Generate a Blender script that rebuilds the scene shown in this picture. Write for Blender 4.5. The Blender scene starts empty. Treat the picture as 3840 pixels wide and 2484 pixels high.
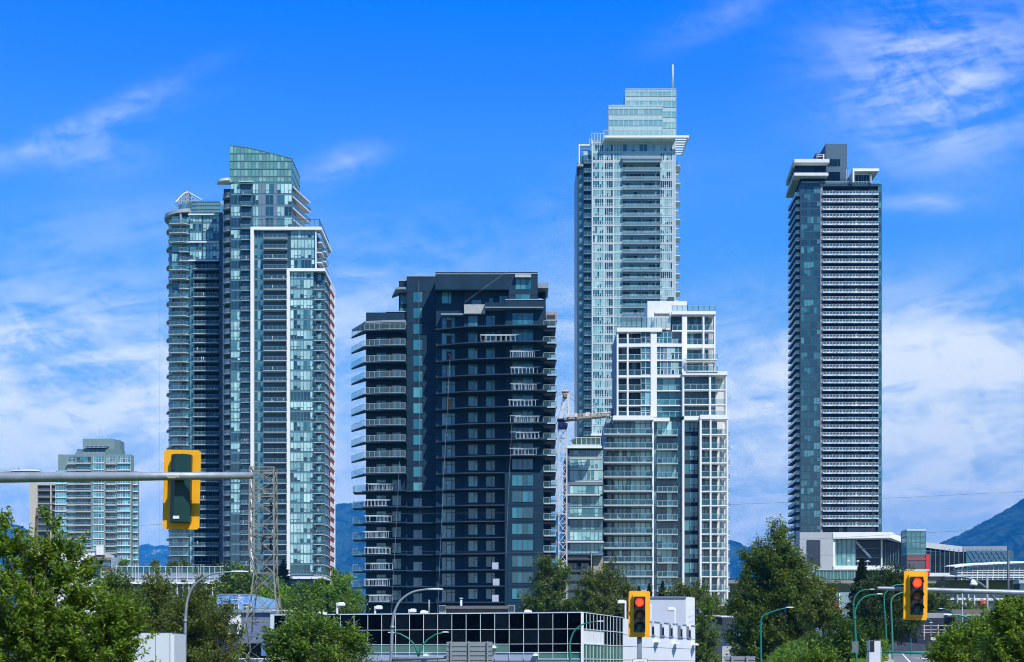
import bpy, math, random
import numpy as np
from mathutils import Vector
R = random.Random(7)
F = 5275.0; HY = 2500.0; H = 5.0
sc = bpy.context.scene; COL = sc.collection
def X(px, D): return (px-1920.0)/F*D
def Z(py, D): return H+(HY-py)/F*D
def lerp(a, b, t): return a+(b-a)*t
def interp(v, pts):
    if v <= pts[0][0]: return pts[0][1]
    for (a, b), (c, d) in zip(pts, pts[1:]):
        if v <= c: return lerp(b, d, (v-a)/(c-a))
    return pts[-1][1]
LOW = [(0, 0), (120, 0), (180, 1.0), (260, 4), (400, 11), (700, 20), (1500, 22)]
HIGH = [(0, 3.6), (60, 4.4), (100, 5.3), (170, 6.8), (220, 7.6), (300, 10), (450, 14), (700, 20), (1500, 22)]
def G(x, D):
    if D < 1: D = 1
    p = 1920+x/D*F if D > 60 else 1920+x/60*F
    t = min(1, max(0, (p-2650)/350)); t = t*t*(3-2*t)
    return lerp(interp(D, LOW), interp(D, HIGH), t)

# ---------------- materials
MATS = {}
def nt(m):
    m.use_nodes = True; t = m.node_tree; t.nodes.clear()
    return t, t.nodes, t.links
def mat(name, c, rough=.7, var=.12, scale=.6, metal=0., ior=1.45, emit=None, bump=0., objrand=0., alpha=1., trans=0., spec=.5, streak=False):
    if name in MATS: return MATS[name]
    m = bpy.data.materials.new(name); t, N, L = nt(m)
    out = N.new('ShaderNodeOutputMaterial'); b = N.new('ShaderNodeBsdfPrincipled')
    L.new(b.outputs[0], out.inputs[0])
    b.inputs['Roughness'].default_value = rough; b.inputs['Metallic'].default_value = metal
    b.inputs['IOR'].default_value = ior; b.inputs['Specular IOR Level'].default_value = spec
    b.inputs['Base Color'].default_value = (*c, 1)
    if alpha < 1: b.inputs['Alpha'].default_value = alpha
    geo = N.new('ShaderNodeNewGeometry')
    if var > 0:
        mp = N.new('ShaderNodeMapping'); L.new(geo.outputs['Position'], mp.inputs[0])
        mp.inputs['Scale'].default_value = (1, 1, .25 if streak else 1)
        n = N.new('ShaderNodeTexNoise'); n.inputs['Scale'].default_value = scale; n.inputs['Detail'].default_value = 6
        n.inputs['Roughness'].default_value = .65
        L.new(mp.outputs[0], n.inputs['Vector'])
        r = N.new('ShaderNodeMapRange'); L.new(n.outputs['Fac'], r.inputs[0])
        r.inputs[1].default_value = .25; r.inputs[2].default_value = .75
        r.inputs[3].default_value = 1-var; r.inputs[4].default_value = 1+var
        src = r.outputs[0]
        if objrand > 0:
            oi = N.new('ShaderNodeObjectInfo'); r2 = N.new('ShaderNodeMapRange'); L.new(oi.outputs['Random'], r2.inputs[0])
            r2.inputs[3].default_value = 1-objrand; r2.inputs[4].default_value = 1+objrand
            mu = N.new('ShaderNodeMath'); mu.operation = 'MULTIPLY'; L.new(src, mu.inputs[0]); L.new(r2.outputs[0], mu.inputs[1]); src = mu.outputs[0]
        v = N.new('ShaderNodeVectorMath'); v.operation = 'SCALE'; v.inputs[0].default_value = c
        L.new(src, v.inputs['Scale']); L.new(v.outputs[0], b.inputs['Base Color'])
    if bump > 0:
        n2 = N.new('ShaderNodeTexNoise'); n2.inputs['Scale'].default_value = 1.1; n2.inputs['Detail'].default_value = 1
        L.new(geo.outputs['Position'], n2.inputs['Vector'])
        bp = N.new('ShaderNodeBump'); bp.inputs['Strength'].default_value = bump; bp.inputs['Distance'].default_value = .05
        L.new(n2.outputs['Fac'], bp.inputs['Height']); L.new(bp.outputs[0], b.inputs['Normal'])
    if emit: b.inputs['Emission Color'].default_value = (*emit[0], 1); b.inputs['Emission Strength'].default_value = emit[1]
    MATS[name] = m; return m
def glass(name, c, rough=.08, ior=1.75, objrand=.18): return mat(name, c, rough, .18, .35, 0, ior, bump=.12, objrand=objrand)
def leafmat(name, c, spec=.5):
    m = bpy.data.materials.new(name); t, N, L = nt(m)
    out = N.new('ShaderNodeOutputMaterial'); b = N.new('ShaderNodeBsdfPrincipled'); tr = N.new('ShaderNodeBsdfTranslucent')
    at = N.new('ShaderNodeAttribute'); at.attribute_name = 'tone'
    v = N.new('ShaderNodeVectorMath'); v.operation = 'MULTIPLY'; v.inputs[1].default_value = c
    L.new(at.outputs['Color'], v.inputs[0]); L.new(v.outputs[0], b.inputs['Base Color'])
    v2 = N.new('ShaderNodeVectorMath'); v2.operation = 'MULTIPLY'; v2.inputs[1].default_value = (1.5, 1.35, .5)
    L.new(v.outputs[0], v2.inputs[0]); L.new(v2.outputs[0], tr.inputs[0])
    b.inputs['Roughness'].default_value = .5; b.inputs['Specular IOR Level'].default_value = spec*.45
    mx = N.new('ShaderNodeMixShader'); mx.inputs[0].default_value = .42
    L.new(b.outputs[0], mx.inputs[1]); L.new(tr.outputs[0], mx.inputs[2]); L.new(mx.outputs[0], out.inputs[0])
    MATS[name] = m; return m
WHITE = mat('white_paint', (.82, .83, .84), .55, .05)
WHITE2 = mat('white_concrete', (.72, .73, .72), .8, .08)
OFFW = mat('off_white_slab', (.46, .50, .52), .75, .1)
CREAM = mat('cream_concrete', (.43, .45, .39), .85, .1)
GREYC = mat('grey_concrete', (.30, .31, .32), .85, .15, streak=True)
SLABG = mat('slab_grey', (.25, .32, .38), .75, .12)
ALU = mat('aluminium', (.42, .48, .52), .4, .05, metal=.2)
LALU = mat('light_frame', (.54, .64, .66), .45, .05)
GALV = mat('galvanised_steel', (.27, .31, .34), .5, .22, scale=5, metal=.3)
DALU = mat('dark_frame', (.05, .075, .09), .45, .05)
TFRAME = mat('teal_frame', (.10, .18, .20), .45, .05)
NAVY = mat('navy_cladding', (.011, .037, .065), .55, .3, scale=.35, streak=True, spec=.2)
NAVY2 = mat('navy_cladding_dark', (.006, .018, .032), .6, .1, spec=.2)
NAVYSLAB = mat('navy_slab_edge', (.03, .05, .075), .6, .1, spec=.3)
PALE = mat('pale_spandrel', (.40, .57, .56), .35, .08)
TSPAN = mat('teal_spandrel', (.11, .22, .28), .3, .1, ior=1.6)
DSPAN = mat('dark_spandrel', (.035, .085, .12), .3, .1)
LILAC = mat('grey_panel', (.17, .22, .30), .5, .08)
GL_L = [glass('blind_glass', (.36, .60, .58)), glass('blind_glass_soft', (.22, .44, .46)), glass('blind_glass_pale', (.46, .70, .66))]
GL_M = [glass('teal_glass', (.035, .15, .19)), glass('teal_glass_mid', (.07, .22, .26))]
GL_D = [glass('dark_glass', (.015, .05, .07)), glass('dark_glass_blue', (.02, .075, .10))]
GL_P = [glass('aqua_glass', (.28, .50, .48)), glass('aqua_glass_pale', (.38, .60, .56)), glass('aqua_glass_deep', (.20, .41, .42))]
GL_N = [glass('night_glass', (.004, .010, .018), ior=1.35), glass('night_glass_blue', (.007, .022, .032), ior=1.4)]
GL_NAVYW = [glass('navy_window', (.03, .19, .25)), glass('navy_window_deep', (.018, .13, .18)), glass('navy_window_pale', (.07, .28, .31))]
BLACKG = mat('black_glass', (.0006, .0008, .0015), .05, .1, ior=1.1, bump=.5, spec=.15)
GREENG = glass('green_glass', (.04, .16, .13))
def railglass(name, c, a, rough=.05):
    m = bpy.data.materials.new(name); t, N, L = nt(m)
    out = N.new('ShaderNodeOutputMaterial'); g = N.new('ShaderNodeBsdfPrincipled'); tr = N.new('ShaderNodeBsdfTransparent'); mx = N.new('ShaderNodeMixShader')
    g.inputs['Base Color'].default_value = (*c, 1); g.inputs['Roughness'].default_value = rough; tr.inputs[0].default_value = (.80, .92, .92, 1)
    mx.inputs[0].default_value = a; L.new(tr.outputs[0], mx.inputs[1]); L.new(g.outputs[0], mx.inputs[2]); L.new(mx.outputs[0], out.inputs[0])
    MATS[name] = m; return m
RG = railglass('rail_glass', (.07, .21, .27), .32)
RGP = railglass('rail_glass_pale', (.22, .38, .42), .5)
RGC = railglass('rail_glass_clear', (.25, .40, .42), .22)
RGB = railglass('rail_glass_blue', (.05, .14, .22), .75)
GREEN = mat('green_pole', (.012, .20, .14), .4, .06)
DGREEN = mat('dark_green_housing', (.008, .045, .038), .45, .1, scale=4)
YELLOW = mat('signal_yellow', (.86, .40, .006), .5, .10, scale=4)
BLACK = mat('black_plastic', (.012, .012, .014), .5, .05)
DLENS = mat('unlit_lens', (.16, .075, .02), .35, .2, scale=30)
GLENS = mat('unlit_green_lens', (.012, .075, .065), .35, .2, scale=30)
RLENS = mat('lit_red_lens', (.8, .03, .02), .3, 0, emit=((1, .035, .02), .85))
RLENS2 = mat('lit_red_core', (.9, .06, .02), .3, 0, emit=((1, .10, .03), 1.0))
BARK = mat('bark', (.10, .08, .06), .95, .3, scale=6)
BROWN = mat('brown_panel', (.30, .18, .12), .7, .1)
REDM = mat('red_panel', (.62, .035, .03), .45, .06)
ORANGE = mat('orange_red_panel', (.26, .04, .012), .6, .1)
ROOFG = mat('roof_grey', (.20, .21, .22), .9, .2)
BLUEW = mat('blue_metal', (.10, .30, .68), .5, .08, streak=True)
BLUEL = mat('light_blue_wall', (.26, .50, .80), .6, .06)
SLATE = mat('slate_blue_wall', (.13, .18, .30), .7, .08)
SAGE = mat('sage_wall', (.19, .28, .27), .8, .08)
SAGED = mat('sage_wall_dark', (.13, .22, .23), .8, .08)
BEIGE = mat('beige_wall', (.52, .49, .39), .85, .08)
DBROWN = mat('dark_brown_wall', (.035, .025, .028), .7, .1)
RUSTY = mat('weathered_steel', (.24, .24, .19), .6, .25, scale=2, metal=.2)
CBLUE = mat('crane_blue', (.005, .014, .10), .45, .08)
CWHITE = mat('crane_white', (.66, .67, .66), .5, .1, scale=2)
SIGNW = mat('sign_white', (.78, .78, .78), .5, .03)
WOOD = mat('wooden_door', (.30, .14, .05), .6, .25, scale=4)
# ---------------- mesh builder
WL = {}
class MB:
    def __init__(s): s.v = []; s.f = []; s.m = []; s.s = []; s.mats = []; s.mesh = None
    def mi(s, m):
        if m not in s.mats: s.mats.append(m)
        return s.mats.index(m)
    def quad(s, pts, m, smooth=False):
        k = len(s.v); s.v += [tuple(p) for p in pts]; s.f.append(tuple(range(k, k+len(pts)))); s.m.append(s.mi(m)); s.s.append(smooth)
    def box(s, x0, x1, y0, y1, z0, z1, m):
        if x1 < x0: x0, x1 = x1, x0
        if y1 < y0: y0, y1 = y1, y0
        if z1 < z0: z0, z1 = z1, z0
        k = len(s.v)
        s.v += [(x0,y0,z0),(x1,y0,z0),(x1,y1,z0),(x0,y1,z0),(x0,y0,z1),(x1,y0,z1),(x1,y1,z1),(x0,y1,z1)]
        i = s.mi(m)
        for q in ((0,3,2,1),(4,5,6,7),(0,1,5,4),(1,2,6,5),(2,3,7,6),(3,0,4,7)):
            s.f.append(tuple(k+j for j in q)); s.m.append(i); s.s.append(False)
        return s
    def prism(s, pts, z0, z1, m, mtop=None, zt=None):
        n = len(pts); k = len(s.v); i = s.mi(m); j = s.mi(mtop or m)
        s.v += [(p[0], p[1], z0) for p in pts]+[(p[0], p[1], (zt[q] if zt else z1)) for q, p in enumerate(pts)]
        s.f.append(tuple(range(k+n-1, k-1, -1))); s.m.append(i); s.s.append(False)
        s.f.append(tuple(range(k+n, k+2*n))); s.m.append(j); s.s.append(False)
        for a in range(n):
            b = (a+1) % n
            s.f.append((k+a, k+b, k+n+b, k+n+a)); s.m.append(i); s.s.append(False)
        return s
    def xprism(s, pts, y0, y1, m):     # polygon in x,z extruded along y
        n = len(pts); k = len(s.v); i = s.mi(m)
        s.v += [(p[0], y0, p[1]) for p in pts]+[(p[0], y1, p[1]) for p in pts]
        s.f.append(tuple(range(k, k+n))); s.f.append(tuple(range(k+2*n-1, k+n-1, -1)))
        s.m += [i, i]; s.s += [False, False]
        for a in range(n):
            b = (a+1) % n
            s.f.append((k+b, k+a, k+n+a, k+n+b)); s.m.append(i); s.s.append(False)
        return s
    def tube(s, pts, r, m, n=6, cap=True):
        pts = [Vector(p) for p in pts]; rs = r if isinstance(r, (list, tuple)) else [r]*len(pts)
        k = len(s.v); i = s.mi(m); prev = None
        for q, p in enumerate(pts):
            d = (pts[min(q+1, len(pts)-1)]-pts[max(q-1, 0)]).normalized()
            if prev is None:
                u = d.cross(Vector((0, 0, 1)) if abs(d.z) < .9 else Vector((1, 0, 0))).normalized()
            else:
                u = (prev-d*prev.dot(d)).normalized()
            prev = u; w = d.cross(u)
            for a in range(n):
                t = 2*math.pi*a/n+math.pi/n
                s.v.append(tuple(p+(u*math.cos(t)+w*math.sin(t))*rs[q]))
        for q in range(len(pts)-1):
            for a in range(n):
                b = (a+1) % n
                s.f.append((k+q*n+a, k+q*n+b, k+(q+1)*n+b, k+(q+1)*n+a)); s.m.append(i); s.s.append(n > 4)
        if cap:
            s.f.append(tuple(range(k+n-1, k-1, -1))); e = k+(len(pts)-1)*n; s.f.append(tuple(range(e, e+n))); s.m += [i, i]; s.s += [False]*2
        return s
    def bar(s, a, b, r, m, n=4): return s.tube([a, b], r, m, n)
    def add(s, o, off):
        k = len(s.v); s.v += [(x+off[0], y+off[1], z+off[2]) for x, y, z in o.v]
        s.f += [tuple(k+j for j in f) for f in o.f]; mm = [s.mi(m) for m in o.mats]
        s.m += [mm[j] for j in o.m]; s.s += o.s
    def tomesh(s, name, off=(0, 0, 0)):
        me = bpy.data.meshes.new(name)
        me.from_pydata([(x-off[0], y-off[1], z-off[2]) for x, y, z in s.v], [], s.f)
        for m in s.mats: me.materials.append(m)
        me.polygons.foreach_set('material_index', s.m); me.polygons.foreach_set('use_smooth', s.s); me.update()
        return me
def wloc(o): return WL.get(o.name, (0, 0, 0)) if o else (0, 0, 0)
def link(name, me, parent=None, pos=None):
    o = bpy.data.objects.new(name, me); COL.objects.link(o)
    if parent: o.parent = parent
    pw = wloc(parent); pos = pos if pos is not None else pw
    o.location = (pos[0]-pw[0], pos[1]-pw[1], pos[2]-pw[2]); WL[o.name] = tuple(pos); return o
def tag(o, label=None, cat=None, group=None, kind=None):
    if label: o['label'] = label
    if cat: o['category'] = cat
    if group: o['group'] = group
    if kind: o['kind'] = kind
    return o
def thing(name, label, cat, loc, group=None):
    o = bpy.data.objects.new(name, None); COL.objects.link(o); o.location = loc; o.empty_display_size = .5; WL[o.name] = tuple(loc)
    return tag(o, label, cat, group)
SPLIT = {'white_ledge', 'floor_band', 'side_slab', 'ledge', 'roof_edge', 'roof_canopy', 'canopy', 'roof_slab', 'fascia', 'column', 'red_panel', 'platform_canopy', 'roof_box', 'penthouse', 'window_sticker', 'parasol', 'transformer'}
def islands(mb):
    par = list(range(len(mb.v)))
    def find(a):
        while par[a] != a: par[a] = par[par[a]]; a = par[a]
        return a
    for f in mb.f:
        for q in f[1:]: par[find(q)] = find(f[0])
    G_ = {}
    for i, f in enumerate(mb.f): G_.setdefault(find(f[0]), []).append(i)
    out = []
    for L in G_.values():
        o = MB(); mp = {}
        for i in L:
            for q in mb.f[i]:
                if q not in mp: mp[q] = len(o.v); o.v.append(mb.v[q])
            o.f.append(tuple(mp[q] for q in mb.f[i])); o.m.append(o.mi(mb.mats[mb.m[i]])); o.s.append(mb.s[i])
        out.append(o)
    return out
def part(name, mb, parent=None, label=None, kind=None):
    if name in SPLIT and kind is None:
        I = islands(mb)
        if 1 < len(I) <= 100:
            for o in I[:-1]: part1(name.replace('white_', ''), o, parent, label)
            return part1(name.replace('white_', ''), I[-1], parent, label)
    return part1(name, mb, parent, label, kind)
def part1(name, mb, parent=None, label=None, kind=None):
    off = wloc(parent); o = link(name, mb.tomesh(name, off), parent, off)
    return tag(o, label, kind=kind)
def text(name, body, size, m, parent, pos, extrude=.01, shear=0., align='LEFT', offset=0.):
    c = bpy.data.curves.new('lettering', 'FONT'); c.body = body; c.size = size; c.extrude = extrude; c.shear = shear; c.align_x = align; c.offset = offset; c.materials.append(m)
    t = bpy.data.objects.new('lettering', c); COL.objects.link(t); bpy.context.view_layer.update()
    me = bpy.data.meshes.new_from_object(t.evaluated_get(bpy.context.evaluated_depsgraph_get())); bpy.data.objects.remove(t); bpy.data.curves.remove(c)
    o = link(name, me, parent, pos); o.rotation_euler = (math.pi/2, 0, 0); return o
def solo(name, mb, label, cat, group=None, kind=None):
    n = len(mb.v); cx = sum(v[0] for v in mb.v)/n; cy = sum(v[1] for v in mb.v)/n; cz = min(v[2] for v in mb.v)
    o = link(name, mb.tomesh(name, (cx, cy, cz)), None, (cx, cy, cz)); return tag(o, label, cat, group, kind)
# ---------------- buildings
class Bld:
    def __init__(s, name, label, cat, D, pc, group=None):
        s.D = D; x = X(pc, D); s.root = thing(name, label, cat, (x, D+8, G(x, D)), group); s.items = {}; s.g = G(x, D)-1
    def x(s, p): return X(p, s.D)
    def z(s, p): return Z(p, s.D)
    def put(s, kind, u, pos, subs=()): s.items.setdefault(kind, []).append((u, pos, subs))
    def part(s, name, mb, label=None): return part(name, mb, s.root, label)
    def box(s, mb, p0, p1, y0, y1, q0, q1, m):      # px, depth, py
        mb.box(s.x(p0), s.x(p1), y0, y1, s.z(q0) if q0 is not None else s.g, s.z(q1), m)
    def finish(s):
        for kind, L in s.items.items():
            def size(it):
                u = it[0]; xs = [v[0] for v in u.v]; zs = [v[2] for v in u.v]; return (max(xs)-min(xs))*(max(zs)-min(zs))
            if len(L) > 100: L = sorted(L, key=lambda it: -round(size(it), 1))
            for u, pos, subs in L[:100]:
                if u.mesh is None: u.mesh = u.tomesh(kind)
                o = link(kind, u.mesh, s.root, pos)
                for sn, su in subs:
                    if su.mesh is None: su.mesh = su.tomesh(sn)
                    link(sn, su.mesh, o, pos)
            if len(L) > 100:
                mb = MB(); sm = {}
                for u, pos, subs in L[100:]:
                    mb.add(u, pos)
                    for sn, su in subs: sm.setdefault(sn, MB()).add(su, pos)
                o = part(kind, mb, s.root, kind='stuff')
                for sn, m2 in sm.items(): part(sn, m2, o, kind='stuff')
def ST(sp=.5, spm=TSPAN, fr=TFRAME, lt=GL_L, dk=GL_D, pl=.6, fw=.10, vent=.4, mid=GL_M, top=0., tr=None, pm=.2, line=None):
    return dict(sp=sp, spm=spm, fr=fr, lt=lt, dk=dk, pl=pl, fw=fw, vent=vent, mid=mid, top=top, tr=tr, pm=pm, line=line)
def glassU(w, h, n, st, rng, panel=None):
    """one storey of one bay: spandrel, panes, mullions, small vent sashes. origin = left/front/floor"""
    u = MB(); sp = st['sp']; fw = st['fw']; top = h-st['top']
    pl = rng.choice([st['pl']*1.4, st['pl']*1.1, st['pl'], st['pl']*.7, st['pl']*.25])
    if sp > .02: u.box(0, w, -.03, .03, 0, sp-.0, st['spm'])
    if st['top'] > 0: u.box(0, w, -.03, .03, top, h, st['spm'])
    if st['line']: u.box(0, w, -.09, .03, -.06, .06, st['line'])
    pw = w/n; lastm = None
    for i in range(n):
        a, b = i*pw, (i+1)*pw
        if panel is not None and i in panel:
            u.box(a, b, -.035, .03, sp, top, LILAC); continue
        r = rng.random()
        m = rng.choice(st['lt']) if r < pl else (rng.choice(st['mid']) if r < pl+st['pm'] else rng.choice(st['dk']))
        if lastm is not None and rng.random() < .25: m = lastm
        lastm = m
        if m in st['lt'] and rng.random() < .3:      # blind half way down
            zc = lerp(sp, top, rng.choice([.2, .35, .5]))
            u.quad([(a, 0, zc), (b, 0, zc), (b, 0, top), (a, 0, top)], m)
            u.quad([(a, 0, sp), (b, 0, sp), (b, 0, zc), (a, 0, zc)], rng.choice(st['dk']))
        else: u.quad([(a, 0, sp), (b, 0, sp), (b, 0, top), (a, 0, top)], m)
        if rng.random() < st['vent'] and pw > .5:
            z1 = lerp(sp, top, .36); f2 = fw*.9
            u.box(a+fw/2, b-fw/2, -.06, 0, z1-f2/2, z1+f2/2, st['fr'])
            u.box(a+fw/2, a+fw/2+f2, -.06, 0, sp+fw, z1-f2/2, st['fr']); u.box(b-fw/2-f2, b-fw/2, -.06, 0, sp+fw, z1-f2/2, st['fr'])
    for i in range(n+1):
        u.box(i*pw-fw/2, i*pw+fw/2, -.075, .0, sp, top, st['fr'])
    u.box(0, w, -.085, .0, sp-fw/2, sp+fw/2, st['fr'])
    if st['tr']:
        zt = lerp(sp, top, st['tr']); u.box(0, w, -.065, .0, zt-fw/2, zt+fw/2, st['fr'])
    return u
def balcU(w, d, slab=OFFW, th=.18, gl=RG, rail=ALU, post=1.3, sides=True, hgt=1.08, plan=None, lx=0, bottomgap=.06, rw=.035):
    """balcony slab and its railing; origin = left end of wall line, floor level"""
    u = MB(); r = MB()
    P = plan or [(0, 0), (0, -d), (w, -d), (w, 0)]
    u.prism(P[::-1] if False else P, -th, 0, slab)
    path = P if sides else P[1:-1]
    for (ax, ay), (bx, by) in zip(path, path[1:]):
        L = math.hypot(bx-ax, by-ay)
        if L < .05: continue
        dx, dy = (bx-ax)/L, (by-ay)/L; nx, ny = -dy, dx
        n = max(1, round(L/post))
        e = .05
        A = (ax+nx*e*0, ay+.04); B = (bx, by+.04)
        if gl: r.quad([(A[0], A[1], bottomgap), (B[0], B[1], bottomgap), (B[0], B[1], hgt-.04), (A[0], A[1], hgt-.04)], gl)
        r.bar((A[0], A[1], hgt), (B[0], B[1], hgt), rw*.8, rail)
        r.bar((A[0], A[1], bottomgap), (B[0], B[1], bottomgap), rw*.6, rail)
        for i in range(n+1):
            t = i/n; r.bar((lerp(A[0], B[0], t), lerp(A[1], B[1], t), 0), (lerp(A[0], B[0], t), lerp(A[1], B[1], t), hgt), rw*.7, rail)
    return u, r
def column(b, p0, p1, y, zs, h, n, st, seed, nv=6, kind='window', panel=None, hmap=None):
    rng = random.Random(seed); w = b.x(p1)-b.x(p0)
    V = [glassU(w, h, n, st, rng, panel) for _ in range(nv)]
    for z in zs: b.put(kind, rng.choice(V), (b.x(p0), y, z))
def furn(w, d, rng):
    f = MB()
    for _ in range(rng.choice([1, 2, 3, 4])):
        a = rng.uniform(.2, max(.3, w-1.0)); y = -rng.uniform(.4, max(.45, d-.35)); m = rng.choice([DALU, BLACK, WHITE2, LILAC, BROWN, DALU, GREEN])
        s = rng.uniform(.35, .7)
        if rng.random() < .5:
            f.box(a, a+s, y-.2, y+.2, .38, .46, m); f.box(a, a+.07, y-.2, y+.2, .0, .95, m); f.box(a+s-.06, a+s, y-.2, y+.2, 0, .38, m)
        else:
            f.box(a, a+s*.8, y-.2, y+.2, 0, rng.uniform(.3, .6), m); f.tube([(a+s*.4, y, .4), (a+s*.4, y, rng.uniform(.9, 1.5))], [s*.35, s*.12], rng.choice([m, DGREEN, WHITE2]), 6)
    return f
FR = random.Random(77)
def balcs(b, p0, p1, y, zs, d, kind='balcony', fp=.5, **k):
    w = b.x(p1)-b.x(p0); u, r = balcU(w, d, **k); V = [furn(w, d, FR) for _ in range(8)]
    for z in zs:
        s = (('railing', r),)
        if FR.random() < fp: s += (('furniture', FR.choice(V)),)
        b.put(kind, u, (b.x(p0), y, z), s)
HAZE = True
def levels(b, q0, pitch, n): return [b.z(q0+pitch*i) for i in range(n)]
def arc(cx, cy, r, a0, a1, n): return [(cx+r*math.cos(math.radians(lerp(a0, a1, i/n))), cy+r*math.sin(math.radians(lerp(a0, a1, i/n)))) for i in range(n+1)]
# ======== teal glass tower with slanted crown (front left)
def tower_b():
    D = 405; b = Bld('apartment_tower', 'teal glass tower with slanted green glass crown and white stepped frames', 'tower', D, 1040)
    x, z, g = b.x, b.z, b.g; s = D/F
    y1, y2, y3 = D+1.4, D+.7, D; back = D+22
    w = MB()
    w.box(x(862), x(1094), y1+.06, back, g, z(684), DSPAN)
    w.box(x(826), x(862), y1+3.4, back-4, g, z(688), DSPAN)
    w.box(x(941), x(1184), y2+.06, back-.5, g, z(866), DSPAN)
    w.box(x(1079), x(1176), y3+.06, back-1, z(2165), z(1024), DSPAN)
    w.box(x(1176), x(1216), y3+1.5, back-1, z(2165), z(1024), DSPAN)
    w.box(x(1090), x(1205), y3+2, back-3, g, z(2165), GREYC)
    w.box(x(1216), x(1218.4), y3+12, back-1.0, z(2165), z(1024), ORANGE)
    b.part('wall', w)
    # frames
    f = MB()
    def frame(p0, p1, pr, q0, th, yf):
        a, c = x(p0), x(p0+th); top, bot = z(q0), z(q0+11)
        f.box(a, c, yf-1.0, yf+.5, z(2165) if p0 > 1000 else g, top-.0, WHITE)
        f.box(c, x(pr), yf-1.0, yf+.5, bot, top, WHITE)
        f.box(x(pr)-.9, x(pr), yf+.5, back+.5, bot, top, WHITE)
        f.box(c, x(pr)-.9, yf+.5, yf+3.2, bot+.3, top-.3, OFFW)
    frame(940, 1201, 1206, 852, 12, y2); frame(1077, 1219, 1221, 1010, 11, y3)
    f.box(x(1221)-.9, x(1221), back-.4, back+.5, z(2165), z(1021), WHITE)
    f.box(x(1182), x(1186), y2-.6, y2+.3, z(1010), z(863), WHITE)
    for i in range(31):
        q = 1021+i*38.2
        f.box(x(1216.2), x(1220.4), y3+12.3, back-.4, z(q+20), z(q+2), WHITE)
    f.box(x(1086), x(1221)-.02, y3-.9, back, z(2172), z(2163), WHITE)
    b.part('frame', f)
    up = levels(b, 727+0, 42.4, 4); lo = levels(b, 896.6, 38.2, 34); pent = [z(727)]
    allz = up+lo
    hU, hL = 42.4*s, 38.2*s
    st = ST(sp=.55, spm=TSPAN, pl=.9, vent=.4, pm=.15)
    def col(p0, p1, yy, n, st, seed, q0, q1, **k):
        for zs, h in ((up, hU), (lo, hL)):
            zz = [v for v in zs if z(q1) <= v <= z(q0)-h*.5]
            if zz: column(b, p0, p1, yy, zz, h, n, st, seed, **k)
    st2 = ST(sp=.5, pl=.3, vent=.4, lt=GL_L[:2]+GL_M, spm=TSPAN)
    door = ST(sp=.12, spm=DSPAN, pl=.3, vent=0, lt=GL_M+[GL_L[1]], dk=GL_D, fr=TFRAME, tr=.85, top=.35)
    col(862, 898, y1, 3, st, 1, 684, 2170)
    col(903, 940, y1+.02, 2, door, 2, 684, 2170)
    col(944, 978, y1, 3, st, 3, 684, 856, panel=[2]); col(978, 1022, y1, 3, st, 4, 684, 856, panel=[0]); col(1022, 1092, y1, 5, st, 5, 684, 856, panel=[0])
    col(953, 988, y2, 3, st2, 6, 868, 2170)
    col(992, 1078, y2+.9, 5, door, 7, 868, 2170)
    col(1089, 1180, y2, 7, st, 8, 868, 1012)
    col(1089, 1176, y3, 7, ST(sp=.5, pl=.95, vent=.4, pm=.1), 9, 1024, 2160, nv=12)
    col(1176, 1216, y3+1.45, 3, door, 10, 1024, 2160)
    # balconies
    arcp = [(0, 0)]+[(p[0], p[1]) for p in arc(x(862)-x(823), .2, x(862)-x(823), 182, 268, 6)]+[(x(862)-x(823), 0)]
    u, r = balcU(1, 1, plan=arcp, slab=SLABG, th=.32, post=1.6, gl=RGP)
    for zz in allz:
        if zz > z(2100): b.put('balcony', u, (x(823), y1+3.3, zz), (('railing', r),))
    balcs(b, 902, 941, y1-.0, [v for v in allz if v > z(2130)], 1.1, slab=SLABG, sides=True)
    lo2 = [v for v in lo if z(2130) < v < z(880)]
    balcs(b, 990, 1078, y2-.1, lo2, 1.7, slab=OFFW)
    balcs(b, 1178, 1219, y3-.05, [v for v in lo if z(2160) < v < z(1050)], .9, slab=OFFW)
    # right wedge slabs on the upper storeys and side balconies
    for i, q in enumerate([690, 727, 769.5, 812]):
        pl = [(0, 0), (3.1, 15), (0, 15)]
        u, r = balcU(1, 1, plan=[(0, 0), (3.1, 14.5), (0, 14.5)], slab=WHITE2, th=.35, gl=RGB, hgt=1.2 if i else .1)
        b.put('balcony', u, (x(1094), y1+.3, z(q)), (('railing', r),) if i else ())
    for v in lo:
        if z(1010) < v < z(870):
            for yy in (y2+2, y2+11):
                u, r = balcU(1, 1, plan=[(0, 0), (1.4, .3), (1.4, 5.5), (0, 5.5)], slab=WHITE2, th=.3, gl=RGB); b.put('balcony', u, (x(1184), yy, v), (('railing', r),))
    side = MB()
    for v in [v for v in lo if z(2160) < v < z(1024)]:
        side.box(x(1216), x(1216)+.5, y3+1.6, y3+11.5, v-.25, v, OFFW)
    b.part('side_slab', side)
    # crown
    c = MB(); m = MB(); z = lambda q: Z(q, y1); x = lambda p: X(p, y1)
    ztop = lambda p: z(interp(p, [(862, 546), (920, 553), (980, 566), (1040, 581), (1094, 595)]))
    zb = z(683)
    cp = [862+i*(232/17) for i in range(18)]; rows = [z(q) for q in (576, 605, 634.5, 662)]
    gm = [glass('crown_glass', (.13, .32, .28), .15), glass('crown_glass_light', (.20, .41, .36), .15), glass('crown_glass_deep', (.10, .27, .24), .15)]
    rng = random.Random(3)
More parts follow.
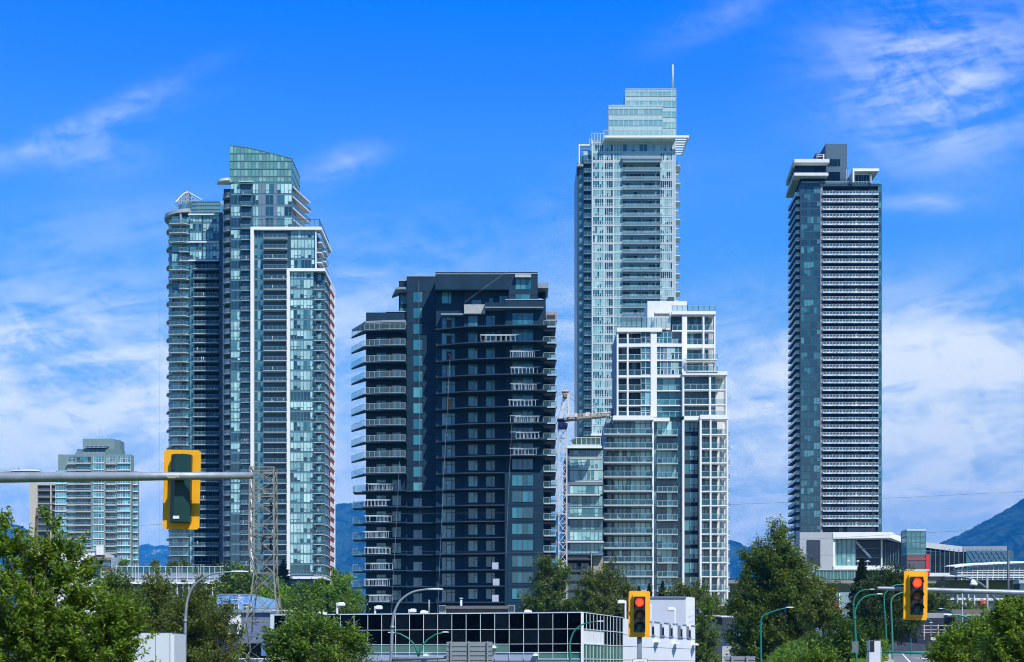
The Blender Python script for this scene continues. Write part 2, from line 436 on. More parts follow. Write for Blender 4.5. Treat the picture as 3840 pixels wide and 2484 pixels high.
    for a, d in zip(cp, cp[1:]):
        zl = [zb]+rows[::-1]
        zs = [v for v in zl if v < min(ztop(a), ztop(d))-.3]
        for i, v in enumerate(zs):
            if i+1 < len(zs): c.quad([(x(a), y1, v), (x(d), y1, v), (x(d), y1, zs[i+1]), (x(a), y1, zs[i+1])], rng.choice(gm))
            else: c.quad([(x(a), y1, v), (x(d), y1, v), (x(d), y1, ztop(d)), (x(a), y1, ztop(a))], rng.choice(gm))
    for p in cp: m.box(x(p)-.06, x(p)+.06, y1-.1, y1+.04, zb, ztop(p), TFRAME)
    for v in rows:
        e = [p for p in range(862, 1095, 4) if ztop(p) > v+.05]; m.box(x(862), x(max(e)), y1-.12, y1+.04, v-.13, v+.13, TFRAME)
    m.box(x(862), x(1094), y1-.14, y1+.04, zb-.15, zb+.15, TFRAME)
    for a, d in zip(cp, cp[1:]): m.bar((x(a), y1, ztop(a)), (x(d), y1, ztop(d)), .12, TFRAME)
    # side and rear glass
    yb = y1+15
    c.quad([(x(1094), y1, zb), (x(1094), yb, zb), (x(1094), yb, ztop(1094)), (x(1094), y1, ztop(1094))], gm[2])
    c.quad([(x(862), yb, zb), (x(862), y1, zb), (x(862), y1, ztop(862)), (x(862), yb, ztop(862))], gm[2])
    c.quad([(x(1094), yb, zb), (x(862), yb, zb), (x(862), yb, ztop(862)), (x(1094), yb, ztop(1094))], gm[2])
    for i in range(6):
        yy = y1+i*3; m.box(x(1094)-.05, x(1094)+.1, yy-.07, yy+.07, zb, ztop(1094), TFRAME)
    for v in [ztop(1094)]+rows[2:]: m.box(x(1094)-.05, x(1094)+.1, y1, yb, v-.1, v+.1, TFRAME)
    o = b.part('crown', c); part('crown_frame', m, o)
    # rooftop canopies and terrace rail
    k = MB(); ap = arc(x(862), y1+1.5, x(862)-x(811), 180, 270, 8)
    k.prism(ap+[(x(867), y1-2.6), (x(867), y1+1.5)], z(687), z(678), WHITE)
    k.box(x(898), x(952), y1-1.2, y1+.05, z(688), z(684), OFFW)
    b.part('canopy', k)
    r = MB(); r.quad([(x(952), y2-.3, z(852)), (x(1199), y2-.3, z(852)), (x(1199), y2-.3, z(828)), (x(952), y2-.3, z(828))], RGC)
    r.quad([(x(1199), y2-.3, z(852)), (x(1199), back, z(852)), (x(1199), back, z(828)), (x(1199), y2-.3, z(828))], RGB)
    for p in [952+i*17.6 for i in range(15)]: r.bar((x(p), y2-.3, z(852)), (x(p), y2-.3, z(827)), .06, DALU)
    for i in range(9): r.bar((x(1199), y2-.3+i*2.6, z(852)), (x(1199), y2-.3+i*2.6, z(827)), .06, DALU)
    r.bar((x(952), y2-.3, z(827)), (x(1199), y2-.3, z(827)), .08, DALU); r.bar((x(1199), y2-.3, z(827)), (x(1199), back, z(827)), .08, DALU)
    b.part('roof_railing', r)
    b.finish()
tower_b()
# ======== curved corner tower behind it
def tower_a():
    D = 422; b = Bld('apartment_tower', 'dark glass tower with rounded corner and lattice peak, left of slanted crown', 'tower', D, 715)
    x, z, g = b.x, b.z, b.g; s = D/F; Rr = 9.0; cx, cy = x(609)+Rr, D+Rr; h = 34.45*s
    body = arc(cx, cy, Rr-.12, 180, 270, 14); wx = x(720)
    w = MB(); w.prism(body+[(wx, D+.12), (wx, D+26), (x(609)+.12, D+26)], g, z(800), DSPAN)
    w.box(wx, x(838), D-1.2, D+24, g, z(802), DSPAN)
    b.part('wall', w)
    n = 39; zs = [z(845+34.45*i) for i in range(n)]
    rng = random.Random(8); A = arc(cx, cy, Rr, 180, 262, 9); V = []
    for _ in range(5):
        u = MB(); off = (A[0][0], A[0][1])
        for i, (p, q) in enumerate(zip(A, A[1:])):
            P = (p[0]-off[0], p[1]-off[1]); Q = (q[0]-off[0], q[1]-off[1])
            u.quad([(*P, .5), (*Q, .5), (*Q, h), (*P, h)], rng.choice(GL_M+GL_D+GL_D)); u.quad([(*P, 0), (*Q, 0), (*Q, .5), (*P, .5)], TSPAN)
            u.bar((*P, 0), (*P, h), .09, ALU if i % 2 else LALU); u.bar((*P, h*.5), (*Q, h*.5), .05, TFRAME)
        V.append(u)
    for zz in zs: b.put('window', rng.choice(V), (A[0][0], A[0][1], zz))
    rings = MB()
    for i, zz in enumerate(zs):
        r = Rr+(.75 if i % 2 == 0 else .18); o = arc(cx, cy, r, 178, 262, 12); inn = arc(cx, cy, Rr-.05, 262, 178, 12)
        rings.prism(o+inn, zz-.22, zz+.05, OFFW if i % 2 == 0 else SLABG)
    b.part('ledge', rings)
    door = ST(sp=.1, spm=DSPAN, pl=.4, vent=0, lt=GL_M+[GL_L[1]], dk=GL_D, fr=TFRAME, top=.3, pm=.3)
    column(b, 645, 678, D-.02, zs, h, 3, door, 21); column(b, 682, 714, D-.02, zs, h, 2, door, 22)
    stA = ST(sp=.6, spm=TSPAN, pl=.9, vent=.5, lt=GL_L, line=None)
    column(b, 716, 760, D-1.25, zs[:5], h, 4, stA, 23); column(b, 765, 826, D-1.25, zs[:5], h, 5, stA, 24)
    st3 = ST(sp=.45, pl=.35, vent=.4, lt=[GL_L[1]]+GL_M, spm=TSPAN); door2 = ST(sp=.1, spm=DSPAN, pl=.35, vent=0, lt=[GL_L[1]]+GL_M, dk=GL_D, top=.3, fr=TFRAME)
    column(b, 716, 731, D-1.25, zs[5:], h, 2, st3, 25); column(b, 733, 826, D-1.2, zs[5:], h, 7, door2, 26)
    for i, zz in enumerate(zs):
        if i < 5:
            if i in (2, 4): u = MB(); u.box(x(712), x(826), D-1.9, D-1.3, zz-.25, zz+.1, WHITE); b.put('ledge', u, (0, 0, 0)) if False else rings
    lw = MB()
    for i in (0, 2, 4): lw.box(x(711), x(826), D-2.0, D-1.34, zs[i]-.3+(h if i == 0 else 0), zs[i]+.05+(h if i == 0 else 0), WHITE)
    b.part('white_ledge', lw)
    balcs(b, 733, 826, D-1.3, zs[5:37], 1.5, slab=OFFW)
    U = []
    for w0, w1, seed in ((0, 1, 0), (.5, 1, 1)):
        W = x(714)-x(634)
        U.append(balcU(1, 1, plan=[(0 if not w0 else W*.5, 0), (W*.06 if not w0 else W*.52, -1.6), (W*.75, -2.2 if not w0 else -1.6), (W, -.9), (W, 0)], slab=OFFW, post=1.6))
    for i, zz in enumerate(zs[:37]):
        u, r = U[1 if i in (3, 4, 7) else 0]; b.put('balcony', u, (x(634), D-.05, zz), (('railing', r),))
    col = MB()
    for p in (679, 715): col.box(x(p)-.3, x(p)+.3, D-.5, D+.1, g, z(800), GREYC)
    b.part('column', col)
    k = MB(); k.prism(arc(cx, cy, Rr+1.3, 176, 262, 14)+[(x(714), D-1.4), (x(714), D+6), (cx, D+14), (x(600), D+14)], z(800), z(787), OFFW)
    b.part('canopy', k)
    x = lambda p: X(p, D+3); z = lambda q: Z(q, D+3)
    m = MB(); mf = MB(); mb = arc(x(650)+7, D+3+7, 7, 180, 270, 8)
    m.prism(mb+[(x(826), D+3), (x(826), D+18), (x(650), D+18)], z(801), z(757), GL_P[2])
    for i in range(20):
        p = 705+i*6.6
        if p < 826: mf.box(x(p)-.05, x(p)+.05, D+2.9, D+3.02, z(801), z(756), TFRAME)
    for p in mb[::2]: mf.bar((p[0], p[1]-.04, z(801)), (p[0], p[1]-.04, z(756)), .07, TFRAME)
    for q in (757, 771, 786): mf.box(x(705), x(826), D+2.86, D+3.0, z(q)-.07, z(q)+.07, TFRAME)
    o = b.part('plant_room', m); part('plant_room_frame', mf, o)
    k = MB(); k.box(x(730), x(826), D+6, D+16, z(757), z(743), OFFW); b.part('roof_box', k)
    t = MB(); L = []
    for i in range(9):
        a = i/8; L.append((lerp(x(650), x(700), a), D+5, z(757)+(z(713)-z(757))*(1-(1-a)**1.6)))
    Rt = [(lerp(x(700), x(752), i/4), D+5, lerp(z(713), z(743), (i/4))) for i in range(5)]
    t.tube(L, .28, WHITE); t.tube(Rt, .22, LALU)
    L2 = [(p[0]+1.2, p[1]+2.5, p[2]-1.0) for p in L]; t.tube(L2, .15, LALU)
    for p, q in zip(L, L2): t.bar(p, q, .12, LALU)
    for p, q in zip(L[1:], L2): t.bar(p, q, .1, LALU)
    for p in L[2:]+Rt[:-1]: t.bar(p, (p[0], p[1], z(757)), .13, ALU)
    t.bar((x(700), D+5, z(757)), (x(700), D+5, z(708)), .3, GREYC)
    for q in (745, 733): t.bar((x(662), D+5, z(q)) if q > 740 else (x(676), D+5, z(q)), (x(735), D+5, z(q)), .09, ALU)
    b.part('roof_lattice', t)
    b.finish()
tower_a()
# ======== dark building under construction
def tower_c():
    D = 264; b = Bld('apartment_block', 'navy clad apartment block with ladder-like railings on its balconies', 'building', D, 1700)
    b.D = 262.4; x, z, g = b.x, b.z, b.g; s = b.D/F; P = 60.2; h = P*s; D2 = D+2.3
    zk = lambda k: z(1236+P*k)
    w = MB()
    w.box(x(1364), x(1520), D2+.1, D+18, g, Z(1172, D2), NAVY)
    w.box(x(1488), x(1519.9), D2+.8, D+16, Z(1171.9, D2), Z(1054, D2+.8), NAVY)
    w.box(x(1520), x(1634), D2-.5, D+20, g, Z(1037, D2-.5), NAVY)
    w.box(x(1634), x(1908), D-3.0, D+18, z(1094), z(1029), NAVY)       # plain parapet box
    w.box(x(1908), x(2016), D-2.9, D+18, z(1150), z(1028), NAVY)
    w.box(x(1634), x(1740), D-.9, D+17.9, g, z(1094)-.01, NAVY)
    w.box(x(1740), x(1908), D-1.6, D+17.9, g, z(1094)-.01, NAVY)
    w.box(x(1895), x(2037), D-2.8, D+17, g, z(1152), NAVY)
    w.box(x(2037), x(2048), D+1, D+16, g, z(1062), NAVY)
    w.box(x(1893), x(2037.4), D-3.6, D-2.8, g, z(1777), NAVY)
    w.box(x(2048), x(2068), D+1.5, D+10, g, z(1240), NAVY2)
    b.part('wall', w)
    # light-coloured roof flashing, parapet band, unfinished concrete
    f = MB()
    for p0, p1, y0, q in ((1519, 1634, D2-.6, 1037), (1634, 1908, D-3.1, 1029), (1908, 2017, D-3.0, 1028), (1488, 1519, D2+.7, 1054), (1440, 1520, D2, 1170)):
        f.box(x(p0), x(p1), y0, y0+1, Z(q, y0), Z(q-2.5, y0), ALU)
    f.box(x(1820), x(2037), D-4.2, D-1.0, z(1168), z(1164.5), SLABG); f.box(x(1895), x(2037), D-4.0, D-3.0, z(1164.5), z(1138), NAVY)
    f.box(x(1820), x(1895), D-3.8, D-2.2, z(1164.5), z(1146), NAVY)
    f.box(x(1895), x(2037), D-4.1, D-2.9, z(1138), z(1135.5), ALU)
    f.box(x(1741), x(1820), D-2.7, D-1.62, z(1182), z(1148), mat('raw_concrete', (.40, .42, .41), .9, .15, scale=2)); f.box(x(1655), x(1741), D-2.4, D-.95, z(1185), z(1180), SLABG)
    b.part('roof_edge', f)
    jo = MB()
    for k in range(-3, 11):
        q = 1236+P*k+22
        jo.box(x(1520.5), x(1633), D2-.515, D2-.49, z(q)-.07, z(q)+.07, NAVY2)
    for k in range(10, 18): jo.box(x(1893.5), x(2036), D-3.615, D-3.59, z(1236+P*k+2)-.07, z(1236+P*k+2)+.07, NAVY2)
    for p in (1903, 1958): jo.box(x(p)-.03, x(p)+.03, D-3.612, D-3.59, g, z(1777), NAVY2)
    jo.box(x(1634), x(1908), D-3.2, D-3.01, z(1096), z(1093), NAVY2)  # dark strip painted in as the shadow line under the parapet box
    for q in (1052, 1114): jo.box(x(1908), x(2016), D-2.915, D-2.89, z(q)-.07, z(q)+.07, NAVY2)
    b.part('panel_joint_and_shadow_line', jo)
    # windows
    rng = random.Random(31)
    def win(ws, hh, ms=None, tr=None, split=None, doorish=False):
        u = MB(); W = sum(ws); a = 0
        u.box(0, W, -.03, .08, 0, hh, DALU)
        for i, ww in enumerate(ws):
            m = rng.choice(ms or GL_NAVYW)
            if split and i in split:
                zc = hh*.74; u.quad([(a+.06, -.04, .06), (a+ww-.06, -.04, .06), (a+ww-.06, -.04, zc-.05), (a+.06, -.04, zc-.05)], m)
                u.quad([(a+.06, -.04, zc+.05), (a+ww-.06, -.04, zc+.05), (a+ww-.06, -.04, hh-.06), (a+.06, -.04, hh-.06)], rng.choice(ms or GL_NAVYW))
            else: u.quad([(a+.06, -.04, .06), (a+ww-.06, -.04, .06), (a+ww-.06, -.04, hh-.06), (a+.06, -.04, hh-.06)], m)
            a += ww
        return u
    def rows(p, widths, y, ks, q_off, hh, nv=4, **kk):
        V = [win(widths, hh, **kk) for _ in range(nv)]
        for k in ks: b.put('window', rng.choice(V), (x(p), y, z(1236+P*k+q_off)))
    # q_off: sill offset (px) below the floor line of storey k (floor line = slab under the storey)
    rows(1545, [1.25, .45], D2-.52, range(-2, 18), -1-P*0+3, 1.95, split=[1])
    rows(1464, [1.05, .65], D2+.08, range(0, 18), -10, 1.95, split=[1])
    rows(1404, [.9, .9], D2+.08, range(0, 18), -2, 2.35, split=[0, 1])
    rows(1656, [.9, .9, .7], D-.92, range(0, 18), -2, 2.35, split=[2, 1])
    rows(1656, [1.2, .05, .55], D-.92, [-2], 20, 2.2, split=[2])
    rows(1756, [1.1, .65], D-1.62, range(0, 18), -12, 1.95, split=[1])
    rows(1822, [1.1, .6], D-1.62, range(0, 18), -12, 1.95, split=[1])
    rows(1921, [.95, .95, 1.0, 1.0], D-2.82, range(0, 9), -2-8, 2.25, split=[0, 1])
    rows(1920, [.95, 1.0, 1.0, .95], D-3.64, range(9, 18), -16+6, 1.98, nv=7, ms=[GL_NAVYW[0], GL_NAVYW[1], GL_D[1], GL_NAVYW[1]])
    rows(1769, [1.2, .55], D-1.62, [-2], 40, 1.5, split=[1]); rows(1834, [.8], D-1.62, [-2], 22, .9); rows(1873, [.45, 1.2], D-1.62, [-2], 25, 1.5)
    rows(1933, [.97]*3, D-2.92, [-2], -22, 2.0); rows(1933, [1.0, 1.7], D-2.92, [-2], 26, 1.5)
    for k in (-3, -2): rows(1493, [.8, .45], D2+.78, [k], 62 if k == -3 else 55, 1.9)
    hd = MB(); hd.box(x(1932), x(1991), D-3.8, D-2.9, z(1052), z(1042), OFFW); b.part('window_hood', hd)
    dr = MB(); dr.box(x(1675), x(1692), D-.99, D-.93, z(1236+P*5-2), z(1236+P*5-42), WOOD); b.part('door', dr, 'brown wooden door in the sixth storey opening')
    for k in (0, 1, 2):
        dr = MB(); dr.box(x(1675), x(1692), D-.985, D-.93, z(1236+P*k-2), z(1236+P*k-40), BLACK); b.part('door', dr)
    pp = MB()
    for k in range(0, 17):
        if k in (5, 1): continue
        dx = 1664+(k % 3)*9; pp.box(x(dx), x(dx+4.5), D-.99, D-.965, z(1236+P*k-26), z(1236+P*k-30), SIGNW)
    b.part('window_sticker', pp)
    # balcony slabs
    x0 = x(1366)
    tipx = X(1318, D2+4); leftp = [(0, 0), (tipx-x0, 4.2), (tipx-x0, 3.8), (-.2, -1.9), (x(1440)-x0, -2.6), (x(1519)-x0, -2.9), (x(1519)-x0, 0)]
    u = MB(); u.prism(leftp, -.22, 0, NAVYSLAB)
    rl = MB(); path = [(tipx-x0, 4.1), (-.15, -1.8), (x(1440)-x0, -2.5), (x(1518)-x0, -2.8), (x(1518)-x0, 0)]
    def ladderrail(mb, path, post, hgt=1.15, gl=True):
        for (ax, ay), (bx, by) in zip(path, path[1:]):
            L = math.hypot(bx-ax, by-ay); n = max(1, round(L/post))
            if gl: mb.quad([(ax, ay, .1), (bx, by, .1), (bx, by, hgt), (ax, ay, hgt)], RGC)
            for zz in (.1, hgt): mb.bar((ax, ay, zz), (bx, by, zz), .03, LALU)
            for i in range(n+1):
                t = i/n; px, py = lerp(ax, bx, t), lerp(ay, by, t); mb.bar((px, py, 0), (px, py, hgt), .025, LALU)
    for (a, c), pst in (((path[0], path[1]), .7), ((path[1], path[2]), 1.05), ((path[2], path[3]), 1.05), ((path[3], path[4]), 3)): ladderrail(rl, [a, c], pst)
    for k in range(0, 10): b.put('balcony', u, (x0, D2, zk(k)+.35), (('railing', rl),))
    u2 = MB(); u2.prism([(x(1352)-x0, .3), (x(1352)-x0, -1.3), (x(1440)-x0, -2.3), (x(1519)-x0, -2.6), (x(1519)-x0, .2)], -.2, 0, NAVYSLAB)
    for k in range(10, 18): b.put('balcony', u2, (x0, D2, zk(k)+.15))
    u3, r3 = balcU(x(1362)-x(1314), 3.2, slab=NAVYSLAB, gl=RG, post=1.0, rail=ALU, hgt=1.2)
    for k in range(10, 18): b.put('balcony', u3, (x(1314), D+5.5, zk(k)+.15), (('railing', r3),))
    x1 = x(1634)
    mainp = [(0, 1.9), (0, -.9), (x(1740)-x1, -3.1), (x(1893)-x1, -4.2), (x(2050)-x1, -4.6), (x(2050)-x1, -1.2), (x(1893)-x1, -1.2)]
    u4 = MB(); u4.prism(mainp, -.2, 0, NAVYSLAB); fin = MB()
    for px_, l in ((0, 0),): fin.prism([(0, 1.9), (.12, 1.9), (.12, -.85), (0, -.85)], 0, 1.2, NAVY, zt=[1.2, 1.2, .1, .1])
    for k in range(0, 9): b.put('balcony', u4, (x1, D-1.0+.0, zk(k)), (('fin', fin),))
    u5 = MB(); u5.prism([(0, 1.9), (0, -.9), (x(1740)-x1, -2.6), (x(1893)-x1, -3.1), (x(1893)-x1, -.4)], -.2, 0, NAVYSLAB)
    for k in range(9, 18): b.put('balcony', u5, (x1, D-1.0, zk(k)), (('fin', fin),))
    u6 = MB(); u6.prism([(0, .6), (0, -1.6), (x(1634)-x(1520)-.05, -2.0), (x(1634)-x(1520)-.05, .6)], -.2, 0, NAVYSLAB)
    fin2 = MB(); fin2.prism([(0, -.02), (.12, -.02), (.12, -1.5), (0, -1.5)], 0, 1.2, NAVY, zt=[1.2, 1.2, .1, .1])
    for k in range(10, 18): b.put('balcony', u6, (x(1520), D2-.55, zk(k)+.1), (('fin', fin2),))
    # right-hand balconies
    ub, rb = balcU(x(2084)-x(2039), 6.5, slab=OFFW, gl=RG, post=1.0, rail=LALU, th=.2)
    us, rs = balcU(x(2094)-x(2070), 2, slab=OFFW, gl=RGC, post=1.2, rail=LALU, th=.15)
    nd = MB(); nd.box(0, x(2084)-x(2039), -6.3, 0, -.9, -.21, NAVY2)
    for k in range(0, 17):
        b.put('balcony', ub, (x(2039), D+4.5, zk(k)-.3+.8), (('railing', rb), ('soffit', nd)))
        b.put('balcony', us, (x(2070), D+8, zk(k)-.9), (('railing', rs),))
    wr = ST(sp=.1, pl=.5, lt=GL_M, dk=GL_D, vent=0, fr=DALU)
    column(b, 2042, 2066, D+4.3, [zk(k)+.6 for k in range(0, 17)], 2.4, 2, wr, 5)
    k = MB(); k.prism([(x(1455), D+7), (x(1482), D+.6), (x(1518), D+.3), (x(1518), D2+.7)], z(1074), z(1066), SLABG)
    k.prism([(tipx, D+7), (x(1366), D+.4), (x(1440), D-.3), (x(1519), D-.6), (x(1519), D2+.05), (x(1400), D+5)], z(1203), z(1195), SLABG)
    k.box(x(2018), x(2057), D-1.5, D+6, z(1080), z(1060), SLABG)
    k.box(x(2050), x(2090), D+1, D+9, z(1190), z(1157), GREYC)
    b.part('roof_canopy', k)
    lou = MB()
    for i in range(12): lou.box(x(2053+i*2.7), x(2054+i*2.7), D+.9, D+1, z(1184), z(1168), BLACK)
    b.part('louvre', lou)
    b.finish()
    # things lying on it: railing sections stacked on slabs, ropes, boards
    rr = random.Random(5)
    def ladder(px, py, wpx, k, label, y, grp):
        m = MB(); W = wpx*s; hgt = 1.15
        for lay in range(3):
            dx = rr.uniform(-.6, .6); yy = lay*.14; zt = hgt+lay*.06
            m.bar((dx+.1, yy, zt), (dx+W, yy, zt+rr.uniform(-.05, .08)), .035, LALU); m.bar((dx+.1, yy, .12), (dx+W*.92, yy, .12+lay*.05), .03, LALU)
            n = 6
            for i in range(n+1):
                t = i/n; xx = dx+.15+t*(W-.3)
                if rr.random() < .85: m.bar((xx, yy, .05), (xx+rr.uniform(-.08, .08), yy, zt), .04, LALU)
        for q in (hgt+.16, hgt+.2): m.bar((-.5, .1, q), (W+.7, .1, q+.04), .03, LALU)
        o = link('railing_stack', m.tomesh('railing_stack'), None, (x(px), y, z(py)+.02))
        tag(o, label, 'railings', grp); return o
    nth = ['highest', 'second highest', 'third highest', 'fourth highest', 'fifth highest', 'sixth highest', 'seventh highest', 'lowest']
    for i in range(8):
        kq = 10+i
        ladder(1368+rr.uniform(-8, 10), 0, 88, kq, 'pale metal railing sections stacked on left balcony of navy block, %s of eight' % nth[i], D+.8, 'railing sections stacked on balconies').location.z = zk(kq)+.17
    nth2 = ['topmost', 'second from top', 'third from top', 'fourth from top', 'fifth from top', 'sixth from top', 'seventh from top', 'bottommost']
    for i in range(8):
        kq = 1+i
        ladder(1812 if i == 0 else 1918+rr.uniform(-3, 6), 0, 118 if i == 0 else 88, kq, 'pale metal railing sections stacked on right balcony of navy block, %s of eight' % nth2[i], D-4.5, 'railing sections stacked on balconies').location.z = zk(kq)+.03
    for i, kq in enumerate((15, 16, 17)):
        m = MB(); m.box(0, 1.2, 0, .06, 0, 1.25, BLUEL if False else mat('grey_board', (.42, .46, .56), .6, .05))
        o = link('wall_board', m.tomesh('wall_board'), None, (x(1846+(i == 1)*3), D-3.9, zk(kq)+.02))
        tag(o, 'pale grey board standing on %s navy balcony slab' % ['a third lowest', 'a second lowest', 'the lowest'][i], 'board', 'boards on the balconies')
    ropes = [([(1567, 1040), (1569, 1500), (1572, 1935)], D+1.2, 'thin white rope hanging down left wall strip of navy block'),
             ([(1692, 1355), (1668, 1800), (1645, 2310)], D-6, 'long slack rope hanging across middle of navy block'),
             ([(1504, 1740), (1490, 2000), (1474, 2310)], D-5, 'rope hanging over left balconies of navy block'),
             ([(1920, 1600), (1905, 1900), (1898, 2095)], D-6, 'rope hanging beside right railing stacks of navy block'),
             ([(1905, 1030), (1820, 1090), (1745, 1146)], D-4, 'rope slanting from roof parapet to unfinished concrete patch')]
    for pts, y, lab in ropes:
        m = MB(); m.tube([(x(p), y, z(q)) for p, q in pts], .018, ALU, 4); solo('rope', m, lab, 'rope')
tower_c()
# ======== tallest pale glass tower
def tower_e():
    D = 455; b = Bld('apartment_tower', 'tallest pale aqua glass tower with white pergola and roof mast', 'tower', D, 2350)
    x, z, g = b.x, b.z, b.g; s = D/F; P = 34.06; h = P*s
    w = MB()
    w.box(x(2189), x(2533), D+1.6, D+24, z(1640), z(560), PALE)
    w.box(x(2221), x(2334), D+.06, D+1.6, z(1632), z(526), PALE)
    w.box(x(2334), x(2533), D+.06, D+1.6, g, z(526), PALE) if False else w.box(x(2475), x(2533), D+.06, D+1.6, z(1640), z(526), PALE)
    w.box(x(2334), x(2475), D+.06, D+1.59, z(590), z(526), PALE)
    w.box(x(2165), x(2189), D+2.2, D+22, z(1640), z(603), DSPAN)
    w.box(x(2200), x(2500), D+4, D+20, g, z(1640), GREYC)
    b.part('wall', w)
    zs = [z(780.7+P*k) for k in range(-5, 26)]
    sA = ST(sp=.62, spm=PALE, fr=LALU, lt=GL_P, dk=GL_D+[GL_M[0]], pl=.62, vent=.5, fw=.09, mid=GL_M, pm=.12)
    sB = ST(sp=.62, spm=PALE, fr=LALU, lt=[GL_P[2], GL_P[0]], dk=GL_P, pl=.9, vent=.2, fw=.06)
    up = [z(780.7+P*k) for k in (-7, -6)]
    for c, (p0, p1, n) in enumerate(((2223, 2264, 5), (2266, 2299, 4), (2476, 2522, 6))):
        column(b, p0, p1, D, zs+(up if c else up[1:]), h, n, sA, 40+c, nv=10)
    column(b, 2301, 2334, D, zs+up, h, 3, sB, 44)
    column(b, 2336, 2474, D, up, h, 9, sA, 45)
    dr = ST(sp=.08, spm=PALE, fr=ALU, lt=GL_P[2:]+[GL_L[1]], dk=GL_D+GL_M, pl=.5, vent=0, fw=.07, top=.25)
    column(b, 2335, 2475, D+1.5, zs, h, 10, dr, 46, nv=8)
    balcs(b, 2334, 2476, D+.4, zs, 1.5, slab=SLABG, gl=RGP, rail=ALU, th=.28)
    fr = MB()
    for zz in zs+up:
        fr.box(x(2221), x(2334), D-.1, D-.03, zz+.54, zz+.68, WHITE2); fr.box(x(2476), x(2533), D-.1, D-.03, zz+.54, zz+.68, WHITE2)
        fr.box(x(2221), x(2334), D-.1, D-.03, zz-.04, zz+.08, LALU); fr.box(x(2476), x(2533), D-.1, D-.03, zz-.04, zz+.08, LALU)
    for p in (2221, 2265, 2300, 2523, 2531): fr.box(x(p)-.2, x(p)+.2, D-.12, D-.02, z(1632), z(526), LALU)
    for k in range(-5, 26): fr.box(x(2406), x(2407.5), D+.5, D+1.4, z(780.7+P*k), z(780.7+P*(k-1)), WHITE2)
    fr.box(x(2330), x(2482), D-1.2, D+1.55, z(601), z(592), SLABG); fr.box(x(2215), x(2334), D-1, D+1, z(1636), z(1629), WHITE)
    b.part('frame', fr)
    # left recessed balconies + dark strip glass
    column(b, 2174, 2189, D+2.1, zs, h, 1, ST(sp=.5, spm=TSPAN, lt=[GL_L[1], GL_M[1]], dk=GL_M, pl=.7, fr=TFRAME), 47)
    column(b, 2190, 2220, D+1.5, zs, h, 2, ST(sp=.1, lt=[GL_M[1], GL_L[1]], dk=GL_D, pl=.5, fr=TFRAME, spm=DSPAN, vent=0), 48)
    balcs(b, 2190, 2216, D+1.5, zs, 1.5, slab=TSPAN, gl=RG, rail=ALU, th=.25)
    # right stepped balconies
    for k, zz in enumerate(zs):
        wd = 1.5 if k % 2 else 2.3
        u, r = balcU(1, 1, plan=[(0, 0), (wd*.8, .2), (wd, 6), (0, 6)], slab=WHITE2, gl=RGC, rail=LALU, th=.2); b.put('balcony', u, (x(2533), D+2, zz), (('railing', r),))
    sb = MB(); sb.box(x(2533), x(2545), D+8.1, D+14, z(1640), z(600), OFFW); sb.box(x(2545), x(2562), D+7, D+12, z(603), z(596), GREYC); b.part('side_bay', sb)
    # upper blocks
    u = MB(); uf = MB(); rng = random.Random(2)
    def block(p0, p1, q0, q1, y, dep, bands):
        x = lambda p: X(p, y); z = lambda q: Z(q, y)
        u.box(x(p0), x(p1), y+.05, y+dep, z(q1), z(q0), PALE)
        n = round((p1-p0)/17.8); pw = (p1-p0)/n
        for (a, c) in bands:
            for i in range(n):
                A, B2 = x(p0+i*pw), x(p0+(i+1)*pw); u.quad([(A, y, z(c)), (B2, y, z(c)), (B2, y, z(a)), (A, y, z(a))], rng.choice([GL_P[0], GL_P[2], GL_P[2]]))
            uf.box(x(p0), x(p1), y-.09, y+.05, z(a)-.07, z(a)+.07, ALU); uf.box(x(p0), x(p1), y-.09, y+.05, z(c)-.07, z(c)+.07, ALU)
        for i in range(n+1): uf.box(x(p0+i*pw)-.06, x(p0+i*pw)+.06, y-.07, y+.05, z(q1), z(q0), LALU)
        uf.box(x(p0), x(p1), y-.1, y+.4, z(q0), z(q0)+.2, WHITE2)
    block(2346, 2535, 336, 511, D+7, 11, [(344, 361), (378, 402), (419, 440), (460, 480)])
    block(2283, 2486, 397, 511, D+3, 3.9, [(409, 430), (450, 471)])
    o = b.part('upper_storey', u); part('upper_frame', uf, o)
    low = MB()
    for i in range(13): low.quad([(x(2286+i*15.6), D+2.95, z(508)), (x(2286+i*15.6+13), D+2.95, z(508)), (x(2286+i*15.6+13), D+2.95, z(494)), (x(2286+i*15.6), D+2.95, z(494))], GL_D[1])
    b.part('penthouse_glass', low)
    a = MB(); a.tube([(X(2523, D+12), D+12, Z(345, D+12)), (X(2523, D+12), D+12, Z(243, D+12))], [.28, .24], LALU, 6); b.part('mast', a)
    x = lambda p: X(p, D-2.6); z = lambda q: Z(q, D-2.6); pg = MB(); pg.box(x(2267), x(2583), D-3.2, D-2.6, z(519), z(511), WHITE)
    pg.box(x(2535), x(2583), D-2.6, D-2.3, z(519), z(511), WHITE)
    for i in range(7): p = 2268+i*52; pg.box(x(p), x(p)+.3, D-2.6, D+.0, z(521), z(513), WHITE)
    pg.box(x(2578), x(2583)-.05, D-2.6, D+13.5, z(516), z(511.2), WHITE)
    for i in range(7): yy = D-.5+i*2.15; pg.box(x(2533), x(2578), yy, yy+.7, z(516), z(512), WHITE)
    pg.box(x(2268), x(2533), D-2.6, D-.1, z(522), z(520), WHITE2)
    for i in range(7): q = 532+i*10.5; pg.box(x(2176), x(2217), D+1.2+i*.5, D+1.7+i*.5, z(q+4), z(q), WHITE)
    pg.box(x(2172), x(2219), D+.6, D+1.1, z(533), z(528), WHITE); pg.box(x(2172), x(2176), D+.6, D+1.1, z(603), z(533), WHITE)
    pg.box(x(2166), x(2190), D+.4, D+2.1, z(612), z(603), GREYC)
    b.part('pergola', pg)
    r = MB()
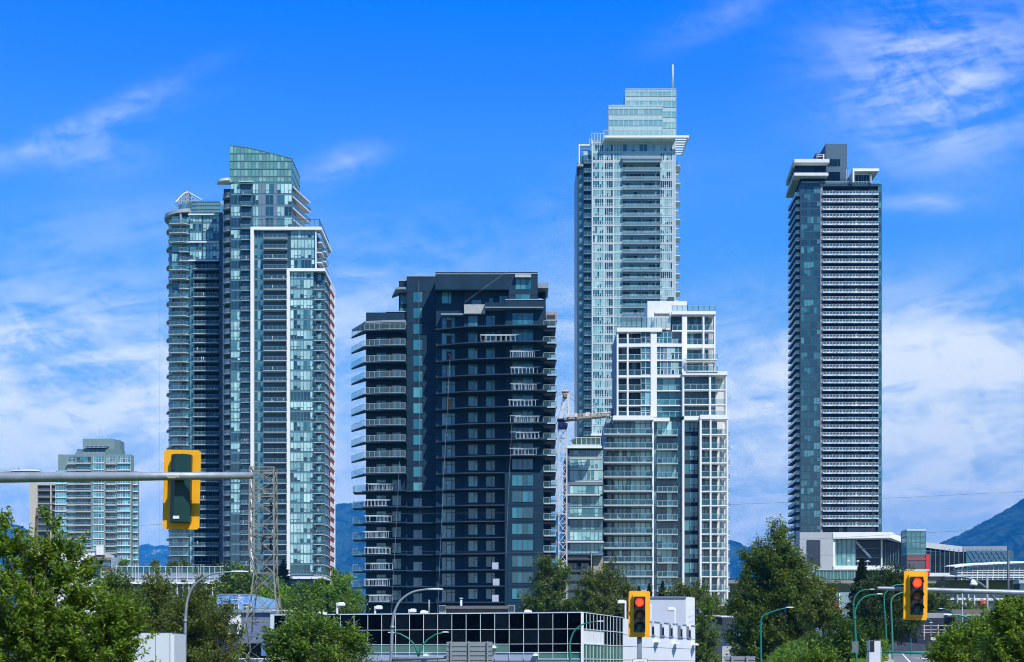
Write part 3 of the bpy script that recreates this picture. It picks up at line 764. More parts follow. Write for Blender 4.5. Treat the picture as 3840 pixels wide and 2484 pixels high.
    def rl(p0, p1, q0, q1, y, n):
        r.quad([(x(p0), y, z(q1)), (x(p1), y, z(q1)), (x(p1), y, z(q0)), (x(p0), y, z(q0))], RGC)
        for i in range(n+1): p = lerp(p0, p1, i/n); r.bar((x(p), y, z(q1)), (x(p), y, z(q0)), .09, LALU)
        r.bar((x(p0), y, z(q0)), (x(p1), y, z(q0)), .1, LALU)
    rl(2266, 2529, 482, 511, D-1, 10); rl(2221, 2265, 489, 526, D, 4); rl(2213, 2221, 502, 526, D+2, 1)
    b.part('roof_railing', r)
    b.finish()
tower_e()
# ======== white gridded building
def tower_w():
    D = 292; b = Bld('apartment_block', 'white framed stepped apartment building with recessed balconies', 'building', D, 2500); b.D = 293
    x, z, g = b.x, b.z, b.g; s = D/F
    w = MB(); back = D+17
    w.box(X(2428, D+5), X(2576, D+5), D+5, D+14, Z(1250, D+5), Z(1130, D+5), WHITE2)
    w.box(x(2316), x(2556), D+2.6, back, z(1575), z(1236), SLABG)
    w.box(x(2524), x(2640), D+3.6, back-1, z(1400), z(1172), DSPAN); w.box(x(2640), x(2681), D+5, back-1, z(1400), z(1172), OFFW)
    w.box(x(2562), x(2660), D+2.0, back-2, g, z(1402), DSPAN); w.box(x(2660), x(2722), D+4.5, back-2, g, z(1402), WHITE2)
    w.box(x(2275), x(2449), D+1.6, back, g, z(1570), SLABG)
    w.box(x(2449), x(2562), D+1.9, back, g, z(1575), DSPAN)
    b.part('wall', w)
    fr = MB()
    def cols(ps, y0, y1, q0, q1):
        for p0, p1 in ps: fr.box(x(p0), x(p1), y0, y1, z(q1), z(q0), WHITE)
    def bands(rows, p0, p1, y0, y1):
        for q0, q1 in rows: fr.box(x(p0), x(p1), y0, y1, z(q1), z(q0), WHITE)
    # L1
    cols([(2313, 2319), (2351, 2357), (2440, 2463), (2557, 2563)], D+.9, D+2.6, 1246, 1563)
    bands([(1231, 1246)], 2312, 2482, D+.6, D+3); bands([(1289, 1301), (1350, 1355), (1408, 1416), (1464, 1468), (1519, 1523)], 2313.5, 2562.5, D+.95, D+2.58)
    # R1
    cols([(2560, 2578), (2637, 2643), (2679, 2684.5)], D+1.6, D+3.6, 1178, 1396)
    bands([(1166, 1178)], 2520, 2685, D+1.3, D+5); bands([(1236, 1241), (1289, 1302), (1351, 1356)], 2521, 2684, D+1.65, D+3.58)
    for q in (1215, 1265, 1330, 1380): fr.box(x(2681.2), x(2684.3), D+5.3, D+15, z(q+5), z(q), WHITE)
    for i in range(6): fr.box(x(2681), x(2684.4), D+5.5+i*1.8, D+5.9+i*1.8, z(1396), z(1178), WHITE)
    # R2
    cols([(2558, 2564.5), (2658, 2664.5), (2719, 2724)], D+.3, D+2.0, 1410, 1563)
    bands([(1397, 1410)], 2557, 2725, D, D+5); bands([(1463, 1467), (1518, 1522)], 2558.4, 2723.8, D+.35, D+1.98)
    # lower
    bands([(1563, 1579)], 2297, 2450, D-.3, D+3); bands([(1569, 1582)], 2450, 2510, D+.3, D+1.8); bands([(1561, 1577)], 2622, 2727, D-.5, D+3); bands([(1563, 1579)], 2564, 2622, D+.2, D+2)
    cols([(2444, 2450.5), (2557, 2564.5)], D+.1, D+1.7, 1578, 2300)
    cols([(2621, 2628), (2659, 2664.5), (2721, 2727)], D-.4, D+1.3, 1577, 2300)
    lw = [1632+53.05*i for i in range(-1, 13)]
    bands([(q, q+4) for q in lw[1:]], 2621.5, 2726.5, D-.35, D+1.9)
    for i in range(7): fr.box(x(2722.5), x(2726.6), D+1.6+i*1.7, D+1.95+i*1.7, z(2300), z(1577), WHITE)
    for q in lw[1:]: fr.box(x(2723), x(2726.8), D+2, D+14, z(q+3.5), z(q+.2), WHITE)
    b.part('frame', fr)
    # glazing
    sD = ST(sp=.15, spm=DSPAN, fr=DALU, lt=GL_M+[GL_L[1]], dk=GL_D, pl=.4, vent=.2, fw=.09, pm=.25, tr=.82)
    sW = ST(sp=.15, spm=LILAC, fr=LALU, lt=[GL_L[1], GL_L[0]]+GL_M, dk=GL_D, pl=.45, vent=.6, fw=.09, pm=.25, tr=.55)
    sK = ST(sp=.08, spm=DSPAN, fr=DALU, lt=GL_N, dk=GL_N, pl=.3, vent=0, fw=.07, mid=GL_D, pm=.1)
    def bay(p0, p1, y, rows, n, st, seed, **k):
        for q0, q1 in rows: column(b, p0, p1, y, [z(q1)], (q1-q0)*s-.02, n, st, seed+int(q0), nv=1, **k)
    L1 = [(1246, 1289), (1301, 1350), (1355, 1408), (1416, 1464), (1468, 1519), (1523, 1563)]
    bay(2319, 2351, D+2.5, L1, 2, sK, 60); bay(2357, 2404, D+2.5, L1, 3, sK, 61)
    bay(2404, 2439, D+1.2, L1, 2, sW, 62)
    bay(2463, 2557, D+1.2, L1[1:3], 7, sW, 64, panel=[2]); bay(2463, 2557, D+2.0, L1[3:], 4, ST(sp=.1, lt=GL_M+[GL_L[1]], dk=GL_M, pl=.7, vent=0, fr=TFRAME, fw=.06, spm=TSPAN), 65)
    bay(2439, 2520, D+1.3, L1[:1], 5, sW, 66, panel=[0])
    R1 = [(1178, 1236), (1241, 1289), (1302, 1351), (1356, 1396)]
    bay(2524, 2560, D+3.5, R1[:2], 2, sD, 67); bay(2578, 2637, D+3.5, R1, 4, sD, 68); bay(2643, 2661, D+3.5, R1, 1, sD, 69)
    R2 = [(1410, 1463), (1467, 1518), (1522, 1563)]
    bay(2564, 2657, D+1.9, R2, 6, ST(sp=.1, spm=DSPAN, fr=DALU, lt=GL_D, dk=GL_D, mid=GL_M, pl=.2, pm=.1, vent=0, fw=.09, tr=.8), 70); bay(2665, 2683, D+1.9, R2, 1, sD, 71)
    zl = [z(q) for q in lw[1:]]+[z(2321)]; h = 53.05*s
    column(b, 2277, 2297, D+1.5, zl, h-.3, 1, ST(sp=.1, spm=DSPAN, fr=BLACK, lt=GL_D, dk=GL_D, pl=1, vent=0, fw=.22, top=.3), 72)
    column(b, 2304, 2382, D+1.5, zl, h, 5, ST(sp=.1, spm=DSPAN, fr=DALU, lt=GL_L+[GL_M[1]], dk=GL_D, pl=.7, vent=.15, fw=.1, tr=.82, pm=.15), 73)
    column(b, 2382, 2441, D+1.5, zl, h, 3, ST(sp=.1, spm=DSPAN, fr=DALU, lt=[GL_L[2], GL_L[1], GL_L[0]], dk=GL_D, pl=.85, vent=.15, fw=.1, tr=.82, pm=.3), 74)
    stc = ST(sp=.35, spm=TSPAN, fr=TFRAME, lt=GL_M, dk=GL_D, pl=.45, vent=.1, fw=.06, mid=[GL_L[1]], pm=.2)
    column(b, 2450.5, 2464, D+1.8, zl, h, 1, stc, 75); column(b, 2464, 2540, D+1.8, zl, h, 4, ST(sp=.05, spm=TSPAN, fr=TFRAME, lt=GL_L, dk=GL_D, pl=.6, vent=0, fw=.06, pm=.2), 76); column(b, 2540, 2557, D+1.8, zl, h, 1, stc, 77)
    column(b, 2565, 2588, D+1.9, zl, h, 1, ST(sp=.8, spm=NAVY2, fr=DALU, lt=GL_M, dk=GL_D, pl=.2, vent=0), 78); column(b, 2588, 2621, D+1.9, zl, h, 2, ST(sp=.8, spm=NAVY2, fr=DALU, lt=[GL_L[1], GL_M[1]], dk=GL_M, pl=.7, vent=.8, fw=.12), 79)
    column(b, 2628, 2659, D+1.9, zl, h, 2, sD, 80); column(b, 2664.5, 2690, D+1.9, zl, h, 1, sD, 81)
    # balconies
    balcs(b, 2262, 2444, D+1.5, zl, 2.4, slab=OFFW, gl=RG, rail=LALU, post=1.55, th=.25)
    balcs(b, 2464, 2540, D+1.7, [v-.1 for v in zl], 1.6, slab=OFFW, gl=RG, rail=LALU, post=1.0)
    for p0, p1, yy, rr_ in ((2319, 2351, D+1.0, L1), (2357, 2404, D+1.0, L1), (2463, 2557, D+1.15, L1[3:]), (2524, 2560, D+1.75, R1[:2]), (2578, 2637, D+1.75, R1[:2]), (2644, 2679, D+1.75, R1[:2]), (2564.5, 2658, D+.45, R2), (2665, 2719, D+.45, R2)):
        for q0, q1 in rr_:
            wd = x(p1)-x(p0); r = MB(); n = max(1, round(wd/1.3))
            r.quad([(0, 0, .06), (wd, 0, .06), (wd, 0, 1.06), (0, 0, 1.06)], RG)
            for i in range(n+1): r.bar((wd*i/n, 0, 0), (wd*i/n, 0, 1.1), .035, LALU)
            r.bar((0, 0, 1.1), (wd, 0, 1.1), .045, LALU); b.put('railing', r, (x(p0), yy, z(q1)))
    for p0, p1 in ((2628, 2659), (2664.5, 2721)):
        wd = x(p1)-x(p0); r = MB(); n = max(1, round(wd/1.3))
        r.quad([(0, 0, .06), (wd, 0, .06), (wd, 0, 1.06), (0, 0, 1.06)], RG)
        for i in range(n+1): r.bar((wd*i/n, 0, 0), (wd*i/n, 0, 1.1), .035, LALU)
        r.bar((0, 0, 1.1), (wd, 0, 1.1), .045, LALU)
        for v in zl: b.put('railing', r, (x(p0), D-.2, v))
    balcs(b, 2572, 2690, D+1.4, [z(1352), z(1396)], 1.6, slab=WHITE2, gl=RG, rail=LALU)
    u, r = balcU(.95, 2.4, slab=WHITE2, gl=RGP, rail=LALU, th=.15)
    for v in zl[:-1]: b.put('balcony', u, (x(2727), D+6, v), (('railing', r),))
    # roof glass screens
    r = MB()
    def scr(p0, p1, q0, q1, y, n, m=RGP):
        r.quad([(x(p0), y, z(q1)), (x(p1), y, z(q1)), (x(p1), y, z(q0)), (x(p0), y, z(q0))], m)
        for i in range(n+1): p = lerp(p0, p1, i/n); r.bar((x(p), y, z(q1)), (x(p), y, z(q0-(4 if i in (0, n) else 0))), .06, DALU)
        r.bar((x(p0), y, z(q0)), (x(p1), y, z(q0)), .05, ALU)
    scr(2314, 2406, 1192, 1231, D+1, 5); scr(2406, 2516, 1192, 1231, D+1, 6); scr(2462, 2518, 1158, 1181, D+5, 4, RGP)
    scr(2522, 2580, 1142, 1166, D+2, 3); scr(2580, 2684, 1142, 1166, D+2, 5)
    b.part('roof_railing', r)
    t = MB(); t.box(x(2457), x(2517), D+2.4, D+5, z(1232), z(1181), WHITE2); t.box(X(2505, D+8), X(2528, D+8), D+8, D+11, Z(1135, D+8), Z(1114, D+8), DALU); b.part('penthouse', t)
    b.finish()
tower_w()
# ======== right dark tower
def tower_r():
    D = 555; b = Bld('apartment_tower', 'slim dark tower with white fretwork balconies and white roof slabs', 'tower', D, 3150)
    x, z, g = b.x, b.z, b.g; s = D/F; P = 28.23; h = P*s; zs = [z(730+P*k) for k in range(0, 46)]
    w = MB()
    w.prism([(x(3001), D+.06), (x(3084), D+.06), (x(3084), D+24), (X(2978, D+20), D+20)], g, z(687), DSPAN); w.box(x(3084), x(3292), D+2.0, D+24, g, z(690), NAVY2); w.box(x(3292), x(3306), D+.06, D+24, g, z(690), DSPAN)
    w.box(x(3084), x(3292), D-.1, D+1.9, z(699), z(690), DSPAN)
    w.box(x(3076), x(3084), D-.25, D, g, z(687), GREYC)
    w.box(X(3096, D+4), X(3176.5, D+4), D+4, D+14, z(690), Z(540, D+4), mat('charcoal_block', (.06, .12, .17), .7, .06)) ; w.box(X(3060, D+9), X(3096, D+4), D+9, D+13.9, z(690), Z(574, D+9), MATS['charcoal_block'])
    b.part('wall', w)
    sA = ST(sp=.55, spm=DSPAN, fr=DALU, lt=[GL_M[0], GL_M[0], GL_M[1]], dk=GL_D, pl=.35, vent=.25, fw=.06, pm=.1, mid=[GL_D[1]])
    column(b, 3004, 3075, D, zs, h, 6, sA, 90, nv=16); column(b, 3293, 3306, D, zs, h, 1, ST(sp=.5, spm=DSPAN, lt=[GL_M[0]], dk=GL_D, pl=.5, fr=DALU, vent=0), 91)
    column(b, 3088, 3182, D+1.95, zs, h, 6, ST(sp=.05, spm=NAVY2, lt=GL_N, dk=GL_N, mid=GL_D, pl=.5, pm=.1, fr=DALU, vent=0, fw=.07), 92); column(b, 3182, 3290, D+1.95, zs, h, 8, ST(sp=.05, spm=NAVY2, lt=GL_D, dk=GL_N, mid=GL_D, pl=.5, fr=DALU, vent=0, fw=.07), 93)
    W = x(3291.5)-x(3084); u = MB(); r = MB()
    u.box(0, W, -1.0, .9, -.30, .0, SLABG); fw = mat('white_fretwork', (.80, .80, .78), .6, .05)
    rng = random.Random(4)
    r.box(0, W, -1.14, -1.06, -.45, .05, fw)
    for i in range(60):
        a = rng.uniform(.1, W-.4); r.box(a, a+rng.uniform(.15, .4), -1.15, -1.139, rng.uniform(-.38, -.15), rng.uniform(-.1, .0), MATS['rail_glass_blue'])
    r.quad([(0, -1.06, .05), (W, -1.06, .05), (W, -1.06, .95), (0, -1.06, .95)], RGB)
    r.box(0, W, -1.14, -1.04, .94, 1.02, fw)
    for i in range(18): r.box(W*i/17-.06 if i else 0, W*i/17+.06 if i < 17 else W, -1.13, -1.03, .0, .95, fw)
    FV = [furn(W, 1.3, rng) for _ in range(12)]
    for zz in zs[:45]: b.put('balcony', u, (x(3084), D, zz), (('railing', r), ('furniture', rng.choice(FV))))
    pl = [(0, 0), (-1.9, 4), (-1.9, 20), (3.6, 20), (3.6, 0)]
    u, r = balcU(1, 1, plan=[(X(2955, D+19)-x(2986), 19), (0, .4), (x(3001)-x(2986)-.1, .4), (X(2974, D+19)-x(2986), 19)], slab=mat('dark_slab', (.10, .13, .16), .7, .1), gl=RGB, rail=DALU, post=2.2, th=.4)
    for zz in zs: b.put('balcony', u, (x(2986), D, zz-.1), (('railing', r),))
    pass
    t = MB()
    t.box(x(2973), x(3104), D-3, D+.5, z(620), z(607), WHITE2); t.prism([(x(2973), D+.5), (x(3000), D+.5), (X(2975, D+22), D+22), (X(2947, D+22), D+22)], z(626), z(607), OFFW)
    t.box(x(2973), x(3100), D-3, D+.5, z(669), z(658), WHITE2); t.prism([(x(2973), D+.5), (x(3000), D+.5), (X(2975, D+22), D+22), (X(2947, D+22), D+22)], z(673), z(658), OFFW)
    t.prism([(x(2982), D+.5), (x(3100), D+.5), (x(3090), D+16), (X(2962, D+18), D+18)], z(665), z(612), NAVY2)
    t.box(x(3193), x(3292), D-2, D+.4, z(649), z(639), WHITE); t.box(x(3193), x(3199), D-2, D+.4, z(690), z(649), WHITE); t.box(x(3262), x(3292), D+.4, D+14, z(649), z(640), WHITE2); t.box(x(3199), x(3262), D+.4, D+12, z(690), z(640), WHITE2)
    t.box(x(3262), x(3266), D-1, D+.4, z(690), z(649), OFFW)
    b.part('roof_slab', t)
    gw = MB()
    def gb(p0, p1, q0, q1, y, n, m):
        for i in range(n):
            a, c = x(lerp(p0, p1, i/n))+.05, x(lerp(p0, p1, (i+1)/n))-.05; gw.quad([(a, y, z(q1)), (c, y, z(q1)), (c, y, z(q0)), (a, y, z(q0))], m)
    gb(2980, 3051, 627, 657, D+.4, 6, GL_N[1]); gb(3053, 3094, 627, 657, D+.4, 3, GL_N[0]); gb(3098, 3160, 584, 611, D+3.95, 6, GL_N[1]); gb(3096, 3160, 632, 665, D+3.95, 1, GL_N[0]); gb(3200, 3260, 656, 688, D+.35, 6, GL_N[1])
    b.part('roof_window', gw)
    rr = MB(); rr.box(x(3005), x(3073), D-.3, D+.05, z(687), z(682), SLABG)
    rr.quad([(x(3075), D-.5, z(690)), (x(3300), D-.5, z(690)), (x(3300), D-.5, z(683)), (x(3075), D-.5, z(683))], RGC); rr.bar((x(3075), D-.5, z(683)), (x(3300), D-.5, z(683)), .08, ALU)
    for q0, q1 in ((574, 604), (572, 604)): rr.bar((x(3092+q0-572), D+2, z(q0)), (x(3092+q0-572), D+2, z(q1)), .15, WHITE2)
    rr.bar((x(3068), D+2, z(575)), (x(3096), D+2, z(573)), .12, WHITE2); rr.bar((x(3065), D+2, z(582)), (x(3092), D+2, z(581)), .12, WHITE2)
    for p in (3179, 3188): rr.bar((x(p), D+2, z(690)), (x(p), D+2, z(630)), .15, ALU)
    b.part('roof_railing', rr)
    b.finish()
tower_r()
# ======== sage and aqua tower far left
def tower_k():
    D = 590; b = Bld('apartment_tower', 'sage and aqua stepped tower with solar panels and aerials', 'tower', D, 365); b.D = 592
    x, z, g = b.x, b.z, b.g; s = D/F; P = 25.7; h = P*s; zs = [z(1740+P*k) for k in range(0, 16)]; zs2 = [v for v in zs if v < z(1770)]
    w = MB()
    w.box(x(219), x(493), D+1.5, D+6, g, z(1706), SAGE); w.box(x(287), x(400), D+.3, D+1.5, g, z(1700), SAGE); w.box(x(490), x(511), D+4, D+6.5, g, z(1770), SAGED); w.box(x(210), x(256), D+1.0, D+9, g, z(1806), SAGED)
    w.box(x(285), x(452), D+3, D+9, z(1706), z(1683), SAGED); w.box(x(302), x(422), D+5, D+9, z(1683), z(1642), SAGE); w.box(x(422), x(437), D+7, D+14, z(1683), z(1644), SAGED)
    b.part('wall', w)
    sg = ST(sp=.35, spm=WHITE2, fr=WHITE2, lt=[glass('bright_teal', (.03, .26, .34)), glass('bright_teal_light', (.10, .40, .46))], dk=GL_M, pl=.9, vent=.4, fw=.075, pm=.1, tr=.7)
    column(b, 211, 253, D+.9, zs2, h, 4, sg, 101); column(b, 256, 288, D+1.4, zs, h, 2, sg, 102); column(b, 355, 395, D+.2, zs, h, 4, sg, 103, nv=8)
    column(b, 444, 491, D+1.0, zs, h, 5, sg, 104, nv=8); column(b, 497, 513, D+3.9, zs2, h, 2, sg, 105); column(b, 402, 436, D+1.4, zs[:6], h, 3, sg, 106)
    dk = ST(sp=.1, spm=SAGED, fr=SAGED, lt=[MATS['bright_teal']], dk=GL_D, mid=GL_M, pl=.4, vent=0, fw=.1, top=.3)
    column(b, 292, 346, D+.28, zs, h, 4, dk, 107); column(b, 402, 436, D+1.42, zs[6:], h, 3, dk, 108)
    for p0, p1, yy, zz in ((291, 347, D+.2, zs), (256, 286, D+1.4, zs), (401, 438, D+1.4, zs)):
        wd = x(p1)-x(p0); u = MB(); u.box(0, wd, -1.4, 0, -.5, .1, CREAM); r = MB(); r.bar((0, -1.35, .75), (wd, -1.35, .75), .08, ALU)
        for i in range(6): r.bar((wd*i/5, -1.35, .1), (wd*i/5, -1.35, .75), .06, ALU)
        for v in zz: b.put('balcony', u, (x(p0), yy, v), (('railing', r),))
    led = MB()
    for v in zs: led.box(x(443), x(493), D+.3, D+1.0, v-.12, v+.22, WHITE2); led.box(x(354), x(396), D-.1, D+.2, v-.12, v+.2, WHITE2)
    for v in zs2: led.box(x(210), x(254), D+.4, D+.9, v-.12, v+.2, WHITE2); led.box(x(495), x(515), D+3.2, D+3.9, v-.12, v+.22, WHITE2)
    b.part('ledge', led)
    sp = MB()
    for (q0, q1, p0, p1) in ((1668, 1679, 314, 402), (1687, 1697, 312, 400)):
        pts = [(x(p0), D+2.0, z(q1)), (x(p1-4), D+2.0, z(q1)), (x(p1), D+4.8, z(q0)), (x(p0+4), D+4.8, z(q0))]
        sp.quad(pts, mat('solar_cell', (.01, .02, .06), .2, .1)); 
        for i in range(6):
            t = i/5; sp.bar((lerp(pts[0][0], pts[1][0], t), D+1.95, z(q1)+.05), (lerp(pts[3][0], pts[2][0], t), D+4.75, z(q0)+.05), .09, ALU)
        sp.bar(pts[0], pts[1], .1, ALU); sp.bar(pts[3], pts[2], .1, ALU)
    b.part('solar_panel', sp)
    for p, q in ((347, 1595), (371, 1589), (394, 1608)):
        a = MB(); a.tube([(x(p), D+8, z(1643)), (x(p), D+8, z(q))], [.12, .05], LALU, 5); b.part('aerial', a)
    b.finish()
tower_k()
def beige():
    D = 640; b = Bld('apartment_block', 'beige slab block with dark balconies behind sage tower', 'building', D, 160)
    x, z, g = b.x, b.z, b.g; w = MB(); w.box(x(109), x(212), D+1.5, D+16, g, z(1811), BEIGE); w.box(x(109), x(140), D, D+1.5, g, z(1811), BEIGE)
    for p in (188, 209): w.box(x(p), x(p+4), D, D+1.5, g, z(1811), BEIGE)
    w.box(x(140), x(212), D+.2, D+1.5, z(1820), z(1811), BEIGE); b.part('wall', w)
    zs = [z(1838+25.5*k) for k in range(9)]
    dk = ST(sp=.1, spm=DBROWN, fr=DBROWN, lt=GL_N, dk=GL_N, mid=GL_D, pl=.3, vent=0, fw=.1)
    for p0, p1 in ((140, 188), (192, 209)):
        column(b, p0, p1, D+1.45, zs, 2.6, 3, dk, 120); u = MB(); wd = x(p1)-x(p0); u.box(0, wd, -.9, 0, -.2, .15, CREAM); r = MB(); r.box(0, wd, -.9, -.84, .3, 1.0, mat('brown_rail', (.08, .07, .07), .6, .1))
        for v in zs: b.put('balcony', u, (x(p0), D+1.4, v), (('railing', r),))
    b.finish()
beige()
# ======== small glass building between crane and white block
def mid():
    D = 289; b = Bld('office_building', 'aqua curtain wall building with white floor bands beside crane', 'building', D, 2190)
    x, z, g = b.x, b.z, b.g; s = D/F; w = MB(); w.box(x(2126), x(2262), D+.1, D+20, g, z(1682), NAVY2); w.box(x(2120), x(2137), D-.2, D+.1, z(2080), z(1700), SLATE); b.part('wall', w)
    sg = ST(sp=.35, spm=PALE, fr=LALU, lt=GL_P, dk=[GL_M[1]], pl=.75, vent=.3, fw=.08, pm=.2, mid=GL_M)
    sd = ST(sp=.2, spm=TSPAN, fr=TFRAME, lt=[GL_L[1], GL_L[0], GL_L[1]], dk=GL_M, pl=.85, vent=.3, fw=.07, pm=.2)
    for i, (q0, q1, st) in enumerate(((1690, 1720, sg), (1722, 1764, sg), (1766, 1808, sg), (1824, 1856, sd), (1862, 1902, sd), (1904, 1942, sd), (1950, 1990, sd), (1992, 2030, sd), (2038, 2080, sd))):
        column(b, 2137, 2260, D, [z(q1)], (q1-q0)*s, 8, st, 130+i, nv=1)
    f = MB()
    for q0, q1, p0, p1, m in ((1676, 1684, 2124, 2256, WHITE), (1808, 1821, 2126, 2262, mat('mid_grey_band', (.16, .19, .23), .6, .05)), (1857, 1861, 2126, 2250, WHITE2), (1943, 1948, 2130, 2262, WHITE2), (2032, 2037, 2126, 2262, WHITE2), (1721, 1723, 2137, 2260, WHITE2), (1903, 1905, 2137, 2260, PALE), (1991, 1993, 2137, 2260, PALE)):
        f.box(x(p0), x(p1), D-1.2 if q0 in (1676, 1857, 1943, 2032) else D-.12, D+.02, z(q1), z(q0), m)
    b.part('floor_band', f)
    r = MB(); r.box(x(2144), x(2252), D-.2, D-.14, z(1676), z(1668), PALE); r.quad([(x(2144), D-.2, z(1668)), (x(2252), D-.2, z(1668)), (x(2252), D-.2, z(1643)), (x(2144), D-.2, z(1643))], RGC)
    for i in range(7): p = 2144+i*18; r.bar((x(p), D-.2, z(1676)), (x(p), D-.2, z(1642)), .07, LALU)
    r.bar((x(2144), D-.2, z(1642)), (x(2252), D-.2, z(1642)), .08, LALU); b.part('roof_railing', r); b.finish()
    D = 286; b = Bld('apartment_block', 'low brown balcony block with beige walls below crane', 'building', D, 2180)
    x, z, g = b.x, b.z, b.g; w = MB()
    w.box(x(2104), x(2226), D+1.2, D+16, g, z(2086), DBROWN); w.box(x(2226), x(2262), D+1, D+15, g, z(2084), mat('olive_beige', (.33, .32, .26), .85, .06)); w.box(x(2104), x(2118), D, D+1.1, g, z(2100), MATS['olive_beige'])
    w.box(x(2216), x(2220), D-.4, D+1.2, g, z(2070), MATS['olive_beige']); b.part('wall', w)
    k = MB(); k.box(x(2100), x(2128), D-.6, D+1.1, z(2084), z(2076), SLATE); k.box(x(2222), x(2262), D-.4, D+1, z(2084), z(2074), SLATE); k.prism([(x(2118), D-1.8), (x(2214), D-1.8), (x(2214), D+1.2), (x(2118), D+1.2)], z(2104), z(2100), NAVYSLAB)
    for i in range(3): k.box(x(2120), x(2212), D-1.7+i, D-1.5+i, z(2099.8), z(2098), LILAC)
    b.part('canopy', k)
    zs = [z(2143+34*i) for i in range(5)]
    column(b, 2124, 2164, D+1.1, zs, 1.7, 3, ST(sp=.1, spm=DBROWN, fr=LILAC, lt=[GL_L[1]], dk=GL_D, pl=.3, vent=.4, fw=.08), 140); column(b, 2180, 2210, D+1.1, zs, 1.7, 2, ST(sp=.1, spm=DBROWN, fr=DALU, lt=GL_D, dk=GL_D, pl=.3, vent=0, fw=.08), 141)
    balcs(b, 2119, 2215, D+1.0, [v-.1 for v in zs], 1.6, slab=DBROWN, gl=RGC, rail=LILAC); b.finish()
mid()
# ======== black glass office in front
def office():
    C = (X(2184, 145), 145.0); A = (X(1023, 152.5), 152.5); zt = H+203/F*145
    def wz(k): return H+k/F*145          # k = px above horizon at the corner
    rows = [203, 141, 85, 53, -20]
    root = thing('office_building', 'low black glass office with white mullion grid and pale corner wing', 'building', (5, 155, G(0, 150)))
    gl, fr, wl = MB(), MB(), MB()
    def P(a, b, t, off=0.):
        dx, dy = b[0]-a[0], b[1]-a[1]; L = math.hypot(dx, dy); return (a[0]+dx*t+dy/L*off, a[1]+dy*t-dx/L*off)   # off>0 = towards viewer
    def panel(a, b, t0, t1, z0, z1, m, mb, off=0.):
        p, q = P(a, b, t0, off), P(a, b, t1, off); mb.quad([(*p, z0), (*q, z0), (*q, z1), (*p, z1)], m)
    def bars(a, b, t0, t1, z0, z1, w, off, m=LALU):
        p, q = P(a, b, t0, off), P(a, b, t1, off)
        fr.bar((*p, z0), (*q, z1), w, m)
    n = 22; rng = random.Random(6); BGS = [BLACKG, BLACKG, mat('black_glass_painted_reflection', (.003, .005, .007), .05, .5, scale=1.5, ior=1.15, bump=.8, spec=.3), mat('black_glass_painted_reflection_blue', (.002, .006, .012), .05, .5, scale=1.2, ior=1.2, bump=.8, spec=.3)]  # lighter panes have faint interior reflections painted into their base colour
    for i in range(n):
        t0, t1 = i/n, (i+1)/n
        panel(A, C, t0, t1, wz(141), wz(203), rng.choice(BGS), gl); panel(A, C, t0, t1, wz(85), wz(141), rng.choice(BGS), gl)
        panel(A, C, t0, t1, wz(53), wz(85), GREENG if i < 17 else BLACKG, gl)
        if i >= 19: panel(A, C, t0, t1, wz(28), wz(53), GREENG, gl)
        panel(A, C, t0, t1, wz(-40), wz(53) if i < 19 else wz(28), mat('pale_lilac_panel', (.36, .42, .54), .5, .04), gl, -.02)
        bars(A, C, t0, t0, wz(28), wz(203), .038, .04)
        if i < 19: bars(A, C, t0, t0, wz(-40), wz(28), .012, .02, DALU)
        if i in (7, 8, 9, 12, 13, 14, 15): panel(A, C, t0+.006, t1-.004 if i % 2 else t1+.0, wz(-30), wz(2), GL_N[1], gl, .03)
    for k, w in ((203, .08), (141, .035), (85, .035), (53, .05)): bars(A, C, 0, 1, wz(k), wz(k), w, .05)
    bars(A, C, 19/22, 1, wz(28), wz(28), .07, .05); bars(A, C, 0, 19/22, wz(22), wz(22), .02, .03, DALU)
    bars(A, C, 0, 0, wz(-40), wz(205), .28, .1, LALU); bars(A, C, 1, 1, wz(-40), wz(203), .2, .08, SIGNW)
    E = (X(2335, 160.5), 160.5); Fp = (X(2607, 188.8), 188.8); n2 = 12
    for i in range(n2):
        t0, t1 = i/n2, (i+1)/n2
        panel(C, E, t0, t1, wz(141), wz(203), BLACKG, gl); panel(C, E, t0, t1, wz(85), wz(141), SIGNW if 0 < i < 6 or i == 0 else BLACKG, gl)
        panel(C, E, t0, t1, wz(28), wz(85), GREENG, gl); panel(C, E, t0, t1, wz(-40), wz(28), GREENG, gl)
        bars(C, E, t1, t1, wz(-40), wz(203), .045, .04, LALU)
    for k in (203, 141, 85, 28): bars(C, E, 0, 1, wz(k), wz(k), .06, .05)
    W3 = mat('white_render', (.74, .77, .82), .55, .04)
    # crenellated white wing
    panel(E, Fp, 0, 1, wz(-40), wz(135), W3, wl)
    panel(E, Fp, 0, .17, wz(135), wz(199), W3, wl)
    for k in (28, 85, 133): bars(E, Fp, 0, 1, wz(k), wz(k), .02, .02, LILAC)
    cren = [(.17, .36), (.395, .47), (.53, .60), (.655, .725), (.80, .86), (.93, 1.0)]; gaps = [(.36, .395), (.47, .53), (.60, .655), (.725, .80), (.86, .93)]
    for a, c in cren:
        panel(E, Fp, a, c, wz(135), wz(199), W3, wl); bars(E, Fp, a, c, wz(199), wz(199), .08, .05, ALU)
    for a, c in gaps: panel(E, Fp, a, c, wz(140), wz(194), mat('grey_infill', (.16, .18, .20), .7, .08), wl, -.25); bars(E, Fp, a, c, wz(137), wz(137), .14, .05, LILAC)
    for a, c in ((.42, .56), (.60, .70), (.74, .81)):
        panel(E, Fp, a, c, wz(-40), wz(20), GREENG, gl, .03)
        for i in range(8): t = lerp(a, c, i/7); bars(E, Fp, t, t, wz(-40), wz(20), .05, .06, LALU)
    for a in (.39, .715, .85, .93):
        for i in range(12): bars(E, Fp, a, a+.02, wz(18-i*5), wz(18-i*5), .05, .05, BLACK)
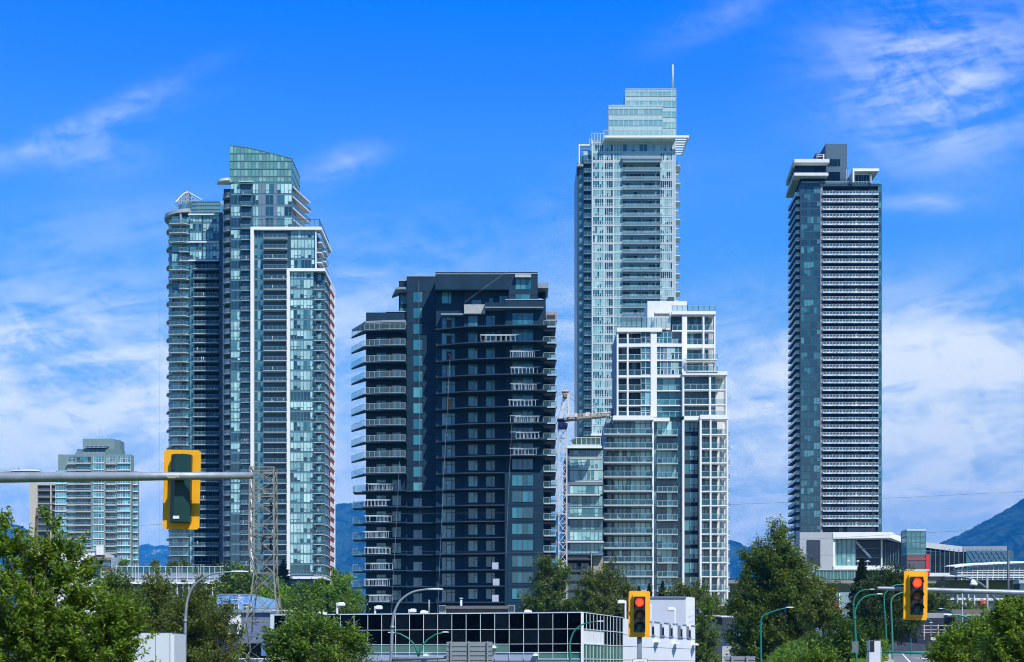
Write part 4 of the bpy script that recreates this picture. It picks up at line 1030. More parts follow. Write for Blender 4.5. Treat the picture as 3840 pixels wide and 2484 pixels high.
    # tall block behind, roofs
    bw = MB(); y0 = 186; bw.box(X(2436, y0), X(2575, y0), y0+1, y0+14, 0, Z(2237, y0), mat('pale_lilac_wall', (.50, .54, .60), .55, .04)); bw.prism([(X(2575, y0), y0+1.0), (X(2607, 189.2), 189.2+.5), (X(2607, 189.2), y0+14), (X(2575, y0), y0+14)], 0, Z(2237, y0), W3)
    bw.box(X(2434, y0), X(2577, y0), y0+.8, y0+1.2, Z(2241, y0), Z(2236, y0), LILAC)
    part('tall_block', bw, root)
    for q in range(1, 4): bars(E, Fp, .93, 1.0, wz(199+q*28), wz(199+q*28), .02, .3, LILAC)
    top = MB(); zr = wz(200); pl = [P(A, C, 0, -.3), P(A, C, 1, -.3), P(C, E, 1, -.3), P(E, Fp, 1, -.4), (X(2600, 215), 215), (A[0]+4, A[1]+26)]
    top.prism(pl, 0, zr-.6, ROOFG); part('roof', top, root)
    part('glazing', gl, root); part('mullion', fr, root); part('wall', wl, root)
    # rooftop plant screen
    D = 160; t = MB(); t.box(X(1668, D), X(1930, D), D-2, D+6, wz(195), Z(2278, D), mat('timber_grey', (.13, .13, .13), .85, .2, scale=3)); t.prism([(X(1672, D), D-2.6), (X(1915, D), D-2.6), (X(1905, D), D-1.9), (X(1690, D), D-1.9)], Z(2287, D), Z(2276, D), MATS['timber_grey'])
    for p in (1650, 1905):
        t.box(X(p, D), X(p+26, D), D-2.5, D-2.1, wz(195), Z(2274, D), ALU)
        for i in range(8): t.box(X(p+2, D), X(p+24, D), D-2.6, D-2.51, Z(2295-i*2.6, D), Z(2294-i*2.6, D), DALU)
    part('plant_screen', t, root)
    p = MB(); p.tube([(X(1729, D), D, wz(195)), (X(1729, D), D, Z(2244, D))], .14, LALU, 8); p.tube([(X(1729, D), D, Z(2247, D)), (X(1729, D), D, Z(2243, D))], .24, LALU, 8); part('vent_pipe', p, root)
    # half round wall lights
    for px, py, dd in ((1852, 2432, 147), (2008, 2461, 146.5), (1598, 2462, 149)):
        m = MB(); pts = [(X(px, dd)+.3*math.cos(math.radians(a)), Z(py, dd)+.3*math.sin(math.radians(a))) for a in range(0, 181, 30)]
        m.xprism(pts, dd-.9, dd+.6, WHITE); part('wall_lamp', m, root)
    for i, (px, py, dd) in enumerate(((2465, 2406, 172), (2540, 2413, 179), (2608, 2417, 187))):
        m = MB(); pts = [(X(px, dd)+.35*math.cos(math.radians(a)), Z(py+4, dd)+.28*math.sin(math.radians(a))) for a in range(0, 181, 30)]
        m.xprism(pts, dd-1, dd+1.2, WHITE); part('wall_lamp', m, root)
office()
def simple(name, label, cat, D, pc, boxes, pn='wall'):
    b = Bld(name, label, cat, D, pc)
    for nm, L in boxes:
        w = MB()
        for p0, p1, d0, d1, q0, q1, m in L: b.box(w, p0, p1, D+d0, D+d1, q0, q1, m)
        b.part(nm, w)
    return b
def lows():
    # white roofed building with cell aerials
    b = simple('commercial_building', 'white parapet building with rooftop cell aerials and brown fascia', 'building', 430, 320, [('wall', [(170, 366, 0, 18, None, 2066, SIGNW), (170, 368, -.3, .0, 2068, 2061, OFFW)]), ('fascia', [(352, 428, -3.2, -.4, 2104, 2094, BROWN), (388, 432, -4, -.4, 2142, 2133, BROWN), (380, 424, -2.9, -.45, 2133, 2104, GL_D[1])]), ('bay', [(428, 462, -3.4, 4, None, 2096, SLABG)])])
    x, z = b.x, b.z; a = MB()
    for p in (371, 385): a.box(x(p)-.5, x(p)+.5, 429, 429.4, z(2082), z(2050), WHITE); a.bar((x(p), 430, z(2094)), (x(p), 430, z(2080)), .2, GALV); a.box(x(p)-.7, x(p)+.7, 429.2, 430, z(2090), z(2083), DALU)
    b.part('cell_aerial', a); r = MB()
    for q in (2120, 2126): r.bar((x(390), 425, z(q)), (x(440), 425, z(q)), .12, ALU)
    b.part('railing', r)
    # podium with white mullions and glass parapet
    D = 380; b = Bld('podium_building', 'grey podium with white mullions and green glass parapet at tower foot', 'building', D, 640); x, z, g = b.x, b.z, b.g; s = D/F
    w = MB(); w.box(x(437), x(905), D+.1, D+20, g, z(2147), mat('podium_grey', (.27, .31, .38), .5, .06)); w.box(x(437), x(905), D-1, D, z(2191), z(2184), WHITE); w.box(x(437), x(905), D-.2, D+.1, g, z(2191), GL_N[1]); b.part('wall', w)
    gp = MB(); gp.quad([(x(437), D, z(2147)), (x(860), D, z(2147)), (x(860), D, z(2126)), (x(437), D, z(2126))], railglass('rail_glass_green', (.02, .12, .11), .7)); b.part('glass_parapet', gp)
    m = MB()
    for i in range(22):
        p = 437+i*20.5; m.bar((x(p), D-.15, z(2184)), (x(p), D-.15, z(2124 if i % 4 else 2118)), .07, WHITE)
        if i % 4 == 3: m.bar((x(p+9), D-.15, z(2184)), (x(p+9), D-.15, z(2118)), .07, WHITE)
    for q in (2125, 2165, 2179): m.bar((x(437), D-.15, z(q)), (x(860), D-.15, z(q)), .07, WHITE)
    for i in range(12): m.bar((x(600+i*22), D-.4, z(2240)), (x(600+i*22), D-.4, z(2191)), .16, WHITE)
    b.part('mullion', m)
    # blue corrugated building with wave emblem
    D = 190; b = Bld('corrugated_building', 'bright blue corrugated building with white wave emblem', 'building', D, 900); x, z, g = b.x, b.z, b.g
    w = MB(); w.box(x(812), x(953), D, D+12, 0, z(2231), BLUEW)
    w.prism([(x(953), D), (x(990), D+9), (x(985), D+14), (x(953), D+12)], 0, z(2231), BLUEL, zt=[z(2231), z(2240), z(2240), z(2231)])
    for i in range(35): p = 812+i*4.1; w.box(x(p)-.035, x(p)+.035, D-.08, D, z(2290), z(2232), BLUEL)
    w.box(x(811), x(955), D-.15, D+.1, z(2231), z(2228), SLABG); b.part('wall', w)
    for p0 in (820, 864, 911):
        f = MB(); f.box(x(p0), x(p0+32), D-.16, D-.02, z(2289), z(2265), WHITE); o = b.part('window', f); gq = MB()
        for i in range(2):
            for j in range(2): gq.box(x(p0+2+i*15), x(p0+15+i*15), D-.18, D-.15, z(2287-j*12), z(2278-j*12), GL_D[0])
        part('pane', gq, o)
    e = MB()
    def wave(q, amp, a, c, th):
        up = [(x(lerp(a, c, i/12)), z(q-amp*math.sin(math.pi*2*i/12)-th*math.sin(math.pi*i/12))) for i in range(13)]; dn = [(x(lerp(a, c, i/12)), z(q-amp*math.sin(math.pi*2*i/12)+th*.6*math.sin(math.pi*i/12))) for i in range(12, -1, -1)]
        for i in range(12): e.quad([(up[i][0], D-.14, up[i][1]), (up[i+1][0], D-.14, up[i+1][1]), (dn[11-i][0], D-.14, dn[11-i][1]), (dn[12-i][0], D-.14, dn[12-i][1])], WHITE)
    wave(2242, 1.5, 868, 921, 2.4); wave(2249, -1.5, 860, 921, 2.2); e.box(x(893), x(904), D-.15, D-.1, z(2237), z(2235), WHITE); e.box(x(896), x(900), D-.16, D-.1, z(2235), z(2233), WHITE)
    b.part('emblem', e)
    for ch, p in (('O', 892), ('U', 903)):
        text('letter', ch, .42, WHITE, b.root, (x(p), D-.13, z(2261)), .03)
    # slate blue building beside black office
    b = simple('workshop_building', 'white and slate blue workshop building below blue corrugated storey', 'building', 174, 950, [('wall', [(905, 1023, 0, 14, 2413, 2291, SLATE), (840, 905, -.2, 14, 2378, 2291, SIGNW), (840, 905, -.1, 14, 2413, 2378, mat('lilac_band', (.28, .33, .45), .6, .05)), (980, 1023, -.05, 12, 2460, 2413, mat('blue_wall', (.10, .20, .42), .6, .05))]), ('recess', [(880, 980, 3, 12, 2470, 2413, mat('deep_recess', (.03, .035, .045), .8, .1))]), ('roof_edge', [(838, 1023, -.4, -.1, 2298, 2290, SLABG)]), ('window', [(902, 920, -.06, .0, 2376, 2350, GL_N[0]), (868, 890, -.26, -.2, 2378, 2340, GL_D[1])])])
    r = MB(); x, z = b.x, b.z
    for i in range(9): r.bar((x(955+i*14), 180, z(2290)), (x(955+i*14), 180, z(2282)), .05, WHITE)
    r.bar((x(955), 180, z(2282)), (x(1067), 180, z(2282)), .05, WHITE); b.part('railing', r)
    # striped containers
    D = 150
    for i in range(9):
        p = 893+i*19; m = MB(); c = [BLUEW, SIGNW, GREYC][i % 3]
        m.box(X(p, D), X(p+16, D), D, D+.8, Z(2497, D), Z(2473, D), mat('bin_blue', (.02, .10, .36), .5, .05) if i % 3 != 1 else GREYC); m.box(X(p-.5, D), X(p+16.5, D), D-.05, D+.85, Z(2473, D), Z(2469, D), WHITE)
        solo('storage_bin', m, '%s white-lidded bin in row behind foreground trees' % ['leftmost', 'second', 'third', 'fourth', 'fifth', 'sixth', 'seventh', 'eighth', 'ninth'][i], 'bin', 'lidded bins in a row')
    # dark green slab right of tall trees, dark service building
    simple('service_building', 'dark slate blank wall beside the poplars', 'building', 200, 2680, [('wall', [(2588, 2708, 0, 8, None, 2316, mat('dark_slate', (.045, .06, .085), .7, .08)), (2708, 2790, 2, 8, None, 2310, OFFW)]), ('roof_edge', [(2580, 2700, -.5, 0, 2313, 2307, CREAM), (2700, 2800, -.8, 1.9, 2316, 2310, WHITE2)])])
    simple('low_wall', 'dark navy wall behind the street lamp and trees at left', 'wall', 130, 700, [('panel', [(640, 800, 0, 1, None, 2428, mat('navy_wall', (.05, .07, .12), .7, .08)), (640, 800, -.1, 1.1, 2428, 2425, GREYC)])])
    # panel board
    D = 55; m = MB(); rc = X(466, D)-X(455, D); ap = arc(X(466, D), D+rc, rc, 180, 270, 5)+arc(X(641, D), D+rc, rc, 270, 360, 5)
    m.prism(ap+[(X(652, D), D+2), (X(455, D), D+2)], 0, Z(2373, D), mat('board_grey', (.60, .64, .67), .5, .03, streak=True), DALU)
    for p in (467, 583, 637): m.box(X(p, D)-.008, X(p, D)+.008, D-.003, D+.1, 0, Z(2374, D), DALU)
    m.box(X(454, D), X(653, D), D-.008, D+2.02, Z(2374, D), Z(2372, D), DALU)
    solo('utility_cabinet', m, 'large pale grey metal cabinet with rounded corners beside leafy tree', 'cabinet')
lows()
# ======== convention hall, elevator tower, guideway, station
def hall():
    D = 430; b = Bld('convention_hall', 'white and grey hall with folded white roof and dark billboard', 'building', D, 3300); x, z, g = b.x, b.z, b.g
    PG = mat('pale_grey_panel', (.42, .44, .46), .7, .05); w = MB()
    w.box(x(2994), x(3119), D-2, D+4, g, z(1999), PG); w.box(x(3119), x(3128), D-1.5, D+2, z(2125), z(2020), WHITE)
    w.box(x(3119), x(3420), D+3.2, D+30, z(2150), z(2018), GL_N[0]); w.box(x(3400), x(3842), D+10, D+40, g, z(2060), GL_N[0])
    b.part('wall', w)
    bb = MB(); bb.box(x(3021), x(3070), D-2.3, D-2.01, z(2116), z(2028), mat('billboard_dark', (.035, .045, .065), .5, .05)); b.part('billboard', bb)
    r = MB(); top = [(3118, 1999), (3334, 1998), (3398, 2017), (3480, 2023), (3670, 2033), (3845, 2031)]; bot = [(3118, 2023), (3334, 2020), (3398, 2036), (3480, 2043), (3670, 2056), (3845, 2056)]
    dep = [D-2.2, D-2.2, D+2, D+8, D+16, D+16]
    for i in range(5):
        a0, a1 = dep[i], dep[i+1]; m = WHITE if i < 3 else (OFFW if i == 3 else SLABG)
        P = [(x(top[i][0]), a0, z(bot[i][1])), (x(top[i+1][0]), a1, z(bot[i+1][1])), (x(top[i+1][0]), a1, z(top[i+1][1])), (x(top[i][0]), a0, z(top[i][1]))]
        r.quad(P, m); r.quad([P[3], P[2], (P[2][0], P[2][1]+20, P[2][2]), (P[3][0], P[3][1]+20, P[3][2])], WHITE2); r.quad([(P[0][0], P[0][1]+6, P[0][2]), (P[1][0], P[1][1]+6, P[1][2]), P[1], P[0]], OFFW)
    b.part('roof', r)
    gq = MB(); mm = MB(); rng = random.Random(9)
    gm = [glass('hall_glass', (.12, .30, .29)), glass('hall_glass_light', (.18, .38, .36))]
    for i in range(5):
        for j in range(3):
            p0 = 3126+i*17.2; q0 = 2024+j*33; gq.quad([(x(p0), D+1, z(q0+33)), (x(p0+17.2), D+1, z(q0+33)), (x(p0+17.2), D+1, z(q0)), (x(p0), D+1, z(q0))], rng.choice(gm))
    for i in range(6): p = 3126+i*17.2; mm.bar((x(p), D+.95, z(2123)), (x(p), D+.95, z(2022)), .12, TFRAME)
    for q in (2056, 2090): mm.bar((x(3126), D+.95, z(q)), (x(3320), D+.95 if q == 0 else D+2.9, z(q)), .12, TFRAME)
    mm.bar((x(3212), D+3.0, z(2023)), (x(3275), D+3.0, z(2090)), .45, LALU); mm.box(x(3312), x(3317), D+2.4, D+3.1, z(2120), z(2022), LALU)
    for i in range(9): p = 3330+i*10; mm.bar((x(p), D+3.1, z(2112)), (x(p), D+3.1, z(2030)), .1, TFRAME)
    for i in range(18): p = 3490+i*18; mm.bar((x(p), D+9.9, z(2140)), (x(p), D+9.9, z(2050)), .14, TFRAME)
    gq.quad([(x(3660), D+9.6, z(2118)), (x(3842), D+9.6, z(2118)), (x(3842), D+9.6, z(2056)), (x(3660), D+9.6, z(2056))], mat('lattice_blue', (.04, .16, .22), .3, .1))
    for i in range(-3, 10):
        p = 3660+i*19
        for dx in (40, -40):
            a = max(3660, min(3842, p)); 
            if 3660 <= p <= 3842 and 3660 <= p+dx <= 3842: mm.bar((x(p), D+9.5, z(2056)), (x(p+dx), D+9.5, z(2118)), .16, SLATE)
    part('mullion', mm, b.part('glazing', gq))
    f = MB(); f.box(x(3119), x(3345), D-2.4, D+3, z(2140), z(2124), WHITE); f.box(x(3345), x(3425), D+0, D+3, z(2150), z(2136), WHITE); f.box(x(3484), x(3640), D+6, D+9.9, z(2158), z(2144), WHITE2)
    f.box(x(3050), x(3200), D-3, D, z(2176), z(2142), GREENG)
    for i in range(12): f.bar((x(3052+i*13), D-3.1, z(2176)), (x(3052+i*13), D-3.1, z(2142)), .1, ALU)
    f.box(x(3040), x(3210), D-3.4, D-3, z(2142), z(2138), OFFW)
    b.part('terrace', f)
    for p in (3178, 3214, 3250):
        m = MB(); m.bar((x(p), D-1, z(2124)), (x(p), D-1, z(2104)), .08, ALU); m.tube([(x(p), D-1, z(2107)), (x(p), D-1, z(2103))], [.9, .1], WHITE2, 8); b.part('parasol', m)
    # elevator tower
    D = 345; b = Bld('elevator_tower', 'glass elevator tower with red and grey base', 'tower', D, 3440); x, z, g = b.x, b.z, b.g
    tg = railglass('lift_glass', (.10, .32, .32), .62); m = MB(); fr = MB()
    x0, x1, y0, y1 = x(3401), x(3471), D, D+5; zb, zt = z(2079), z(1990)
    for a, c in (((x0, y0), (x1, y0)), ((x1, y0), (x1, y1)), ((x1, y1), (x0, y1)), ((x0, y1), (x0, y0))): m.quad([(*a, zb), (*c, zb), (*c, zt), (*a, zt)], tg)
    for i in range(5):
        zz = lerp(zb, zt, i/4)
        for a, c in (((x0, y0), (x1, y0)), ((x1, y0), (x1, y1)), ((x1, y1), (x0, y1)), ((x0, y1), (x0, y0))): fr.bar((*a, zz), (*c, zz), .13, TFRAME if i % 4 else LALU)
    for i in range(5):
        xx = lerp(x0, x1, i/4); fr.bar((xx, y0, zb), (xx, y0, zt), .1, TFRAME); fr.bar((xx, y1, zb), (xx, y1, zt), .1, TFRAME)
    fr.box(x0-.1, x1+.1, y0-.1, y1+.1, zt, zt+.3, LALU)
    sh = MB(); sh.box(x0+1.4, x1-1.2, y0+1.5, y1-1, g, z(2050), DALU); b.part('shaft', sh)
    b.part('glazing', m); b.part('frame', fr)
    k = MB(); k.box(x0-.1, x(3470), y0-.2, y1, g, zb, mat('charcoal_base', (.09, .10, .11), .7, .06)); k.box(x0-.2, x(3484), y0-.4, y1+.2, z(2142), z(2136), LALU); b.part('base', k)
    rd = MB(); rd.box(x(3471), x(3485), y0-.35, y1+.1, z(2175), zb, REDM); rd.box(x0, x(3470), y0-.3, y0-.21, z(2101), z(2095), REDM); b.part('red_panel', rd)
    # guideway
    D = 330; b = Bld('rail_guideway', 'elevated concrete rail guideway crossing behind the trees', 'viaduct', D, 3300); x, z, g = b.x, b.z, b.g
    CO = mat('guideway_concrete', (.26, .25, .23), .9, .12); m = MB()
    pr = [(D-.6, z(2189)), (D-.6, z(2177)), (D+9.6, z(2177)), (D+9.6, z(2189)), (D+6.5, z(2226)), (D+2.5, z(2226))]
    n = len(pr); L = [(x(2690), *p) for p in pr]; Rr = [(x(4000), *p) for p in pr]
    for i in range(n): m.quad([L[i], L[(i+1) % n], Rr[(i+1) % n], Rr[i]], CO)
    m.quad(L[::-1], CO); m.quad(Rr, CO); b.part('deck', m)
    for p in (2760, 3128, 3610): 
        c = MB(); c.tube([(x(p), D+4.5, g), (x(p), D+4.5, z(2245)), (x(p), D+4.5, z(2226))], [1.0, 1.0, 2.6], CO, 10); b.part('pier', c)
    # station
    D = 322; b = Bld('rail_station', 'white curved roof station with glazed sides on the guideway', 'station', D, 3720); x, z, g = b.x, b.z, b.g
    m = MB(); top = [(3576, 2131), (3600, 2127), (3640, 2122), (3700, 2119), (3780, 2115), (3850, 2113), (4000, 2108)]
    for (a, q), (c, q2) in zip(top, top[1:]): m.quad([(x(a), D-1, z(q)), (x(c), D-1, z(q2)), (x(c), D-1, z(q2)+.35), (x(a), D-1, z(q)+.3)], WHITE); m.quad([(x(a), D-1, z(q)+.3), (x(c), D-1, z(q2)+.35), (x(c), D+7, z(q2)+1.0), (x(a), D+7, z(q)+.9)], WHITE)
    b.part('roof', m); gq = MB()
    gs = mat('station_glass', (.10, .20, .22), .15, .2, ior=1.6)
    gq.xprism([(x(3590), z(2176)), (x(4000), z(2176)), (x(4000), z(2112)), (x(3780), z(2118)), (x(3640), z(2126)), (x(3600), z(2135))], D, D+7, gs)
    o = b.part('glazing', gq); fr = MB()
    for i in range(20): p = 3605+i*19.5; fr.bar((x(p), D-.1, z(2176)), (x(p+3), D-.1, z(2124)), .13, WHITE2 if i % 3 == 0 else ALU)
    for q in (2140, 2148, 2158, 2166): fr.bar((x(3590), D-.12, z(q)), (x(4000), D-.12, z(q)), .1 if q < 2150 else .16, WHITE2)
    part('mullion', fr, o)
    c = MB(); c.box(x(3480), x(3590), D-1, D+5, z(2163), z(2160), WHITE2); c.box(x(3490), x(3590), D+1, D+5, z(2176), z(2164), GL_D[0]); b.part('platform_canopy', c)
    c = MB(); c.box(x(3786), x(3900), D-6, D-2, z(2194), z(2182), OFFW); c.box(x(3790), x(3900), D-5.8, D-2, z(2230), z(2194), GL_D[1]); b.part('entrance_canopy', c)
    # shops beneath
    simple('shop_building', 'glass fronted shop with white fascia under guideway', 'shop', 300, 3650, [('wall', [(3548, 3760, 0, 10, None, 2228, GL_D[0])]), ('fascia', [(3548, 3620, -.4, 0, 2251, 2243, WHITE2), (3622, 3760, -.5, 0, 2253, 2244, WHITE2)]), ('red_sign', [(3673, 3698, -.6, -.4, 2272, 2252, REDM), (3683, 3690, -.7, -.6, 2266, 2258, YELLOW)]), ('column', [(3584, 3588, -1, -.6, 2270, 2232, CREAM), (3626, 3629, -1, -.6, 2283, 2230, WHITE2), (3648, 3651, -1, -.6, 2270, 2234, WHITE2)])])
    simple('low_building', 'low building with brown shingle roof and dark blue wall', 'building', 190, 3570, [('wall', [(3440, 3580, 0, 8, None, 2318, mat('deep_navy_wall', (.012, .018, .035), .7, .1)), (3475, 3590, 1, 9, 2318, 2298, GREYC)]), ('roof', [(3560, 3690, -1, 6, 2305, 2287, mat('brown_shingle', (.16, .13, .12), .9, .15, scale=4)), (3540, 3700, -1.6, -1, 2313, 2305, GREYC)])])
    simple('shop_building', 'white walled shop with orange sign behind dark poplar', 'shop', 250, 3140, [('wall', [(3060, 3200, 0, 8, None, 2222, SLABG)]), ('glazing', [(3130, 3165, -.1, 0, 2260, 2224, glass('pale_green_glass', (.20, .40, .30)))]), ('orange_sign', [(3105, 3145, -.3, -.1, 2292, 2262, ORANGE)]), ('white_trim', [(3145, 3149, -.4, -.1, 2300, 2225, WHITE), (3060, 3105, -.3, -.1, 2240, 2215, WHITE)])])
    D = 165; m = MB()
    for q in (2347, 2362, 2372): m.bar((X(3460, D), D, Z(q, D)), (X(3600, D), D, Z(q, D)), .06, mat('pink_rail', (.45, .38, .38), .6, .1))
    for i in range(6): m.bar((X(3466+i*26, D), D, Z(2400, D)), (X(3466+i*26, D), D, Z(2343, D)), .09, MATS['pink_rail'])
    solo('railing', m, 'pale railing fence in front of dark blue wall', 'fence')
    # timber fence along far side of the road
    m = MB(); rng = random.Random(3)
    for i in range(34):
        p = 3296+i*5.2; D = 172+i*.5; m.box(X(p, D), X(p+4.6, D), D, D+.06, Z(2444, D)-.6, Z(2400+i*.45+rng.uniform(0, 2), D), mat('fence_board', (.06, .07, .10), .85, .25, scale=1.5))
    solo('timber_fence', m, 'dark weathered board fence beyond the curving road', 'fence')
hall()
# ======== crane
def crane():
    D = 281; x = lambda p: X(p, D); z = lambda q: Z(q, D); root = thing('tower_crane', 'white lattice tower crane with navy cab and lettered jib', 'crane', (x(2112), D+1, G(x(2112), D)))
    m = MB(); w2 = (x(2126)-x(2096))/2; cx = x(2111); zb, zt = G(0, D), z(1604)
    def lattice(m, cx, cy, w, z0, z1, step, r, mt, cx1=None, w1=None):
        n = max(2, round((z1-z0)/step)); cx1 = cx if cx1 is None else cx1; w1 = w if w1 is None else w1
        def c(i, k):
            t = i/n; ww = lerp(w, w1, t); dx, dy = ((-1, -1), (1, -1), (1, 1), (-1, 1))[k]; return (lerp(cx, cx1, t)+dx*ww, cy+dy*ww, lerp(z0, z1, t))
        for k in range(4): m.bar(c(0, k), c(n, k), r*1.7, mt)
        for i in range(n):
            for k in range(4):
                j = (k+1) % 4; m.bar(c(i, k), c(i, j), r, mt)
                if (i+k) % 2: m.bar(c(i, k), c(i+1, j), r, mt)
                else: m.bar(c(i, j), c(i+1, k), r, mt)
    lattice(m, cx, D+1, w2, zb, zt, 1.9, .07, CWHITE); part('mast', m, root)
    c = MB(); c.prism([(x(2092), D-.5), (x(2127), D-.5), (x(2127), D+2.5), (x(2092), D+2.5)], z(1604), z(1588), CBLUE); c.box(x(2094), x(2120), D-.3, D+2.3, z(1588), z(1576), CBLUE); c.box(x(2089), x(2117), D-.6, D+2.6, z(1576), z(1572), CBLUE); c.box(x(2118), x(2128), D-1.2, D, z(1604), z(1592), CBLUE)
    part('slewing_unit', c, root)
    h = MB(); lattice(h, x(2116), D+1, .75, z(1572), z(1490), 2.2, .07, CWHITE, x(2125), .45)
    h.bar((x(2093), D+1, z(1572)), (x(2113), D+1, z(1482)), .08, CWHITE); h.bar((x(2098), D+.4, z(1572)), (x(2116), D+.6, z(1486)), .06, CWHITE)
    h.box(x(2108), x(2134), D, D+2, z(1468), z(1463), CWHITE); h.box(x(2113), x(2128), D+.2, D+1.8, z(1488), z(1468), CWHITE) if False else h.bar((x(2114), D+1, z(1490)), (x(2110), D+1, z(1464)), .14, CWHITE); h.bar((x(2136), D+1, z(1468)), (x(2128), D+1, z(1500)), .12, CWHITE); h.tube([(x(2120), D-.2, z(1484)), (x(2120), D+2.2, z(1484))], .4, BROWN, 8)
    part('tower_head', h, root)
    j = MB(); a, c2 = (x(2112), z(1574)), (x(2300), z(1558))
    j.xprism([(x(2112), z(1578)), (x(2272), z(1562)), (x(2272), z(1556)), (x(2112), z(1570))], D-.4, D+1.9, mat('jib_grey', (.33, .31, .28), .7, .15, scale=2))
    rng = random.Random(1)
    for yy in (D-.4, D+1.9):
        j.bar((x(2112), yy, z(1559)), (x(2290), yy, z(1546)), .06, CWHITE)
        for i in range(18): t = i/17; j.bar((lerp(x(2114), x(2288), t), yy, lerp(z(1570), z(1557), t)), (lerp(x(2114), x(2288), t), yy, lerp(z(1559), z(1546), t)), .07, CREAM)
    for i in range(9):
        t = .25+i*.08; w_ = rng.uniform(.4, 1.1); xx = lerp(x(2112), x(2285), t); zz = lerp(z(1569), z(1556), t); j.box(xx, xx+w_, D+.2, D+1.2, zz, zz+rng.uniform(.4, 1.0), [CWHITE, BROWN, CREAM][i % 3])
    j.box(x(2290), x(2302), D-.3, D+1.8, z(1556), z(1534), CBLUE); j.box(x(2255), x(2290), D-.2, D+1.6, z(1560), z(1548), CWHITE)
    part('jib', j, root)
    s = MB(); s.box(x(2127), x(2162), D-.62, D-.5, z(1576), z(1566), CBLUE); o = part('sign_panel', s, root)
    text('lettering', 'APPIA', .52, SIGNW, o, (x(2129.5), D-.64, z(1574.6)), .02, .25)
    cb = MB()
    for p0, q0, p1, q1 in ((2134, 1466, 2275, 1548), (2134, 1470, 2240, 1549), (2133, 1488, 2200, 1524), (2110, 1465, 2050, 1490), (2110, 1472, 2050, 1500)): cb.bar((x(p0), D+1, z(q0)), (x(p1), D+1, z(q1)), .035, DALU, 3)
    part('stay_cable', cb, root)
crane()
# ======== lattice power pylon
def pylon():
    D = 158; m = MB(); x = lambda p: X(p, D); z = lambda q: Z(q, D)
    lv = [(1752, 936, 1026, 3.0), (1805, 936, 1027, 3.0), (1862, 936, 1027, 3.1), (1930, 935, 1027, 3.2), (2005, 935, 1028, 3.3), (2075, 936, 1028, 3.3), (2150, 953, 1028, 3.3), (2225, 945, 1034, 3.8), (2330, 928, 1046, 4.8), (2440, 912, 1060, 6.2), (2560, 892, 1080, 7.6)]
    C = []
    for q, p0, p1, dep in lv:
        if q < 2140: p0 += 0
        dd = (dep-3)/2; C.append([(x(p0), D-dd, z(q)), (x(p1), D-dd, z(q)), (x(p1-6), D-dd+dep, z(q)), (x(p0-6 if q < 2100 else p0-4), D-dd+dep, z(q))])
    for a, c in zip(C, C[1:]):
        for k in range(4):
            j = (k+1) % 4; m.bar(a[k], c[k], .105, RUSTY); m.bar(a[k], c[j], .05, RUSTY); m.bar(a[j], c[k], .05, RUSTY)
            mid = [tuple((a[k][i]+c[k][i])/2 for i in range(3)), tuple((a[j][i]+c[j][i])/2 for i in range(3))]; m.bar(mid[0], mid[1], .035, RUSTY)
    for i in (0, 2, 4, 6, 8):
        for k in range(4): m.bar(C[i][k], C[i][(k+1) % 4], .085, RUSTY)
    solo('power_pylon', m, 'weathered steel lattice pylon in front of slate blue building', 'pylon')
    for i, (p, q0, q1, yy) in enumerate(((1008, 1880, 1935, 0), (976, 2010, 2065, 0), (1004, 2020, 2060, .5))):
        g = MB(); n = 12
        for k in range(n): zz = lerp(z(q0), z(q1), (k+.5)/n); g.tube([(x(p), D+1.5+yy, zz-.06), (x(p), D+1.5+yy, zz+.06)], [.13, .1], BLACK, 8)
        g.bar((x(p), D+1.5+yy, z(q0-8)), (x(p), D+1.5+yy, z(q1)), .03, BLACK); solo('insulator_string', g, ['black insulator string hanging highest inside the pylon', 'black insulator string on left, lower half of the pylon', 'black insulator string on right, lower half of the pylon'][i], 'insulator')
pylon()
